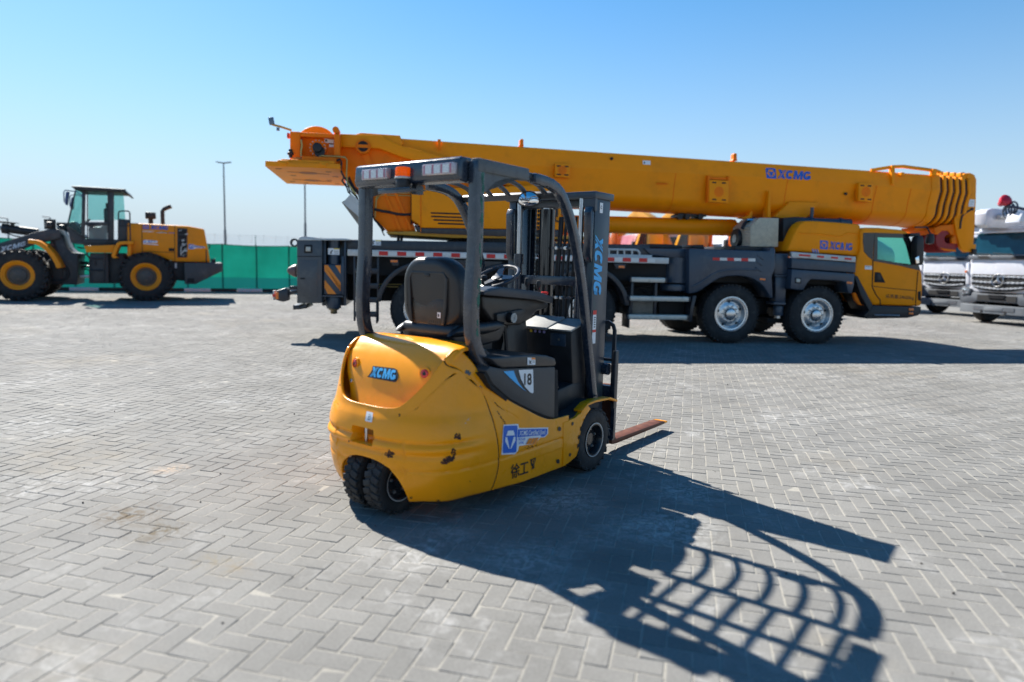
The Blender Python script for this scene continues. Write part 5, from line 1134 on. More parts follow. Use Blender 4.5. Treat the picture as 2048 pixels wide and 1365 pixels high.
b.build('winch_motor', [ORG2, BLK, SILV], wn)
x0_, z0_ = CR.y(635, 298, .9); b = MB(); b.cyl((x0_, .8, z0_), (x0_, 1.9, z0_), .395, seg=56, bev=.02); b.build('winch_drum', ORG, wn)
mk = Marks(); mk.add(rect(0, .1, 1, 1), 0); mk.add(rect(.5, .9, 1, 1), 1); mk.add(rect(.08, .4, .3, .8), 2); mk.add(rect(.5, -.75, 1, -.2), 0); mk.add(rect(.5, -.2, 1, .0), 2); mk.build('winch_label', [WHT, LBY, INK], wn, flat(CR, ((649, 278), (667.5, 279), (667.5, 288), (649, 287)), .578), h0=.003)
b = MB(); b.tube([(q[0], .39, q[1]) for q in CR.ys([(602, 280), (604, 290), (602, 302), (602, 314)], .39)], .016, 6); b.tube([(q[0], .30, q[1]) for q in CR.ys([(584, 317), (620, 318), (634, 318), (642, 312), (676, 313.5), (690, 315), (694, 320), (693, 352), (695, 365), (712, 390)], .30)], .014, 6); b.m(1)
b.tube([(q[0], .30, q[1]) for q in CR.ys([(668, 324), (680, 319), (683, 325), (681, 340), (688, 355), (684, 362), (694, 375)], .30)], .020, 6); b.tube([(q[0], .5, q[1]) for q in CR.ys([(690, 356), (704, 372), (720, 388), (745, 432), (760, 452), (768, 462)], .5)], .028, 6)
for k in range(9):
    rg = random.Random(40 + k); u0, v0 = 690 + rg.random() * 12, 352 + rg.random() * 20
    b.tube([(q[0], .45 + .1 * rg.random(), q[1]) for q in CR.ys([(u0, v0), (u0 + 4 + 8 * rg.random(), v0 + 18), (u0 + 16 + 8 * rg.random(), v0 + 32), (u0 + 28, v0 + 48 + 6 * rg.random())], .45)], .013, 5)
b.tube([(q[0], .35, q[1]) for q in CR.ys([(748, 440), (755, 447), (762, 452), (764, 462), (769, 472)], .35)], .012, 5)
b.build('hose_bundle', [MATS['brass pipe'], BLK], ck)
b = MB(); b.lathe([(.0, .09), (.03, .085), (.035, .04), (.055, .03), (.055, -.01), (.03, -.02), (.03, -.06), (0, -.06)], (CR.y(581, 309, .4)[0], .4, CR.y(581, 309, .4)[1]), 'z', 14); b.build('level_sensor', BLK, wn)
b = MB(); b.box((CR.y(577, 272, .5)[0], .5, CR.y(577, 272, .5)[1]), (.05, .09, .10), bev=.02); b.cyl((CR.y(601.5, 279, .5)[0], .56, CR.y(601, 279, .5)[1]), (CR.y(601.5, 279, .5)[0], .52, CR.y(601, 279, .5)[1]), .028, seg=12); b.build('warning_lamp', mat('small red lamp', (.55, .06, .02), .3), wn)
b = MB(); b.tube([(q[0], .5, q[1]) for q in CR.ys([(583, 261), (562, 254), (546, 250), (542, 247)], .5)], .020, 8); x0_, z0_ = CR.y(543, 245, .5); b.m(1).box((x0_, .5, z0_ + .02), (.09, .05, .13), Matrix.Rotation(R(-10), 3, 'Y'), bev=.01); b.cyl((CR.y(556, 255, .5)[0], .5, CR.y(556, 256, .5)[1] - .05), (CR.y(556, 255, .5)[0], .5, CR.y(556, 256, .5)[1]), .028, seg=8); b.build('camera_arm', [mat('arm ochre', (.42, .24, .03), .5), mat('camera blue grey', (.10, .17, .24), .4)], wn)
# counterweight slab
cz0, cz1 = 3.035, 3.12
b = MB(); b.prism([(-8.76, .02), (-7.50, .02), (-7.50, .12), (-7.66, 2.90), (-8.90, 2.90), (-8.78, .12)], cz0, cz1, 'z', bev=.008)
for (x, w_) in ((-8.46, .20), (-7.78, .16)): b.box((x, .035, cz1 + .0), (w_, .06, .05), bev=.02); b.cyl((x - w_ * .25, .02, cz1 - .03), (x + w_ * .25, .02, cz1 - .03), .03, seg=10)
b.box((-8.05, .2, cz1 + .02), (.9, .3, .06), bev=.01)
cwt = b.build('counterweight_plate', mat('counterweight ochre', (.84, .28, .008), .5, spec=.2, var=.1, scale=2, dirt=(.4, .2, .05), dirt_amt=.4, dirt_scale=3), ck)
b = MB()
for (x, y) in ((-8.15, .8), (-8.25, 2.05)): b.cyl((x, y, cz0 - .004), (x, y, cz0 + .03), .17, seg=32); b.box((x, y, cz0 - .002), (.75, .05, .006), Matrix.Rotation(R(12), 3, 'Z'))
b.build('lifting_eyes', mat('recess brown', (.28, .09, .008), .6, var=.3, scale=10), cwt)
b = MB()
for (x, y) in ((-8.6, .35), (-8.5, 1.3), (-7.75, .5), (-7.7, 1.2), (-7.9, 1.9), (-8.7, 2.4), (-7.8, 2.5), (-8.45, 2.6)): b.box((x, y, cz0 - .001), (.10, .06, .004))
b.build('plate_slots', VOID, cwt)
b = cpl(MB(), [(604, 312), (672, 316), (672, 330), (604, 326)], .2, .5, .01); b.build('counterweight_cylinder', ORG2, ck)
# silver tool tray under the frame
b = MB(); q = [Vector(p_) for p_ in CR.ys([(686, 398), (692, 394), (740, 424), (745, 436), (720, 446)], .1)]
b.strip(CR.ys([(688, 402), (728, 456)], .1), .10, .10, .75); b.m(1).strip(CR.ys([(694, 397), (735, 433)], .1), .22, .08, .11); b.build('folded_ladder', [mat('ladder brown grey', (.22, .19, .15), .6, var=.2), SILV], ck)
# ---- boom
BT = lambda x: 3.738 - (x + 6.4) * .0178
BF = lambda x: 3.335 - (x + 3.2) * .0057 if x < 1.2 else 3.31 - (x - 1.2) * .028
BB = lambda x: 2.605 - (x + 2.2) * .0185 if x > -2.2 else 2.605
BHW = .65
def bprof(x, grow=1., n=10):
    zt_, zf, zb_ = BT(x), BF(x), BB(x); H = zt_ - zb_; z2 = zb_ + .30 * H
    if grow != 1:
        zc = (zt_ + zb_) / 2; f_ = lambda z: zc + (z - zc) * grow
        zt_, zf, z2, zb_ = f_(zt_), f_(zf), f_(z2), f_(zb_)
    hw_ = BHW * grow
    side_ = [(hw_ - .075, zt_), (hw_ - .05, zt_ - .025), (hw_, zf + .012), (hw_ - .002, zf), (hw_ - .075, z2 + .12)]
    for k in range(n + 1):
        a = R(4 + 80 * k / n); side_.append((hw_ * .0 + (hw_ - .085) * math.cos(a) ** .85, z2 - (z2 - zb_) * math.sin(a) ** 1.0))
    side_.append((.05, zb_))
    return [(x, YC - a, z) for a, z in side_] + [(x, YC + a, z) for a, z in reversed(side_)]
def boom_flat(quad):
    f_ = flat(CR, quad, BY)
    def fn(u, v, h):
        p = f_(u, v, h); return (p[0], BY + .05 * min(1, max(0, (p[2] - BF(p[0])) / (BT(p[0]) - .025 - BF(p[0])))) - h, p[2])
    return fn
BY = YC - BHW
bxs = [-6.5, -5, -3.1, -2.2, -1, 0, 1.2, 2.4, 3.6, 4.2, 4.66]
b = MB(); b.loft([bprof(x) for x in bxs]); b.loft([bprof(4.62, 1.02), bprof(4.66, 1.03), bprof(4.80, 1.03), bprof(4.82, 1.02)], bev=.004)
bm_ = b.build('boom', ORG, ck, 20)
gapm = mat('telescope gap dark', (.055, .022, .012), .6, var=.4, scale=12)
b = MB(); b.loft([bprof(4.80, .97), bprof(5.62, .93)]); b.build('inner_boom', gapm, bm_)
for k in range(5):
    x = 4.90 + .155 * k; g_ = 1.025 - .012 * k
    b = MB(); b.loft([bprof(x, g_), bprof(x + .075, g_)], bev=.01)
    zt_ = BT(x) * 1; b.box((x + .04, YC - .45, zt_ + .03), (.06, .16, .14), bev=.01); b.box((x + .04, YC + .45, zt_ + .03), (.06, .16, .14), bev=.01)
    b.build('boom_collar', ORG, bm_, 25)
# boom details: brackets, pegs, top rail, labels
BY = YC - BHW
for (pp, hole) in (([(1110.5, 327), (1140.5, 329), (1139, 356), (1110, 354)], (1125, 341)), ([(1419, 360), (1458, 362), (1457, 407), (1418, 404)], (1438, 384)), ([(1718, 366), (1746, 368), (1744, 405), (1717, 403)], (1732, 384))):
    b = cpl(MB(), pp, BY - .10, .12, .008); x0_, z0_ = CR.y(hole[0], hole[1], BY - .1); r_ = .10 if hole[0] > 1200 else .085
    b.build('boom_bracket', ORG, bm_); o = COL.objects[-1]
    bk = bpy.context.scene.objects[o.name]
    b = MB(); b.lathe([(r_, -.105), (r_ * .96, -.10), (r_ * .85, -.085), (0, -.08)], (x0_, BY, z0_), 'y', 28); b.build('bracket_hole', ORG2, bm_)
    b = MB(); us = (pp[1][0] - pp[0][0]); ym = (pp[0][1], pp[3][1])
    for (fx) in (.24, .74):
        for (vv) in (pp[0][1] + 5, pp[3][1] - 5):
            x1_, z1_ = CR.y(pp[0][0] + us * fx, vv + fx * 2, BY - .1); b.box((x1_, BY - .1005, z1_), (.085, .004, .026))
    b.build('bracket_slots', VOID, bm_)
b = MB(); cpl(b, [(1416, 351), (1421, 351), (1421, 404), (1415, 405)], BY - .08, .1, .004); cpl(b, [(1456, 353), (1459.5, 353), (1459, 363), (1455, 363)], BY - .08, .1, .004); cpl(b, [(1420, 354), (1457, 356), (1457, 361), (1420, 359)], BY - .05, .06, .004); b.build('bracket_frame', ORG2, bm_)
for (u, v) in ((1043, 284), (1470, 313)):
    b = cpl(MB(), [(u - 6, v + 9), (u - 3, v + 5), (u - 3, v - 4), (u, v - 6.5), (u + 4, v - 5), (u + 4, v + 5), (u + 5, v + 9)], BY + .1, .12, .008); b.build('boom_lug', ORG2, bm_)
b = cpl(MB(), [(875, 279), (882, 279), (880, 300), (877, 300)], BY - .03, .04, .003); b.build('boom_lug', ORG2, bm_)
b = MB(); 
for (u, v) in ((1223.5, 317.5), (1640 + 52, 388)): x0_, z0_ = CR.y(u, v, BY); b.cyl((x0_, BY - .003, z0_), (x0_, BY + .02, z0_), .030, seg=18)
b.build('inspection_hole', VOID, bm_)
b = MB(); x0_, z0_ = CR.y(1324, 367.5, BY + .02); b.box((x0_, BY + .01, z0_), (.22, .05, .022), bev=.008); b.build('drain_slot', ORG2, bm_)
b = cpl(MB(), [(1535, 436), (1536, 410), (1538, 382), (1540.5, 382), (1541, 410), (1542, 436)], BY - .05, .2, .004); cpl(b, [(1480, 436), (1498, 432), (1503, 420), (1506, 426), (1503, 440)], BY + .15, .2, .01); b.build('boom_gusset', ORG, bm_)
cpart('boom_saddle', [(1548, 434), (1580, 404), (1640, 406), (1626, 420), (1612, 437), (1590, 442)], BY - .02, 1.32, ORG, .01)
mk = Marks(); mk.add(rect(0, 0, 1, 1), 0); mk.add(P((.1, .2), (.2, .8), (.3, .5), (.25, .2)), 1); mk.build('boom_label', [WHT, INK], bm_, boom_flat(((1286.5, 320.5), (1302, 321.5), (1302, 330), (1286.5, 329))), h0=.003)
mk = Marks(); mk.add(rrect(0, 0, .215, 1, .02, .06), 0)
for q in emblem(.0, .02, .215, .98): mk.add(q, 1)
add_xcmg(mk, (.235, .04, 1.0, .90), 0, 1); mk.build('boom_logo', [BLUY, ORG], bm_, boom_flat(((1533, 335.5), (1625, 341.5), (1624, 362), (1533, 357))), h0=.003)
b = MB(); sy_ = BY + .04; q = CR.ys([(1742, 341), (1786, 334), (1806, 333.5), (1842, 338), (1872, 342), (1880, 345)], sy_); b.tube([(p_[0], sy_, p_[1]) for p_ in q], .035, 6)
for (u, v0, v1, w_) in ((1787, 331, 370, 6), (1870, 338, 352, 8), (1806, 345, 352, 6)): cpl(b, [(u - w_ / 2, v0), (u + w_ / 2, v0), (u + w_ / 2, v1), (u - w_ / 2, v1)], BY - .03, .10, .006)
b.build('top_guide_rail', ORG, bm_)
for x in (-1.05, 1.35, 3.35, 4.15):
    pr = bprof(x, 1.002); n_ = len(pr) // 2; b = MB(); b.tube([(p[0], p[1], p[2]) for p in pr[2:n_]], .007, 5); b.build('weld_seam', ORG2, bm_)
# boom head
BY2 = YC - .52
hd_px = [(1925, 352), (1930, 347), (1940, 346), (1949, 350), (1953, 360), (1952, 400), (1949, 470), (1947, 489), (1952.5, 489), (1951, 504), (1930, 505), (1922, 498), (1914, 470), (1909, 440), (1920, 400), (1926, 375)]
for y0 in (BY2, YC + .44):
    b = cpl(MB(), hd_px, y0, .08, .01); hh_ = b.build('boom_head_plate', ORG2 if False else ORG, bm_)
cpart('boom_head_web', [(1905, 350), (1926, 352), (1930, 480), (1915, 470), (1905, 450)], YC - .4, .84, ORG2, .006, bm_)
x0_, z0_ = CR.y(1922, 357, YC - .3); b = MB(); b.cyl((x0_, YC - .35, z0_), (x0_, YC + .35, z0_), .12, seg=32); b.build('top_sheave', mat('sheave red', (.30, .012, .015), .5, var=.2, scale=12), bm_)
x0_, z0_ = CR.y(1893, 478, YC - .4); b = MB()
for k in range(6): b.lathe([(.10, -.035), (.27, -.035), (.30, -.03), (.26, -.006), (.26, .006), (.30, .03), (.27, .035), (.10, .035)], (x0_ + .05 * 0, YC - .42 + .10 * k, z0_), 'y', 40, close=True)
b.build('head_sheaves', MATS['sheave red'], bm_)
b = cpl(MB(), [(1868, 458), (1880, 452), (1915, 448), (1915, 470), (1909, 478), (1896, 462), (1884, 462), (1876, 470), (1872, 468)], YC - .48, .9, .01); cpl(b, [(1880, 496), (1890, 502), (1912, 504), (1912, 500), (1895, 498)], YC - .48, .06, .006); cpl(b, [(1903, 478), (1911, 470), (1914, 488), (1904, 487)], YC - .53, .06, .004); cpl(b, [(1828, 456), (1852, 455), (1852, 462), (1830, 463)], YC - .2, .4, .01); b.build('head_bracket', ORG2, bm_)
b = MB(); b.tube([(q[0], BY2 - .015, q[1]) for q in CR.ys([(1943, 419), (1935, 424), (1924, 432), (1921, 445), (1920, 458)], BY2 - .01)], .018, 6); x0_, z0_ = CR.y(1943, 419, BY2); b.cyl((x0_, BY2 - .03, z0_), (x0_, BY2, z0_), .03, seg=12); x0_, z0_ = CR.y(1946, 504, BY2); b.box((x0_, BY2, z0_), (.10, .12, .12), bev=.02); b.build('head_cable', BLK, bm_)
mk = Marks(); mk.add(rect(0, 0, 1, 1), 0); mk.add(rect(.15, .6, .8, .7), 1); mk.add(rect(.15, .3, .7, .4), 1); mk.build('head_label', [WHT, SILV], bm_, flat(CR, ((1938, 399), (1949.5, 399.5), (1948.5, 414), (1936.5, 413.5)), BY2), h0=.003)
# luffing cylinder
p0, p1 = CR.y(1060, 446, YC), CR.y(1468, 456, YC); b = MB(); b.cyl((p0[0], YC, p0[1]), (p1[0], YC, p1[1]), .175, seg=40, bev=.01); x0_, z0_ = CR.y(1458, 456, YC); b.cyl((x0_, YC, z0_), (x0_ + .03, YC, z0_), .183, seg=40); b.m(1).cyl((p1[0], YC, p1[1]), (p1[0] + .5, YC, p1[1] + .02), .11, seg=24); b.build('luffing_cylinder', [ORG, STEEL], ck)
b = MB()
for u in (1357, 1372, 1398): x0_, z0_ = CR.y(u, 434, YC - .1); b.cyl((x0_, YC - .2, z0_), (x0_, YC + .2, z0_), .06, seg=16)
b.box((CR.y(1380, 433, YC)[0], YC, CR.y(1380, 431, YC)[1]), (.6, .3, .06)); b.build('cable_guide', BLK, ck)
# operator's cab on the far side of the turntable
b = MB(); b.prism(CR.ys([(1040, 380), (1110, 385), (1140, 430), (1140, 470), (1030, 470)], 2.0), 1.9, 2.7, bev=.04); oc = b.build('operator_cab', ORG, ck)
b = MB(); b.prism(CR.ys([(1060, 390), (1105, 392), (1130, 430), (1060, 430)], 1.9), 1.88, 1.9); b.build('operator_window', dk, oc)
b = MB(); cpl(b, [(1104, 403), (1116, 402), (1117, 434), (1105, 436)], .1, .05, .02); b.tube([(q[0], .13, q[1]) for q in CR.ys([(1110, 434), (1111, 442), (1118, 444), (1135, 442)], .13)], .018, 8); b.build('slewing_mirror', BLK, ck)
# ================================================================== wheel loader at the left
LD = Frame(-11.372, 21.188, R(23.9))        # x towards the loader's rear (right in the picture), y away
ld = thing('wheel_loader', 'yellow and grey articulated wheel loader parked in front of the green mesh fence', 'wheel loader', (LD.o.x, LD.o.y, 0), LD.ang)
LORG = mat('loader orange paint', (.82, .27, .004), .45, var=.06, scale=2, spec=.3, dirt=(.35, .14, .02), dirt_amt=.3, dirt_scale=2.5)
LCH = mat('loader charcoal paint', (.040, .044, .050), .5, var=.2, scale=3, dirt=(.14, .13, .12), dirt_amt=.45, dirt_scale=4)
LDK = mat('loader dark frame', (.018, .020, .024), .55, var=.3, scale=4, dirt=(.10, .09, .08), dirt_amt=.4, dirt_scale=4)
Z3 = lambda *pp: [(x / 4.452, 340 + y / 4.452) for x, y in pp]
Z6 = lambda *pp: [(220 + x / 6.204, 400 + y / 6.204) for x, y in pp]
def lpl(b, px, y0, d, bev=.012): b.prism(LD.ys(px, y0), y0, y0 + d, bev=bev); return b
def lpart(name, px, y0, d, m, bev=.012, par=None): return lpl(MB(), px, y0, d, bev).build(name, m, par or ld)
def lcon(y): return lambda u, v, h: (lambda q: (q[0], y - h, q[1]))(LD.y(u, v, y))
def loader_wheel(x, y0, near):
    r, w_ = .755, .60; o_ = -1 if near else 1; c_ = y0 + w_ / 2; f_ = o_ * w_ / 2; rr = .40
    b = MB(); b.lathe([(rr, -w_ / 2 + .03), (rr + .05, -w_ / 2), (r * .78, -w_ / 2 - .01), (r * .90, -w_ / 2 + .03), (r * .935, -w_ / 2 + .09), (r * .945, 0), (r * .935, w_ / 2 - .09), (r * .90, w_ / 2 - .03), (r * .78, w_ / 2 + .01), (rr + .05, w_ / 2), (rr, w_ / 2 - .03)], (x, c_, r), 'y', 72, close=True)
    for k in range(24):
        for sg in (-1, 1):
            a = 2 * math.pi * (k + (.5 if sg > 0 else 0)) / 24; M_ = Matrix.Rotation(-a, 3, 'Y') @ Matrix.Rotation(sg * .55, 3, 'X')
            b.box((x + math.cos(a) * (r - .03), c_ + sg * w_ * .255, r + math.sin(a) * (r - .03)), (.066, w_ * .54, .085), M_, bev=.012, seg=1)
            b.box((x + math.cos(a) * (r - .075), c_ + sg * (w_ / 2 - .012), r + math.sin(a) * (r - .075)), (.11, .05, .075), Matrix.Rotation(-a, 3, 'Y'), bev=.012, seg=1)
    t_ = b.build('tyre', RUB, ld, 40)
    b = MB(); b.lathe([(rr + .01, f_ * .9), (rr + .025, f_ * .99), (rr - .005, f_ * 1.0), (rr - .03, f_ * .93), (.31, f_ * .86), (.295, f_ * .62), (.27, f_ * .60)], (x, c_, r), 'y', 64, cap=False); rm = b.build('rim', LORG, t_)
    b = MB(); b.lathe([(.30, f_ * .55), (.285, f_ * .62), (.215, f_ * .64), (.205, f_ * .76), (.18, f_ * .80), (.10, f_ * .82), (.06, f_ * .86), (0, f_ * .87)], (x, c_, r), 'y', 48); b.m(1)
    for k in range(24): a = 6.283 * k / 24; p = Vector((x + .252 * math.cos(a), c_ + f_ * .62, r + .252 * math.sin(a))); b.cyl(p, p + Vector((0, o_ * .03, 0)), .013, seg=6)
    b.build('hub', [mat('hub dusty grey', (.075, .070, .066), .6, var=.3, scale=14, dirt=(.25, .16, .04), dirt_amt=.5, dirt_scale=9), mat('nut worn steel', (.28, .2, .10), .5, .5)], rm)
    return t_
wl = loader_wheel(0, 0, True); dup(wl, ld, (-3.30, 0, 0)); wl = loader_wheel(0, 2.15, False); dup(wl, ld, (-3.30, 0, 0))
b = MB(); b.cyl((0, .4, .755), (0, 2.4, .755), .16, seg=20); b.cyl((-3.3, .4, .755), (-3.3, 2.4, .755), .16, seg=20); b.box((0, 1.37, .755), (.5, .7, .5), bev=.1); b.box((-3.3, 1.37, .755), (.5, .7, .5), bev=.1); b.build('axles', LDK, ld)
# engine hood and rear
hpx = Z6((213, 285), (395, 293), (800, 315), (970, 325), (1168, 363), (1248, 776), (940, 771), (800, 766), (700, 735), (600, 690), (520, 672), (395, 672), (264, 685), (213, 700))
hd_ = lpart('engine_hood', hpx, .32, 2.1, LORG, .04)
b = MB()
for pp in (Z6((395, 296), (400, 665)), Z6((802, 318), (805, 765)), Z6((402, 640), (804, 655))): b.tube([(q[0], .318, q[1]) for q in LD.ys(pp, .318)], .010, 6)
b.build('hood_seam', mat('seam brown', (.12, .05, .01), .7), hd_)
gr = lpart('side_grille', Z6((835, 350), (960, 357), (958, 718), (836, 718)), .300, .03, LDK, .006, hd_)
b = MB(); rg = random.Random(2)
for k in range(5):
    y0 = 372 + 68 * k; lpl(b, Z6((848, y0), (946, y0 + 3), (946, y0 + 50), (848, y0 + 50)), .296, .01, 0)
b.build('grille_openings', VOID, gr)
b = MB()
for k in range(14):
    u, v = 855 + rg.random() * 80, 370 + rg.random() * 320; w_, h_ = 8 + rg.random() * 34, 5 + rg.random() * 16; lpl(b, Z6((u, v), (u + w_, v - 6), (u + w_, v + h_ - 6), (u, v + h_)), .294, .004, 0)
b.tube([(q[0], .30, q[1]) for q in LD.ys(Z6((880, 690), (882, 590), (900, 570), (930, 555)), .30)], .018, 6); b.build('engine_parts', mat('engine light alloy', (.45, .46, .46), .4, .4, var=.5, scale=20), gr)
lpart('vent_box', Z6((730, 600), (797, 602), (797, 640), (730, 638)), .306, .03, VOID, .004, hd_)
lg = lcon(.32)
mk = Marks(); mk.add(rrect(0, 0, .225, 1, .02, .06), 0)
for q in emblem(.0, .02, .225, .98): mk.add(q, 1)
add_xcmg(mk, (.27, .05, 1, .92), 0)
mk.build('hood_logo', [BLUY, LORG], hd_, flat(LD, (Z6((410, 308))[0], Z6((733, 322))[0], Z6((728, 380))[0], Z6((410, 362))[0]), .32), h0=.006)
mk = Marks(); mk.add(fit(text_polys('LW600FV', .25, .02), (0, 0, .36, 1)), 0); mk.add(P((.38, .1), (.62, .65), (.78, .35), (.80, -.15), (.40, -.1)), 2); mk.add(P((.40, .05), (.60, .35), (.76, .15), (.78, -.05), (.42, -.05)), 0)
for k in range(3): mk.add(P((.82 + .065 * k, .4), (.86 + .065 * k, .4), (.88 + .065 * k, -.2), (.84 + .065 * k, -.2)), 1)
mk.build('model_lettering', [WHT, BLUY, INK], hd_, flat(LD, (Z6((405, 380))[0], Z6((797, 398))[0], Z6((797, 416))[0], Z6((405, 400))[0]), .32), h0=.006)
mk = Marks(); mk.add(P((.0, .1), (.1, .95), (.9, .8), (1, .5), (.9, .2), (.1, .0)), 0); mk.add(disc(.12, .5, .10, .42), 1); mk.add(disc(.12, .5, .06, .25), 0)
for k in range(3): mk.add(rect(.35 + .18 * k, .5, .46 + .18 * k, .8), 1)
mk.add(rect(.35, .2, .58, .35), 1); mk.add(P((.04, -.35), (1.0, -.42), (1.0, -.18), (.04, -.10)), 0)
mk.build('service_sticker', [WHT, BLUY], hd_, flat(LD, (Z6((405, 494))[0], Z6((597, 500))[0], Z6((597, 545))[0], Z6((405, 535))[0]), .32), h0=.006)
mk = Marks(); mk.add(P((.0, .02), (.02, .98), (.34, 1.0), (.36, .80), (.99, .68), (1.0, .40), (.83, .36), (.74, .16), (.38, .16), (.34, .0)), 0); mk.add(rrect(.025, .08, .315, .94, .03, .06), 1)
for q in emblem(.03, .12, .315, .90): mk.add(q, 0)
mk.add(P((.335, .72), (.97, .62), (.97, .44), (.335, .50)), 1); mk.add(P((.45, .22), (.72, .22), (.8, .34), (.5, .36)), 2); mk.build('certified_sticker', [WHT, BLUY, ORS], hd_, flat(LD, (Z6((972, 548))[0], Z6((1182, 570))[0], Z6((1180, 612))[0], Z6((972, 614))[0]), .32), h0=.006)
b = MB(); xa, za = LD.y(*Z6((655, 290))[0], 1.2); _, zb = LD.y(*Z6((655, 120))[0], 1.2); b.tube([(xa, 1.2, za - .1), (xa, 1.2, zb - .06), (xa + .06, 1.2, zb + .02), (xa + .26, 1.2, zb + .12)], [.062, .062, .066, .07], 16); b.build('exhaust_stack', LDK, ld)
b = MB(); xa, za = LD.y(*Z6((505, 238))[0], 1.2); _, zb = LD.y(*Z6((505, 157))[0], 1.2); b.cyl((xa, 1.2, za), (xa, 1.2, zb), .155, seg=28, bev=.02); b.cyl((xa, 1.2, za - .4), (xa, 1.2, za), .07, seg=20); b.build('air_cleaner', LDK, ld)
lpart('counterweight', Z6((920, 778), (1395, 786), (1395, 885), (1062, 1046), (925, 1046)), .10, 2.55, LCH, .03)
b = MB(); lpl(b, Z6((958, 972), (1045, 975), (1045, 1030), (958, 1030)), .095, .02, .004); b.build('counterweight_pocket', VOID, ld)
lpart('rear_lamp', Z6((1250, 732), (1308, 732), (1312, 782), (1252, 780)), .3, .3, BLK, .01)
lpart('rear_frame', Z6((690, 760), (930, 768), (930, 1010), (840, 1000), (780, 1000), (600, 990), (600, 790)), .5, 1.7, LDK, .01)
b = MB(); lpl(b, Z6((803, 784), (830, 786), (830, 850), (803, 848)), .49, .02, .003); b.build('frame_label', WHT, ld)
b = MB(); b.tube([(q[0], .6, q[1]) for q in LD.ys(Z6((1212, 545), (1232, 555), (1238, 590), (1222, 608)), .6)], .02, 6); lpl(b, Z6((1190, 620), (1203, 615), (1203, 775), (1190, 775)), .3, .03, .004); b.build('rear_grab_handle', LDK, ld)
# mid frame, platform and ladder
lpart('mid_frame', Z3((960, 742), (1090, 742), (1120, 800), (1090, 1012), (960, 1012)), .35, 2.0, LDK, .015)
lpart('tank_box', Z3((800, 742), (962, 742), (968, 1012), (800, 1012)), .20, .7, LCH, .02)
plt = lpart('platform', Z3((750, 678), (1022, 668), (1003, 740), (768, 735)), .05, .9, LORG, .015)
fdp = [(x / 1, y / 1) for x, y in Z6((38, 705), (75, 600), (110, 545), (160, 534), (290, 534))]
b = MB(); b.strip(resample(LD.ys(fdp, .0), 18), .10, -.02, .62, bev=.015); lpl(b, Z6((18, 705), (75, 700), (95, 725), (40, 726)), -.02, .6, .01); lpl(b, Z6((225, 545), (265, 545), (260, 700), (215, 700)), .1, .4, .01); b.build('rear_fender', LORG, ld)
b = MB()
for pp in (Z6((105, 545), (105, 170), (112, 148), (130, 140), (222, 140), (240, 150), (246, 172), (252, 515)), Z6((105, 318), (245, 322)), Z6((155, 240), (155, 330))): b.tube([(q[0], .08, q[1]) for q in LD.ys(pp, .08)], .020, 8)
b.build('hand_rail', LDK, ld)
b = MB()
for pp in (Z3((775, 705), (775, 760), (800, 790)), Z3((935, 680), (938, 850)), Z3((800, 790), (930, 790), (930, 1008), (800, 1008), (800, 790)), Z3((800, 895), (940, 895)), Z3((845, 800), (845, 855)), Z3((930, 660), (960, 645), (1000, 640))): b.tube([(q[0], .10, q[1]) for q in LD.ys(pp, .10)], .024, 8)
b.build('boarding_ladder', LDK, ld)
# cab
cw_ = MB(); cabp = Z3((738, 172), (1108, 180), (1128, 215), (1142, 470), (1130, 662), (1048, 672), (682, 662), (632, 650), (606, 512), (735, 600))
CY0, CYD = .42, 1.55
def bar(b, pp, w_, y0=CY0, d=.08): b.strip(LD.ys(Z3(*pp), y0), w_, y0, y0 + d, bev=.01)
b = MB()
for y0 in (CY0, CY0 + CYD - .08):
    bar(b, ((745, 165), (738, 600)), .09, y0); bar(b, ((985, 175), (985, 640)), .17, y0); bar(b, ((1108, 440), (1100, 660)), .30, y0)
    bar(b, ((735, 176), (1120, 185)), .09, y0); bar(b, ((740, 645), (1130, 655)), .22, y0); bar(b, ((755, 480), (985, 480)), .10, y0); bar(b, ((1060, 460), (1110, 470)), .10, y0)
lpl(b, Z3((596, 508), (735, 590), (745, 655), (685, 662), (632, 648), (606, 560)), CY0 + .05, CYD - .1, .02); lpl(b, Z3((680, 640), (1135, 650), (1130, 668), (685, 662)), CY0, CYD, .01)
cabf = b.build('cab_frame', LCH, ld)
rf = lpart('cab_roof', Z3((628, 143), (700, 146), (900, 158), (1105, 172), (1141, 215), (1125, 222), (1100, 195), (680, 180), (660, 172)), CY0 - .12, CYD + .24, LDK, .02)
LGL = glass('loader glass', (.80, .97, .96), .12); LFR = glass('loader frosted film', (.75, .85, .82), .75, .4)
b = MB(); lpl(b, Z3((785, 190), (945, 190), (955, 200), (955, 448), (787, 450)), CY0 + .02, .012, 0); b.build('door_glass', LGL, cabf); b = MB(); lpl(b, Z3((785, 190), (945, 190), (955, 200), (955, 448), (787, 450)), CY0 + CYD - .04, .012, 0); b.build('door_glass', LGL, cabf)
b = MB(); lpl(b, Z3((788, 515), (900, 512), (930, 475), (955, 475), (955, 625), (790, 622)), CY0 + .02, .012, 0); b.build('lower_door_glass', LFR, cabf)
b = MB(); lpl(b, Z3((1012, 195), (1098, 205), (1116, 440), (1018, 448)), CY0 + .02, .012, 0); b.build('rear_side_glass', LGL, cabf); b = MB(); lpl(b, Z3((1012, 195), (1098, 205), (1116, 440), (1018, 448)), CY0 + CYD - .04, .012, 0); b.build('rear_side_glass', LGL, cabf)
q0, q1 = LD.ys(Z3((676, 182), (603, 500)), CY0); b = MB(); b.grid([[(q0[0], CY0, q0[1]), (q0[0], CY0 + CYD, q0[1])], [(q1[0], CY0, q1[1]), (q1[0], CY0 + CYD, q1[1])]])
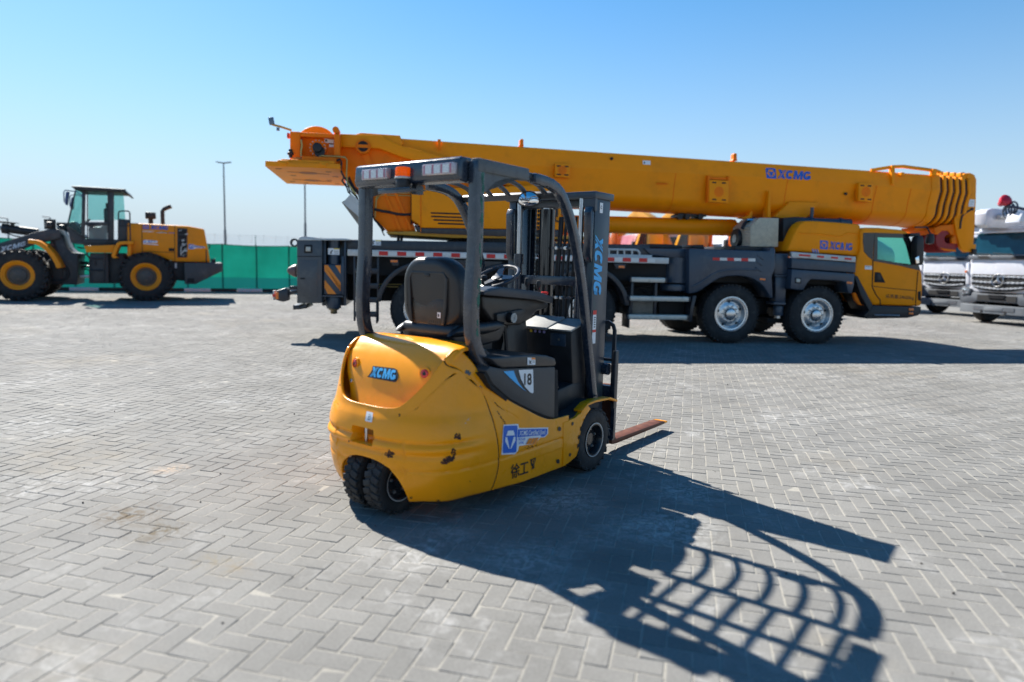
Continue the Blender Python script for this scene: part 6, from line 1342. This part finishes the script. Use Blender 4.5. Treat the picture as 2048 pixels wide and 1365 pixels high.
lpl(b, Z3((682, 184), (735, 176), (735, 590), (606, 505)), CY0 + .03, .012, 0); lpl(b, Z3((682, 184), (735, 176), (735, 590), (606, 505)), CY0 + CYD - .04, .012, 0); b.build('windscreen', LGL, cabf)
b = MB(); b.strip(LD.ys(Z3((674, 180), (601, 500)), CY0), .035, CY0 - .01, CY0 + .03); b.strip(LD.ys(Z3((603, 506), (735, 592)), CY0), .035, CY0 - .01, CY0 + .03); b.build('windscreen_rubber', LDK, cabf); b = MB(); b.strip(LD.ys(Z3((674, 180), (601, 500)), CY0 + CYD), .035, CY0 + CYD - .03, CY0 + CYD); b.build('windscreen_rubber', LDK, cabf)
b = MB(); lpl(b, Z3((770, 178), (965, 180), (968, 634), (775, 628)), CY0 - .015, .03, 0); o_ = b.build('cab_door', LCH, cabf)
bpy.data.objects.remove(o_)
b = MB(); b.strip(LD.ys(Z3((778, 182), (962, 182), (966, 632), (778, 628)), CY0 - .012), .03, CY0 - .014, CY0 + .01, closed=True); b.build('door_edge', LDK, cabf)
b = MB(); lpl(b, Z3((780, 472), (912, 470), (900, 502), (800, 512), (782, 505)), CY0 - .02, .03, .006); b.m(1); lpl(b, Z3((792, 482), (845, 480), (840, 494), (795, 496)), CY0 - .03, .02, .004); b.build('door_latch', [LCH, VOID], cabf)
b = MB(); lpl(b, Z3((740, 395), (756, 395), (756, 455), (742, 455)), CY0 - .03, .03, .006); b.build('door_hinge', LDK, cabf)
x, z = LD.y(*Z3((880, 500))[0], 1.2); b = MB(); b.box((x, 1.2, z - .12), (.5, .55, .16), bev=.06); b.box((x + .24, 1.2, z + .22), (.14, .5, .66), bev=.06); b.box((x + .27, 1.2, z + .62), (.10, .3, .2), bev=.04); b.box((x, 1.2, z - .36), (.3, .3, .4)); b.build('operator_seat', BLK, cabf)
x, z = LD.y(*Z3((690, 530))[0], 1.2); b = MB(); b.box((x - .02, 1.2, z - .02), (.22, .7, .5), Matrix.Rotation(R(-25), 3, 'Y'), bev=.05); b.tube([(x + .2 + .17 * math.cos(a) * .9, 1.2 + .19 * math.sin(a), z + .22 + .1 * math.cos(a)) for a in [6.283 * k / 24 for k in range(24)]], .016, 6, closed=True); b.cyl((x + .05, 1.2, z - .1), (x + .2, 1.2, z + .22), .04, seg=10); b.build('dash_and_wheel', BLK, cabf)
b = MB()
for (pp, yy, ar) in ((Z3((585, 198), (606, 190), (610, 200), (596, 315), (580, 312), (576, 290)), .10, Z3((572, 290), (568, 200), (580, 182), (680, 195), (740, 235))), (Z3((634, 248), (655, 240), (650, 350), (628, 352), (622, 330)), 2.0, Z3((622, 325), (622, 240), (634, 225), (700, 225), (740, 250)))):
    lpl(b, pp, yy, .22, .02); b.tube([(q[0], yy + .1, q[1]) for q in LD.ys(ar, yy + .1)], .016, 6)
b.build('cab_mirrors', mat('mirror back blue', (.02, .05, .16), .35, var=.1), cabf)
# front frame, arms, cylinders
lpart('front_tower', Z3((452, 530), (520, 530), (550, 590), (590, 690), (640, 735), (692, 745), (692, 1022), (560, 1022), (450, 1000), (440, 700)), .72, 1.3, LCH, .02)
b = MB(); b.tube([(q[0], .70, q[1]) for q in LD.ys(Z3((560, 850), (600, 890), (608, 930), (590, 970), (540, 985), (470, 985)), .70)], .05, 10); b.build('frame_hose', LDK, ld)
lpart('front_frame', Z3((440, 800), (560, 800), (560, 1020), (300, 1010), (300, 900)), .68, 1.4, LDK, .02)
for y0 in (.62, 1.95): lpart('lift_arm', Z3((-420, 860), (-400, 800), (-150, 705), (0, 652), (200, 590), (340, 548), (430, 531), (520, 530), (538, 560), (535, 610), (420, 640), (330, 650), (220, 700), (0, 790), (-180, 870), (-330, 960), (-420, 960)), y0, .16, LCH, .012)
mk = Marks(); add_xcmg(mk, (0, 0, 1, 1), 0); mk.build('arm_lettering', [mat('arm lettering white', (.62, .66, .70), .5)], ld, flat(LD, (Z3((0, 690))[0], Z3((236, 634))[0], Z3((240, 672))[0], Z3((0, 738))[0]), .62), h0=.004)
x0_, z0_ = LD.y(*Z3((22, 520))[0], 1.3); x1_, z1_ = LD.y(*Z3((335, 560))[0], 1.3); b = MB(); b.cyl((x0_, 1.37, z0_), (x1_, 1.37, z1_), .125, seg=24); b.cyl((x0_ - .02, 1.37, z0_), (x0_ + .14, 1.37, z0_ - .02), .15, seg=24); b.m(1).cyl((x0_ - .9, 1.37, z0_ + .08), (x0_, 1.37, z0_), .06, seg=16); b.build('tilt_cylinder', [LDK, STEEL], ld)
b = MB(); lpl(b, Z3((-200, 440), (0, 455), (150, 472), (150, 478), (0, 470), (-200, 455)), 1.2, .3, .004); lpl(b, Z3((92, 470), (120, 474), (112, 500), (90, 500)), 1.25, .2, .006); b.tube([(q[0], 1.2, q[1]) for q in LD.ys(Z3((40, 530), (80, 570), (130, 590), (180, 596)), 1.2)], .02, 6); b.build('tilt_linkage', LDK, ld)
fpx_ = Z3((60, 650), (250, 637), (330, 648), (400, 690), (455, 745), (500, 815), (526, 875))
b = MB(); b.strip(resample(LD.ys(fpx_[1:], .0), 20), .13, -.02, .66, bev=.02); lpl(b, Z3((330, 645), (430, 655), (485, 735), (538, 835), (532, 870), (495, 800), (440, 720), (390, 675)), .45, .2, .01); b.build('front_fender', LORG, ld)
for (u, v, yy) in ((446, 492, .75), (556, 518, 2.0)):
    x, z = LD.y(*Z3((u, v))[0], yy); b = MB(); b.box((x, yy, z), (.18, .26, .19), bev=.04); b.m(1).box((x + .0, yy, z + .02), (.30, .03, .30)); b.m(0); b.tube([(x + .02, yy, z - .08), (x + .06, yy, z - .35), (x + .14, yy, z - .8)], .05, 8); b.m(2).box((x - .095, yy, z), (.02, .2, .13)); b.build('work_lamp', [BLK, LDK, MATS['lamp glass pale']], ld)
b = MB(); lpl(b, Z3((-470, 900), (-420, 870), (-380, 1000), (-420, 1080), (-700, 1100), (-720, 1080)), .1, 2.6, .02); lpl(b, Z3((-470, 800), (-400, 830), (-400, 900), (-440, 900)), .1, 2.6, .02); b.build('bucket', LCH, ld)
b = MB()
for k in range(5):
    pp = Z3((690 + 3 * k, 690 + 60 * k), (740, 700 + 62 * k), (770, 690 + 65 * k), (800, 720 + 60 * k)); b.tube([(q[0], 1.0 + .15 * k, q[1]) for q in LD.ys(pp, 1.0 + .15 * k)], .022, 6)
b.tube([(q[0], 1.2, q[1]) for q in LD.ys(Z3((690, 830), (800, 835)), 1.2)], .04, 8); b.tube([(q[0], 1.4, q[1]) for q in LD.ys(Z3((690, 865), (800, 860)), 1.4)], .04, 8); lpl(b, Z3((690, 755), (720, 755), (720, 790), (690, 790)), .9, .8, .02); b.m(1); b.tube([(q[0], 1.1, q[1]) for q in LD.ys(Z3((690, 950), (795, 945)), 1.1)], .045, 10); b.build('joint_hoses', [BLK, STEEL], ld)
# ================================================================== white concrete pump trucks at the right
def pump_truck(cx_, cy_, label, hose):
    tk = thing('pump_truck', label, 'truck', (cx_, cy_, 0), R(-75), 'white pump trucks')
    hw_ = 1.15
    gl_ = mat('windscreen blue glass', (.006, .04, .062), .08, var=.4, scale=1.6, spec=.4, coat=.0)
    # cab shell: rounded box drawn in plan, stacked up its height
    def ring(z, y0, w_, r_=.22):
        o = []
        for cxx, cyy, a in ((w_ - r_, 1.9 - .1, 0), (-w_ + r_, 1.9 - .1, 90), (-w_ + r_, y0 + r_, 180), (w_ - r_, y0 + r_, 270)):
            rr_ = .1 if cyy > 1 else r_
            for k in range(5): o.append((cxx + rr_ * math.cos(R(a + 22.5 * k)), cyy + rr_ * math.sin(R(a + 22.5 * k)), z))
        return o
    b = MB(); b.loft([ring(.95, .10, 1.12), ring(1.10, .07, 1.13), ring(1.45, .05, 1.14), ring(1.80, .055, 1.14), ring(2.0, .075, 1.14), ring(2.06, .10, 1.13), ring(2.72, .25, 1.11), ring(2.80, .22, 1.11), ring(2.86, .24, 1.10), ring(2.93, .45, 1.05)]); cab = b.build('cab', WPT, tk, 40)
    def fz(z): return .10 + (z - 2.06) * .227
    b = MB(); b.prism([(-1.0, 2.07), (1.0, 2.07), (1.0, 2.10), (1.0, 2.70), (.95, 2.73), (-.95, 2.73), (-1.0, 2.70)], 0, .02, 'y'); ws = b.build('windscreen', gl_, cab)
    ws.rotation_euler = (R(-12.8), 0, 0); ws.location = (0, .095 - .03 + .0, 0); 
    for v in ws.data.vertices: v.co.z -= 2.06
    ws.location = (0, fz(2.06) - .03, 2.06)
    b = MB(); b.box((0, .13, 2.74), (2.1, .10, .06), bev=.02); b.build('sun_visor', WPT, cab)
    b = MB(); b.box((0, .035, 1.985), (2.18, .06, .13), bev=.02)
    for sg in (-1, 1):
        b.m(1).prism([(sg * .80, 2.03), (sg * .42, 2.03), (sg * .30, 1.94), (sg * .68, 1.94)], -.002, .03, 'y'); b.m(0)
    b.build('cowl_panel', [GRY, VOID], cab)
    b = MB()
    for x in (-.62, .05): b.tube([(x + .35, .02, 2.02), (x + .28, .01, 2.08), (x - .35, .03, 2.11)], .012, 6)
    b.build('wipers', VOID, cab)
    # grille of three slotted bars
    b = MB(); b.prism([(-.90, 1.48), (.90, 1.48), (.88, 1.18), (.78, 1.06), (.4, .99), (0, .97), (-.4, .99), (-.78, 1.06), (-.88, 1.18)], .0, .06, 'y', bev=.015); gr = b.build('grille', VOID, cab)
    for (z, w_, sag) in ((1.42, .88, .0), (1.26, .86, .02), (1.12, .80, .06)):
        b = MB()
        for k in range(24):
            x = -w_ + 2 * w_ * (k + .5) / 24; zz = z - sag * (1 - (x / w_) ** 2); b.box((x, -.01, zz), (2 * w_ / 24 * 1.02, .03, .055 if k % 2 == 0 else .026), bev=.004, seg=1)
        b.build('grille_bar', mat('grille silver', (.40, .43, .47), .35, .4, var=.1), gr)
    # three-pointed emblem in a ring
    b = MB(); cz_ = 1.31; b.lathe([(.185, -.02), (.195, -.035), (.183, -.05), (.170, -.035)], (0, -.0, cz_), 'y', 40, close=True)
    for k in range(3):
        a = R(90 + 120 * k); d = Vector((math.cos(a), 0, math.sin(a))); n_ = Vector((-math.sin(a), 0, math.cos(a)))
        c0_ = Vector((0, -.035, cz_)); b.loft([[c0_ + n_ * .032, c0_ + Vector((0, -.03, 0)), c0_ - n_ * .032, c0_ + Vector((0, .01, 0))], [c0_ + d * .18 + n_ * .004, c0_ + d * .18 + Vector((0, -.008, 0)), c0_ + d * .18 - n_ * .004, c0_ + d * .18 + Vector((0, .004, 0))]])
    b.m(1).cyl((0, -.012, cz_), (0, -.004, cz_), .18, seg=36); b.build('star_emblem', [STEEL, VOID], gr)
    # corner panels and headlights
    for sg in (-1, 1):
        b = MB(); b.prism([(sg * 1.18, 1.80), (sg * 1.08, 1.85), (sg * .98, 1.2), (sg * 1.02, 1.14), (sg * 1.12, 1.16)], .05, .16, 'y', bev=.02); b.build('corner_panel', WPT, tk)
        b = MB(); b.prism([(sg * 1.20, 1.0), (sg * 1.14, 1.10), (sg * .88, 1.02), (sg * .86, .86), (sg * 1.15, .80)], -.02, .2, 'y', bev=.02); hl = b.build('headlight', GRY, tk)
        b = MB(); b.prism([(sg * 1.17, .99), (sg * 1.12, 1.04), (sg * .92, .99), (sg * .90, .89), (sg * 1.13, .85)], -.028, .0, 'y', bev=.008); b.build('lamp_lens', mat('headlight glass', (.35, .40, .42), .1, .3, var=.5, scale=25, coat=1.), hl)
        b = MB()
        for q in (.97, 1.08): b.lathe([(.05, -.034), (.055, -.04), (.03, -.036), (0, -.034)], (sg * q, 0, .94), 'y', 20)
        b.build('lamp_reflector', STEEL, hl)
    # bumper
    b = MB(); b.prism([(-1.2, .90), (-.86, .82), (-.80, .93), (-.5, .90), (0, .89), (.5, .90), (.80, .93), (.86, .82), (1.2, .90), (1.22, .64), (1.15, .60), (.72, .60), (.66, .66), (-.66, .66), (-.72, .60), (-1.15, .60), (-1.22, .64)], .0, .3, 'y', bev=.015)
    b.build('bumper_surround', GRY, tk)
    b = MB(); b.box((0, -.004, .775), (1.24, .02, .16)); b.build('lower_intake', VOID, tk)
    b = MB(); b.box((0, -.02, .86), (.56, .03, .05), bev=.006); b.box((0, -.03, .80), (.50, .03, .03)); b.build('plate_bracket', BLK, tk)
    b = MB(); b.loft([[(x, y_ , z_) for x, y_ in ((-1.2, .12), (-1.16, -.03), (-.7, -.08), (.7, -.08), (1.16, -.03), (1.2, .12), (1.2, .5), (-1.2, .5))] for z_ in (.31, .33, .52, .56)], bev=.01); b.m(1)
    b.box((0, -.085, .46), (1.3, .012, .11)); b.m(0); b.box((0, -.088, .45), (.60, .02, .12), bev=.006); b.m(2)
    for x in (-.38, .38): b.box((x, -.09, .37), (.045, .012, .09))
    b.build('steel_bumper', [mat('bumper grey', (.13, .145, .16), .5, var=.12, scale=4), mat('bumper mid grey', (.09, .10, .115), .5), VOID], tk)
    # wheels
    for y0 in (.85, 4.2, 5.6):
        for sg in (-1, 1):
            b = MB(); b.lathe([(.30, -.15), (.45, -.16), (.49, -.12), (.505, -.06), (.505, .06), (.49, .12), (.45, .16), (.30, .15)], (sg * .98, y0, .50), 'x', 40, close=True); t_ = b.build('tyre', RUB, tk); b = MB(); b.lathe([(.31, sg * .13), (.29, sg * .10), (.2, sg * .02), (.12, sg * .08), (0, sg * .09)], (sg * .98, y0, .50), 'x', 32); b.build('rim', SILV, t_)
    b = MB(); b.box((0, 4.6, .85), (.9, 8.2, .3)); b.box((0, .85, .5), (1.8, .2, .2)); b.build('chassis', VOID, tk)
    b = MB(); b.box((0, 5.4, 1.15), (2.3, 6.4, .12)); b.box((-.7, 3.2, 1.7), (.7, 1.6, 1.0), bev=.05); b.box((.7, 3.4, 1.6), (.7, 1.8, .9), bev=.05); b.build('pump_deck', GRY, tk)
    # side door, side window, mirrors
    for sg in (-1, 1):
        b = MB(); b.prism([(.45, 2.02), (1.55, 2.02), (1.55, 2.66), (.58, 2.66)], sg * 1.10, sg * 1.138, 'x'); b.build('side_window', gl_, cab)
        b = MB(); b.box((sg * 1.36, .14, 2.36), (.20, .12, .50), bev=.05); b.tube([(sg * 1.36, .14, 2.62), (sg * 1.3, .2, 2.72), (sg * 1.05, .35, 2.74)], .025, 8); b.build('door_mirror', BLK, tk)
        b = MB(); b.lathe([(0, -.30), (.10, -.24), (.135, -.08), (.12, .10), (.06, .2), (0, .22)], (sg * .92, -.10, 2.30), 'z', 18) if False else b.box((sg * 1.12, .02, 1.55), (.04, .05, .08), bev=.01); b.build('side_marker', ORL, tk)
    b = MB(); b.box((.35, .16, 2.24), (.22, .02, .18)); b.build('visitor_card', mat('pale blue card', (.42, .62, .66), .4), cab)
    b = MB(); b.box((-.2, .11, 2.10), (.42, .03, .08), bev=.01); b.build('dash_panel', VOID, cab)
    # folded boom over the cab
    b = MB(); b.prism([(-.2, 2.98), (7.6, 3.05), (7.6, 3.32), (-.2, 3.28)], -.95, -.55, 'x', bev=.02); b.build('folded_boom', WPT, tk)
    b = MB(); b.prism([(-.62, 3.34), (-.66, 3.24), (-.60, 2.92), (-.46, 2.84), (2.4, 2.86), (7.6, 2.95), (7.6, 3.38), (2.0, 3.40), (-.45, 3.40)], -.42, -.05, 'x', bev=.015); arm_ = b.build('folded_boom', WPT, tk)
    b = MB()
    for (y_, z_) in ((-.50, 3.24), (-.22, 3.27), (.02, 3.24)): b.cyl((-.43, y_, z_), (-.41, y_, z_), .035, seg=14)
    b.build('pivot_pin', VOID, arm_)
    b = MB(); b.prism([(-.1, 2.90), (.6, 2.92), (.6, 3.0), (-.1, 2.98)], -1.0, -.45, 'x', bev=.01); b.box((-.85, .55, 2.93), (.4, .5, .06)); b.build('boom_cradle', GRY, tk)
    b = MB(); b.tube([(.05, -.3, 3.15), (.1, .3, 3.2), (.1, 3, 3.25), (.1, 7, 3.2)], .075, 12); b.build('delivery_pipe', SILV, tk)
    if hose:
        RDH = mat('hose cap red', (.48, .012, .03), .35, var=.15, scale=8)
        b = MB(); b.lathe([(0, -.02), (.07, -.01), (.09, .05), (.15, .16), (.16, .26), (.10, .30), (0, .30)], (0, 0, 0), 'z', 20); o = b.build('hose_end_cap', RDH, tk); o.location = (.16, -.42, 3.50); o.rotation_euler = (R(12), R(62), 0)
        b = MB()
        for k in range(3): b.tube([(.40 + .05 * k + .13 * math.cos(a), -.42 + .04 * k, 3.28 + .05 * k + .17 * math.sin(a)) for a in [6.283 * j / 20 for j in range(20)]], .026, 8, closed=True)
        b.tube([(.48, -.40, 3.42), (.7, -.3, 3.35), (1.0, .2, 3.2)], .04, 8); b.build('coiled_hose', mat('hose blue black', (.05, .06, .085), .45), tk)
        b = MB(); b.prism([(-.5, 2.95), (1.2, 3.05), (1.2, 3.28), (-.42, 3.2)], .42, .85, 'x', bev=.015); b.build('folded_boom', WPT, tk)
    return tk
pump_truck(14.38, 20.37, 'nearer white pump truck with a red hose end over its cab, at the right edge', True)
pump_truck(15.48, 24.68, 'farther white pump truck seen between the crane cab and the nearer truck', False)
# ================================================================== green mesh fence, kerb, lamp posts
FNA = R(21.5); f0 = gp(440, 583.5)
FN = Frame(f0.x, f0.y, FNA)
fe = thing('mesh_fence', 'long green mesh hoarding with barbed wire along the back of the yard', 'fence', (f0.x, f0.y, 0), FNA)
gm = bpy.data.materials.new('green shade net'); t, b_ = nt(gm); L = t.links.new
tc = t.nodes.new('ShaderNodeTexCoord'); n1 = t.nodes.new('ShaderNodeTexNoise'); n1.inputs['Scale'].default_value = .9; n1.inputs['Detail'].default_value = 5; L(tc.outputs['Object'], n1.inputs['Vector'])
cr = t.nodes.new('ShaderNodeValToRGB'); cr.color_ramp.elements[0].position = .3; cr.color_ramp.elements[0].color = (.003, .115, .082, 1); cr.color_ramp.elements[1].position = .7; cr.color_ramp.elements[1].color = (.005, .17, .125, 1); L(n1.outputs[0], cr.inputs[0])
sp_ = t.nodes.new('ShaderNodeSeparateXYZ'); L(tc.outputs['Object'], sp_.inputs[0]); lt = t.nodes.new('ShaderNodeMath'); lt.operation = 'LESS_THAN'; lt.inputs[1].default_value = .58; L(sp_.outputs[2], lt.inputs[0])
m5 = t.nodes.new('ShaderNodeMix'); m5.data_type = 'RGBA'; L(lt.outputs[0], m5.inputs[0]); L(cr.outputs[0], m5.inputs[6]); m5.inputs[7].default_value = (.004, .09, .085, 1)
L(m5.outputs[2], b_.inputs['Base Color']); b_.inputs['Roughness'].default_value = .7
tl_ = t.nodes.new('ShaderNodeBsdfTranslucent'); L(m5.outputs[2], tl_.inputs[0]); ms = t.nodes.new('ShaderNodeMixShader'); ms.inputs[0].default_value = .55
oo = [n for n in t.nodes if n.type == 'OUTPUT_MATERIAL'][0]; L(b_.outputs[0], ms.inputs[1]); L(tl_.outputs[0], ms.inputs[2]); L(ms.outputs[0], oo.inputs[0])
FH = FN.y(500, 490)[1]
rows = []; rg = random.Random(8)
for (z, am) in ((.02, .0), (.30, .03), (.57, .035), (.9, .05), (1.3, .05), (1.7, .03), (FH, .0)):
    row = []
    for k in range(181):
        x = -22 + 44 * k / 180; row.append((x, .02 + am * math.sin(x * 2.1 + z) * math.sin(x * .7) + am * .5 * math.sin(x * 5.3), z - (.035 * abs(math.sin(x * math.pi / 2.6)) if z == FH else 0)))
    rows.append(row)
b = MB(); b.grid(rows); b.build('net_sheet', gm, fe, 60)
b = MB(); b.tube([(-22 + 44 * k / 100, -.01, FH - .012 - .035 * abs(math.sin((-22 + 44 * k / 100) * math.pi / 2.6))) for k in range(101)], .016, 5); b.build('net_hem', mat('hem grey green', (.10, .16, .11), .7, var=.4, scale=4), fe)
b = MB()
for k in range(34): x = -22 + 1.3 * k; b.cyl((x, .09, 0), (x, .09, FH + .02), .028, seg=8)
for k in range(17): b.cyl((-22 + 2.6 * k, .09, FH), (-22 + 2.6 * k, .02, FH + .40), .014, seg=6)
b.build('fence_posts', mat('post dull green', (.02, .14, .10), .6), fe)
b = MB()
for dz in (.10, .20, .30, .38):
    b.tube([(-22 + .65 * k, .08 - dz * .17, FH + dz - .012 * (k % 4 in (1, 2, 3)) - .004 * (k % 4 == 2)) for k in range(68)], .0045, 4)
    for k in range(90): x = -21.8 + .47 * k + .1 * dz; b.box((x, .08 - dz * .17, FH + dz), (.02, .02, .035))
b.build('barbed_wire', SILV, fe)
# painted kerb in black and white lengths
xk0, xk1 = FN.y(474, 588, -.25)[0], FN.y(525, 588, -.25)[0]; kl = xk1 - xk0
kb_w = mat('kerb white paint', (.62, .63, .66), .7, var=.12, scale=5, dirt=(.3, .28, .25), dirt_amt=.4, dirt_scale=5); kb_b = mat('kerb black paint', (.02, .022, .026), .7, var=.3, scale=5)
b = MB()
for k in range(-16, 18):
    x = xk0 + kl * k; b.m(k % 2).box((x + kl / 2, -.16, .065), (kl - .012, .18, .13), bev=.015)
o = b.build('kerb', [kb_w, kb_b]); o.location = (f0.x, f0.y, 0); o.rotation_euler = (0, 0, FNA); struct(o)
def lamp_post(u, vtop, depth, label, vb=480, head=1):
    r_ = ray(u, 500); s_ = depth / r_.y; X_, Y_ = r_.x * s_, depth; r2 = ray(u, vtop); h_ = r2.z / r2.xy.length * Vector((X_, Y_)).length + CAMH
    lp = thing('lamp_post', label, 'lamp post', (X_, Y_, 0), 0, 'tall yard lamp posts'); k_ = depth / 40
    b = MB(); b.cyl((0, 0, 0), (0, 0, h_ * .45), .085 * k_, .07 * k_, seg=12); b.cyl((0, 0, h_ * .45), (0, 0, h_), .05 * k_, .035 * k_, seg=12); b.cyl((0, 0, 0), (0, 0, .5 * k_), .2 * k_, seg=12); b.build('pole', mat('lamp post grey', (.16, .17, .18), .5, .3, var=.15, scale=3), lp)
    b = MB()
    for sg in ((-1, 1) if head == 2 else (-1,)): b.loft([[(sg * (a_ * k_), c_ * .05 * k_, h_ + d_ * k_ + e_ * .03 * k_) for c_, e_ in ((-1, -1), (1, -1), (1, 1), (-1, 1))] for a_, d_ in ((.0, .0), (.14, .02), (.36, .05), (.42, .06))])
    b.build('lamp_head', MATS['lamp post grey'], lp)
lamp_post(451, 327, 36, 'tall grey twin-arm lamp post standing just behind the green fence', head=2)
lamp_post(611, 300, 42, 'tall lamp post whose top is hidden by the crane counterweight plate', head=2)
lamp_post(18.5, 438, 75, 'small far lamp post above the loader tilt cylinder, at the left edge', head=1)
lamp_post(103.5, 436, 75, 'small far lamp post directly above the loader work lamps', head=1)
lamp_post(1275.5, 405, 48, 'thin pole seen in the gap between the crane boom and its luffing cylinder', head=1)
# ================================================================== machines parked beyond the crane, seen under its boom
def back_truck(u, depth, ang, col, label, body):
    r_ = ray(u, 545); s_ = depth / r_.y; X_, Y_ = r_.x * s_, depth
    tk = thing('cab_truck', label, 'truck', (X_, Y_, 0), ang, None)
    b = MB(); b.prism([(0, .7), (2.1, .7), (2.1, 2.75), (1.9, 2.85), (.45, 2.85), (.12, 2.0), (0, 1.8)], -1.2, 1.2, 'y', bev=.06); cb_ = b.build('cab', col, tk)
    b = MB(); b.prism([(.35, 1.85), (1.3, 1.85), (1.3, 2.62), (.55, 2.62)], -1.215, 1.215, 'y'); b.build('side_window', dk, cb_)
    b = MB(); b.loft([[(.10 - .02, y, 1.95) for y in (-1.05, 1.05)] + [(.42 - .02, y, 2.68) for y in (1.05, -1.05)], [(.14, y, 1.95) for y in (-1.05, 1.05)] + [(.46, y, 2.68) for y in (1.05, -1.05)]]); b.build('windscreen', dk, cb_)
    b = MB(); b.box((-.06, 0, .75), (.3, 2.4, .5), bev=.05); b.box((-.02, 0, 1.3), (.06, 1.8, .4)); b.build('bumper', GRY, tk)
    for sg in (-1, 1): b = MB(); b.box((.2, sg * 1.4, 2.2), (.12, .2, .6), bev=.03); b.tube([(.3, sg * 1.15, 2.6), (.2, sg * 1.4, 2.55)], .02, 6); b.build('door_mirror', BLK, tk)
    b = MB(); b.box((4.8, 0, .9), (8, .9, .3)); b.build('chassis', VOID, tk)
    for x in (1.2, 5.6, 7.0):
        for sg in (-1, 1): b = MB(); b.lathe([(.28, -.15), (.47, -.15), (.5, -.1), (.5, .1), (.47, .15), (.28, .15)], (x, sg * 1.05, .5), 'y', 32, close=True); b.m(1).cyl((x, sg * 1.0, .5), (x, sg * 1.12, .5), .28, seg=24); b.build('tyre', [RUB, SILV], tk)
    b = MB()
    if body == 'box': b.box((5.6, 0, 1.9), (5.4, 2.4, 1.5), bev=.03)
    else: b.lathe([(0, -2.6), (.6, -2.5), (1.1, -1.2), (1.15, 0), (1.0, 1.2), (.5, 2.3), (0, 2.4)], (5.6, 0, 2.0), 'x', 32)
    b.build('truck_body', col if body == 'box' else WPT, tk)
    b = MB()
    for y in (-.25, .25): b.tube([(2.35, -1.1 + y * .0, .9), (2.35, -1.1, 2.9)], .03, 6) if y < 0 else b.tube([(2.85, -1.1, .9), (2.85, -1.1, 2.9)], .03, 6)
    for k in range(6): b.tube([(2.35, -1.1, 1.1 + .33 * k), (2.85, -1.1, 1.1 + .33 * k)], .022, 6)
    b.build('access_ladder', VOID, tk); return tk
RDP = mat('truck red paint', (.30, .008, .012), .4, var=.06, coat=.2)
back_truck(1236, 31.0, R(8), RDP, 'red truck behind the crane, its cab showing under the luffing cylinder', 'box')
back_truck(1287, 28.0, R(10), WPT, 'white truck cab beside the red truck, seen through the gap under the crane boom', 'drum')
back_truck(1404, 26.5, R(10), WPT, 'white truck with a dark access ladder, seen under the right end of the luffing cylinder', 'drum')
def back_digger(u, depth, ang, label):
    r_ = ray(u, 545); s_ = depth / r_.y
    dg = thing('excavator', label, 'excavator', (r_.x * s_, depth, 0), ang, None)
    DO = mat('digger orange', (.60, .13, .005), .4, var=.06, coat=.3); DY = mat('digger yellow', (.70, .33, .012), .4, var=.05, coat=.3)
    for sg in (-1, 1):
        b = MB(); b.prism([(-1.8, .25), (-1.5, .05), (1.5, .05), (1.8, .25), (1.8, .55), (1.5, .8), (-1.5, .8), (-1.8, .55)], sg * 1.25, sg * .75, 'y', bev=.03); b.build('crawler_track', RUB, dg)
    b = MB(); b.box((0, 0, .85), (1.4, 1.6, .3)); b.cyl((0, 0, .9), (0, 0, 1.05), .7, seg=32); b.build('undercarriage', VOID, dg)
    b = MB(); b.prism([(-1.4, 1.05), (1.3, 1.05), (1.5, 1.3), (1.5, 2.0), (1.2, 2.1), (-.2, 2.1), (-.2, 1.5), (-1.4, 1.4)], -1.2, 1.2, 'y', bev=.05); bo = b.build('engine_housing', DO, dg)
    b = MB(); b.box((.6, -1.205, 1.85), (.6, .02, .3)); b.build('engine_grille', VOID, bo); b = MB(); b.box((.0, .3, 2.4), (.4, .45, .6), bev=.03); b.cyl((.6, .5, 2.0), (.6, .5, 2.9), .07, seg=12); b.build('air_cleaner_cover', DO, bo)
    b = MB(); b.prism([(-1.5, 1.3), (-.65, 1.3), (-.65, 2.85), (-1.2, 2.85), (-1.5, 2.2)], -1.2, -.55, 'y', bev=.05); cb_ = b.build('cab', DY, dg)
    b = MB(); b.prism([(-1.35, 1.75), (-.78, 1.75), (-.78, 2.7), (-1.1, 2.7), (-1.35, 2.15)], -1.215, -.535, 'y'); b.build('cab_window', dk, cb_)
    b = MB(); b.strip([(-.9, 1.5), (-1.9, 3.0), (-2.9, 3.4), (-4.3, 2.8)], [.35, .5, .55, .3], -.1, .35, bev=.03); b.build('digger_boom', DY, dg)
    b = MB(); b.strip([(-4.2, 3.1), (-4.5, 2.4), (-4.3, .9)], [.25, .4, .25], -.05, .3, bev=.03); b.prism([(-4.6, 1.0), (-4.1, .9), (-3.7, .35), (-4.2, .1), (-4.7, .4)], -.45, .7, 'y', bev=.03); b.build('digger_stick', DO, dg)
back_digger(1372, 24.5, R(-62), 'orange and yellow excavator seen under the middle of the crane luffing cylinder')
back_digger(1458, 23.5, R(-62), 'orange and yellow excavator behind the crane hose reel')
back_digger(1188, 25.5, R(-62), 'orange excavator mostly hidden behind the forklift mast')

# grit and pebbles lying on the paving
b = MB(); rg = random.Random(12); t_ = bmesh.new()
for k in range(150):
    y = 1.9 + 9 * rg.random() ** 1.5; x = (rg.random() * 2 - 1) * (1.0 + y * .78); r0 = .0025 + .006 * rg.random() ** 3
    bmesh.ops.create_icosphere(t_, subdivisions=1, radius=r0, matrix=Matrix.Translation((x, y, r0 * .6)) @ Matrix.Rotation(rg.random() * 6, 4, 'X') @ Matrix.Diagonal((1, .7 + .5 * rg.random(), .7, 1)))
b._join(t_); o = b.build('grit', mat('grit brown grey', (.075, .065, .055), .9, var=.5, scale=30)); o['kind'] = 'stuff'
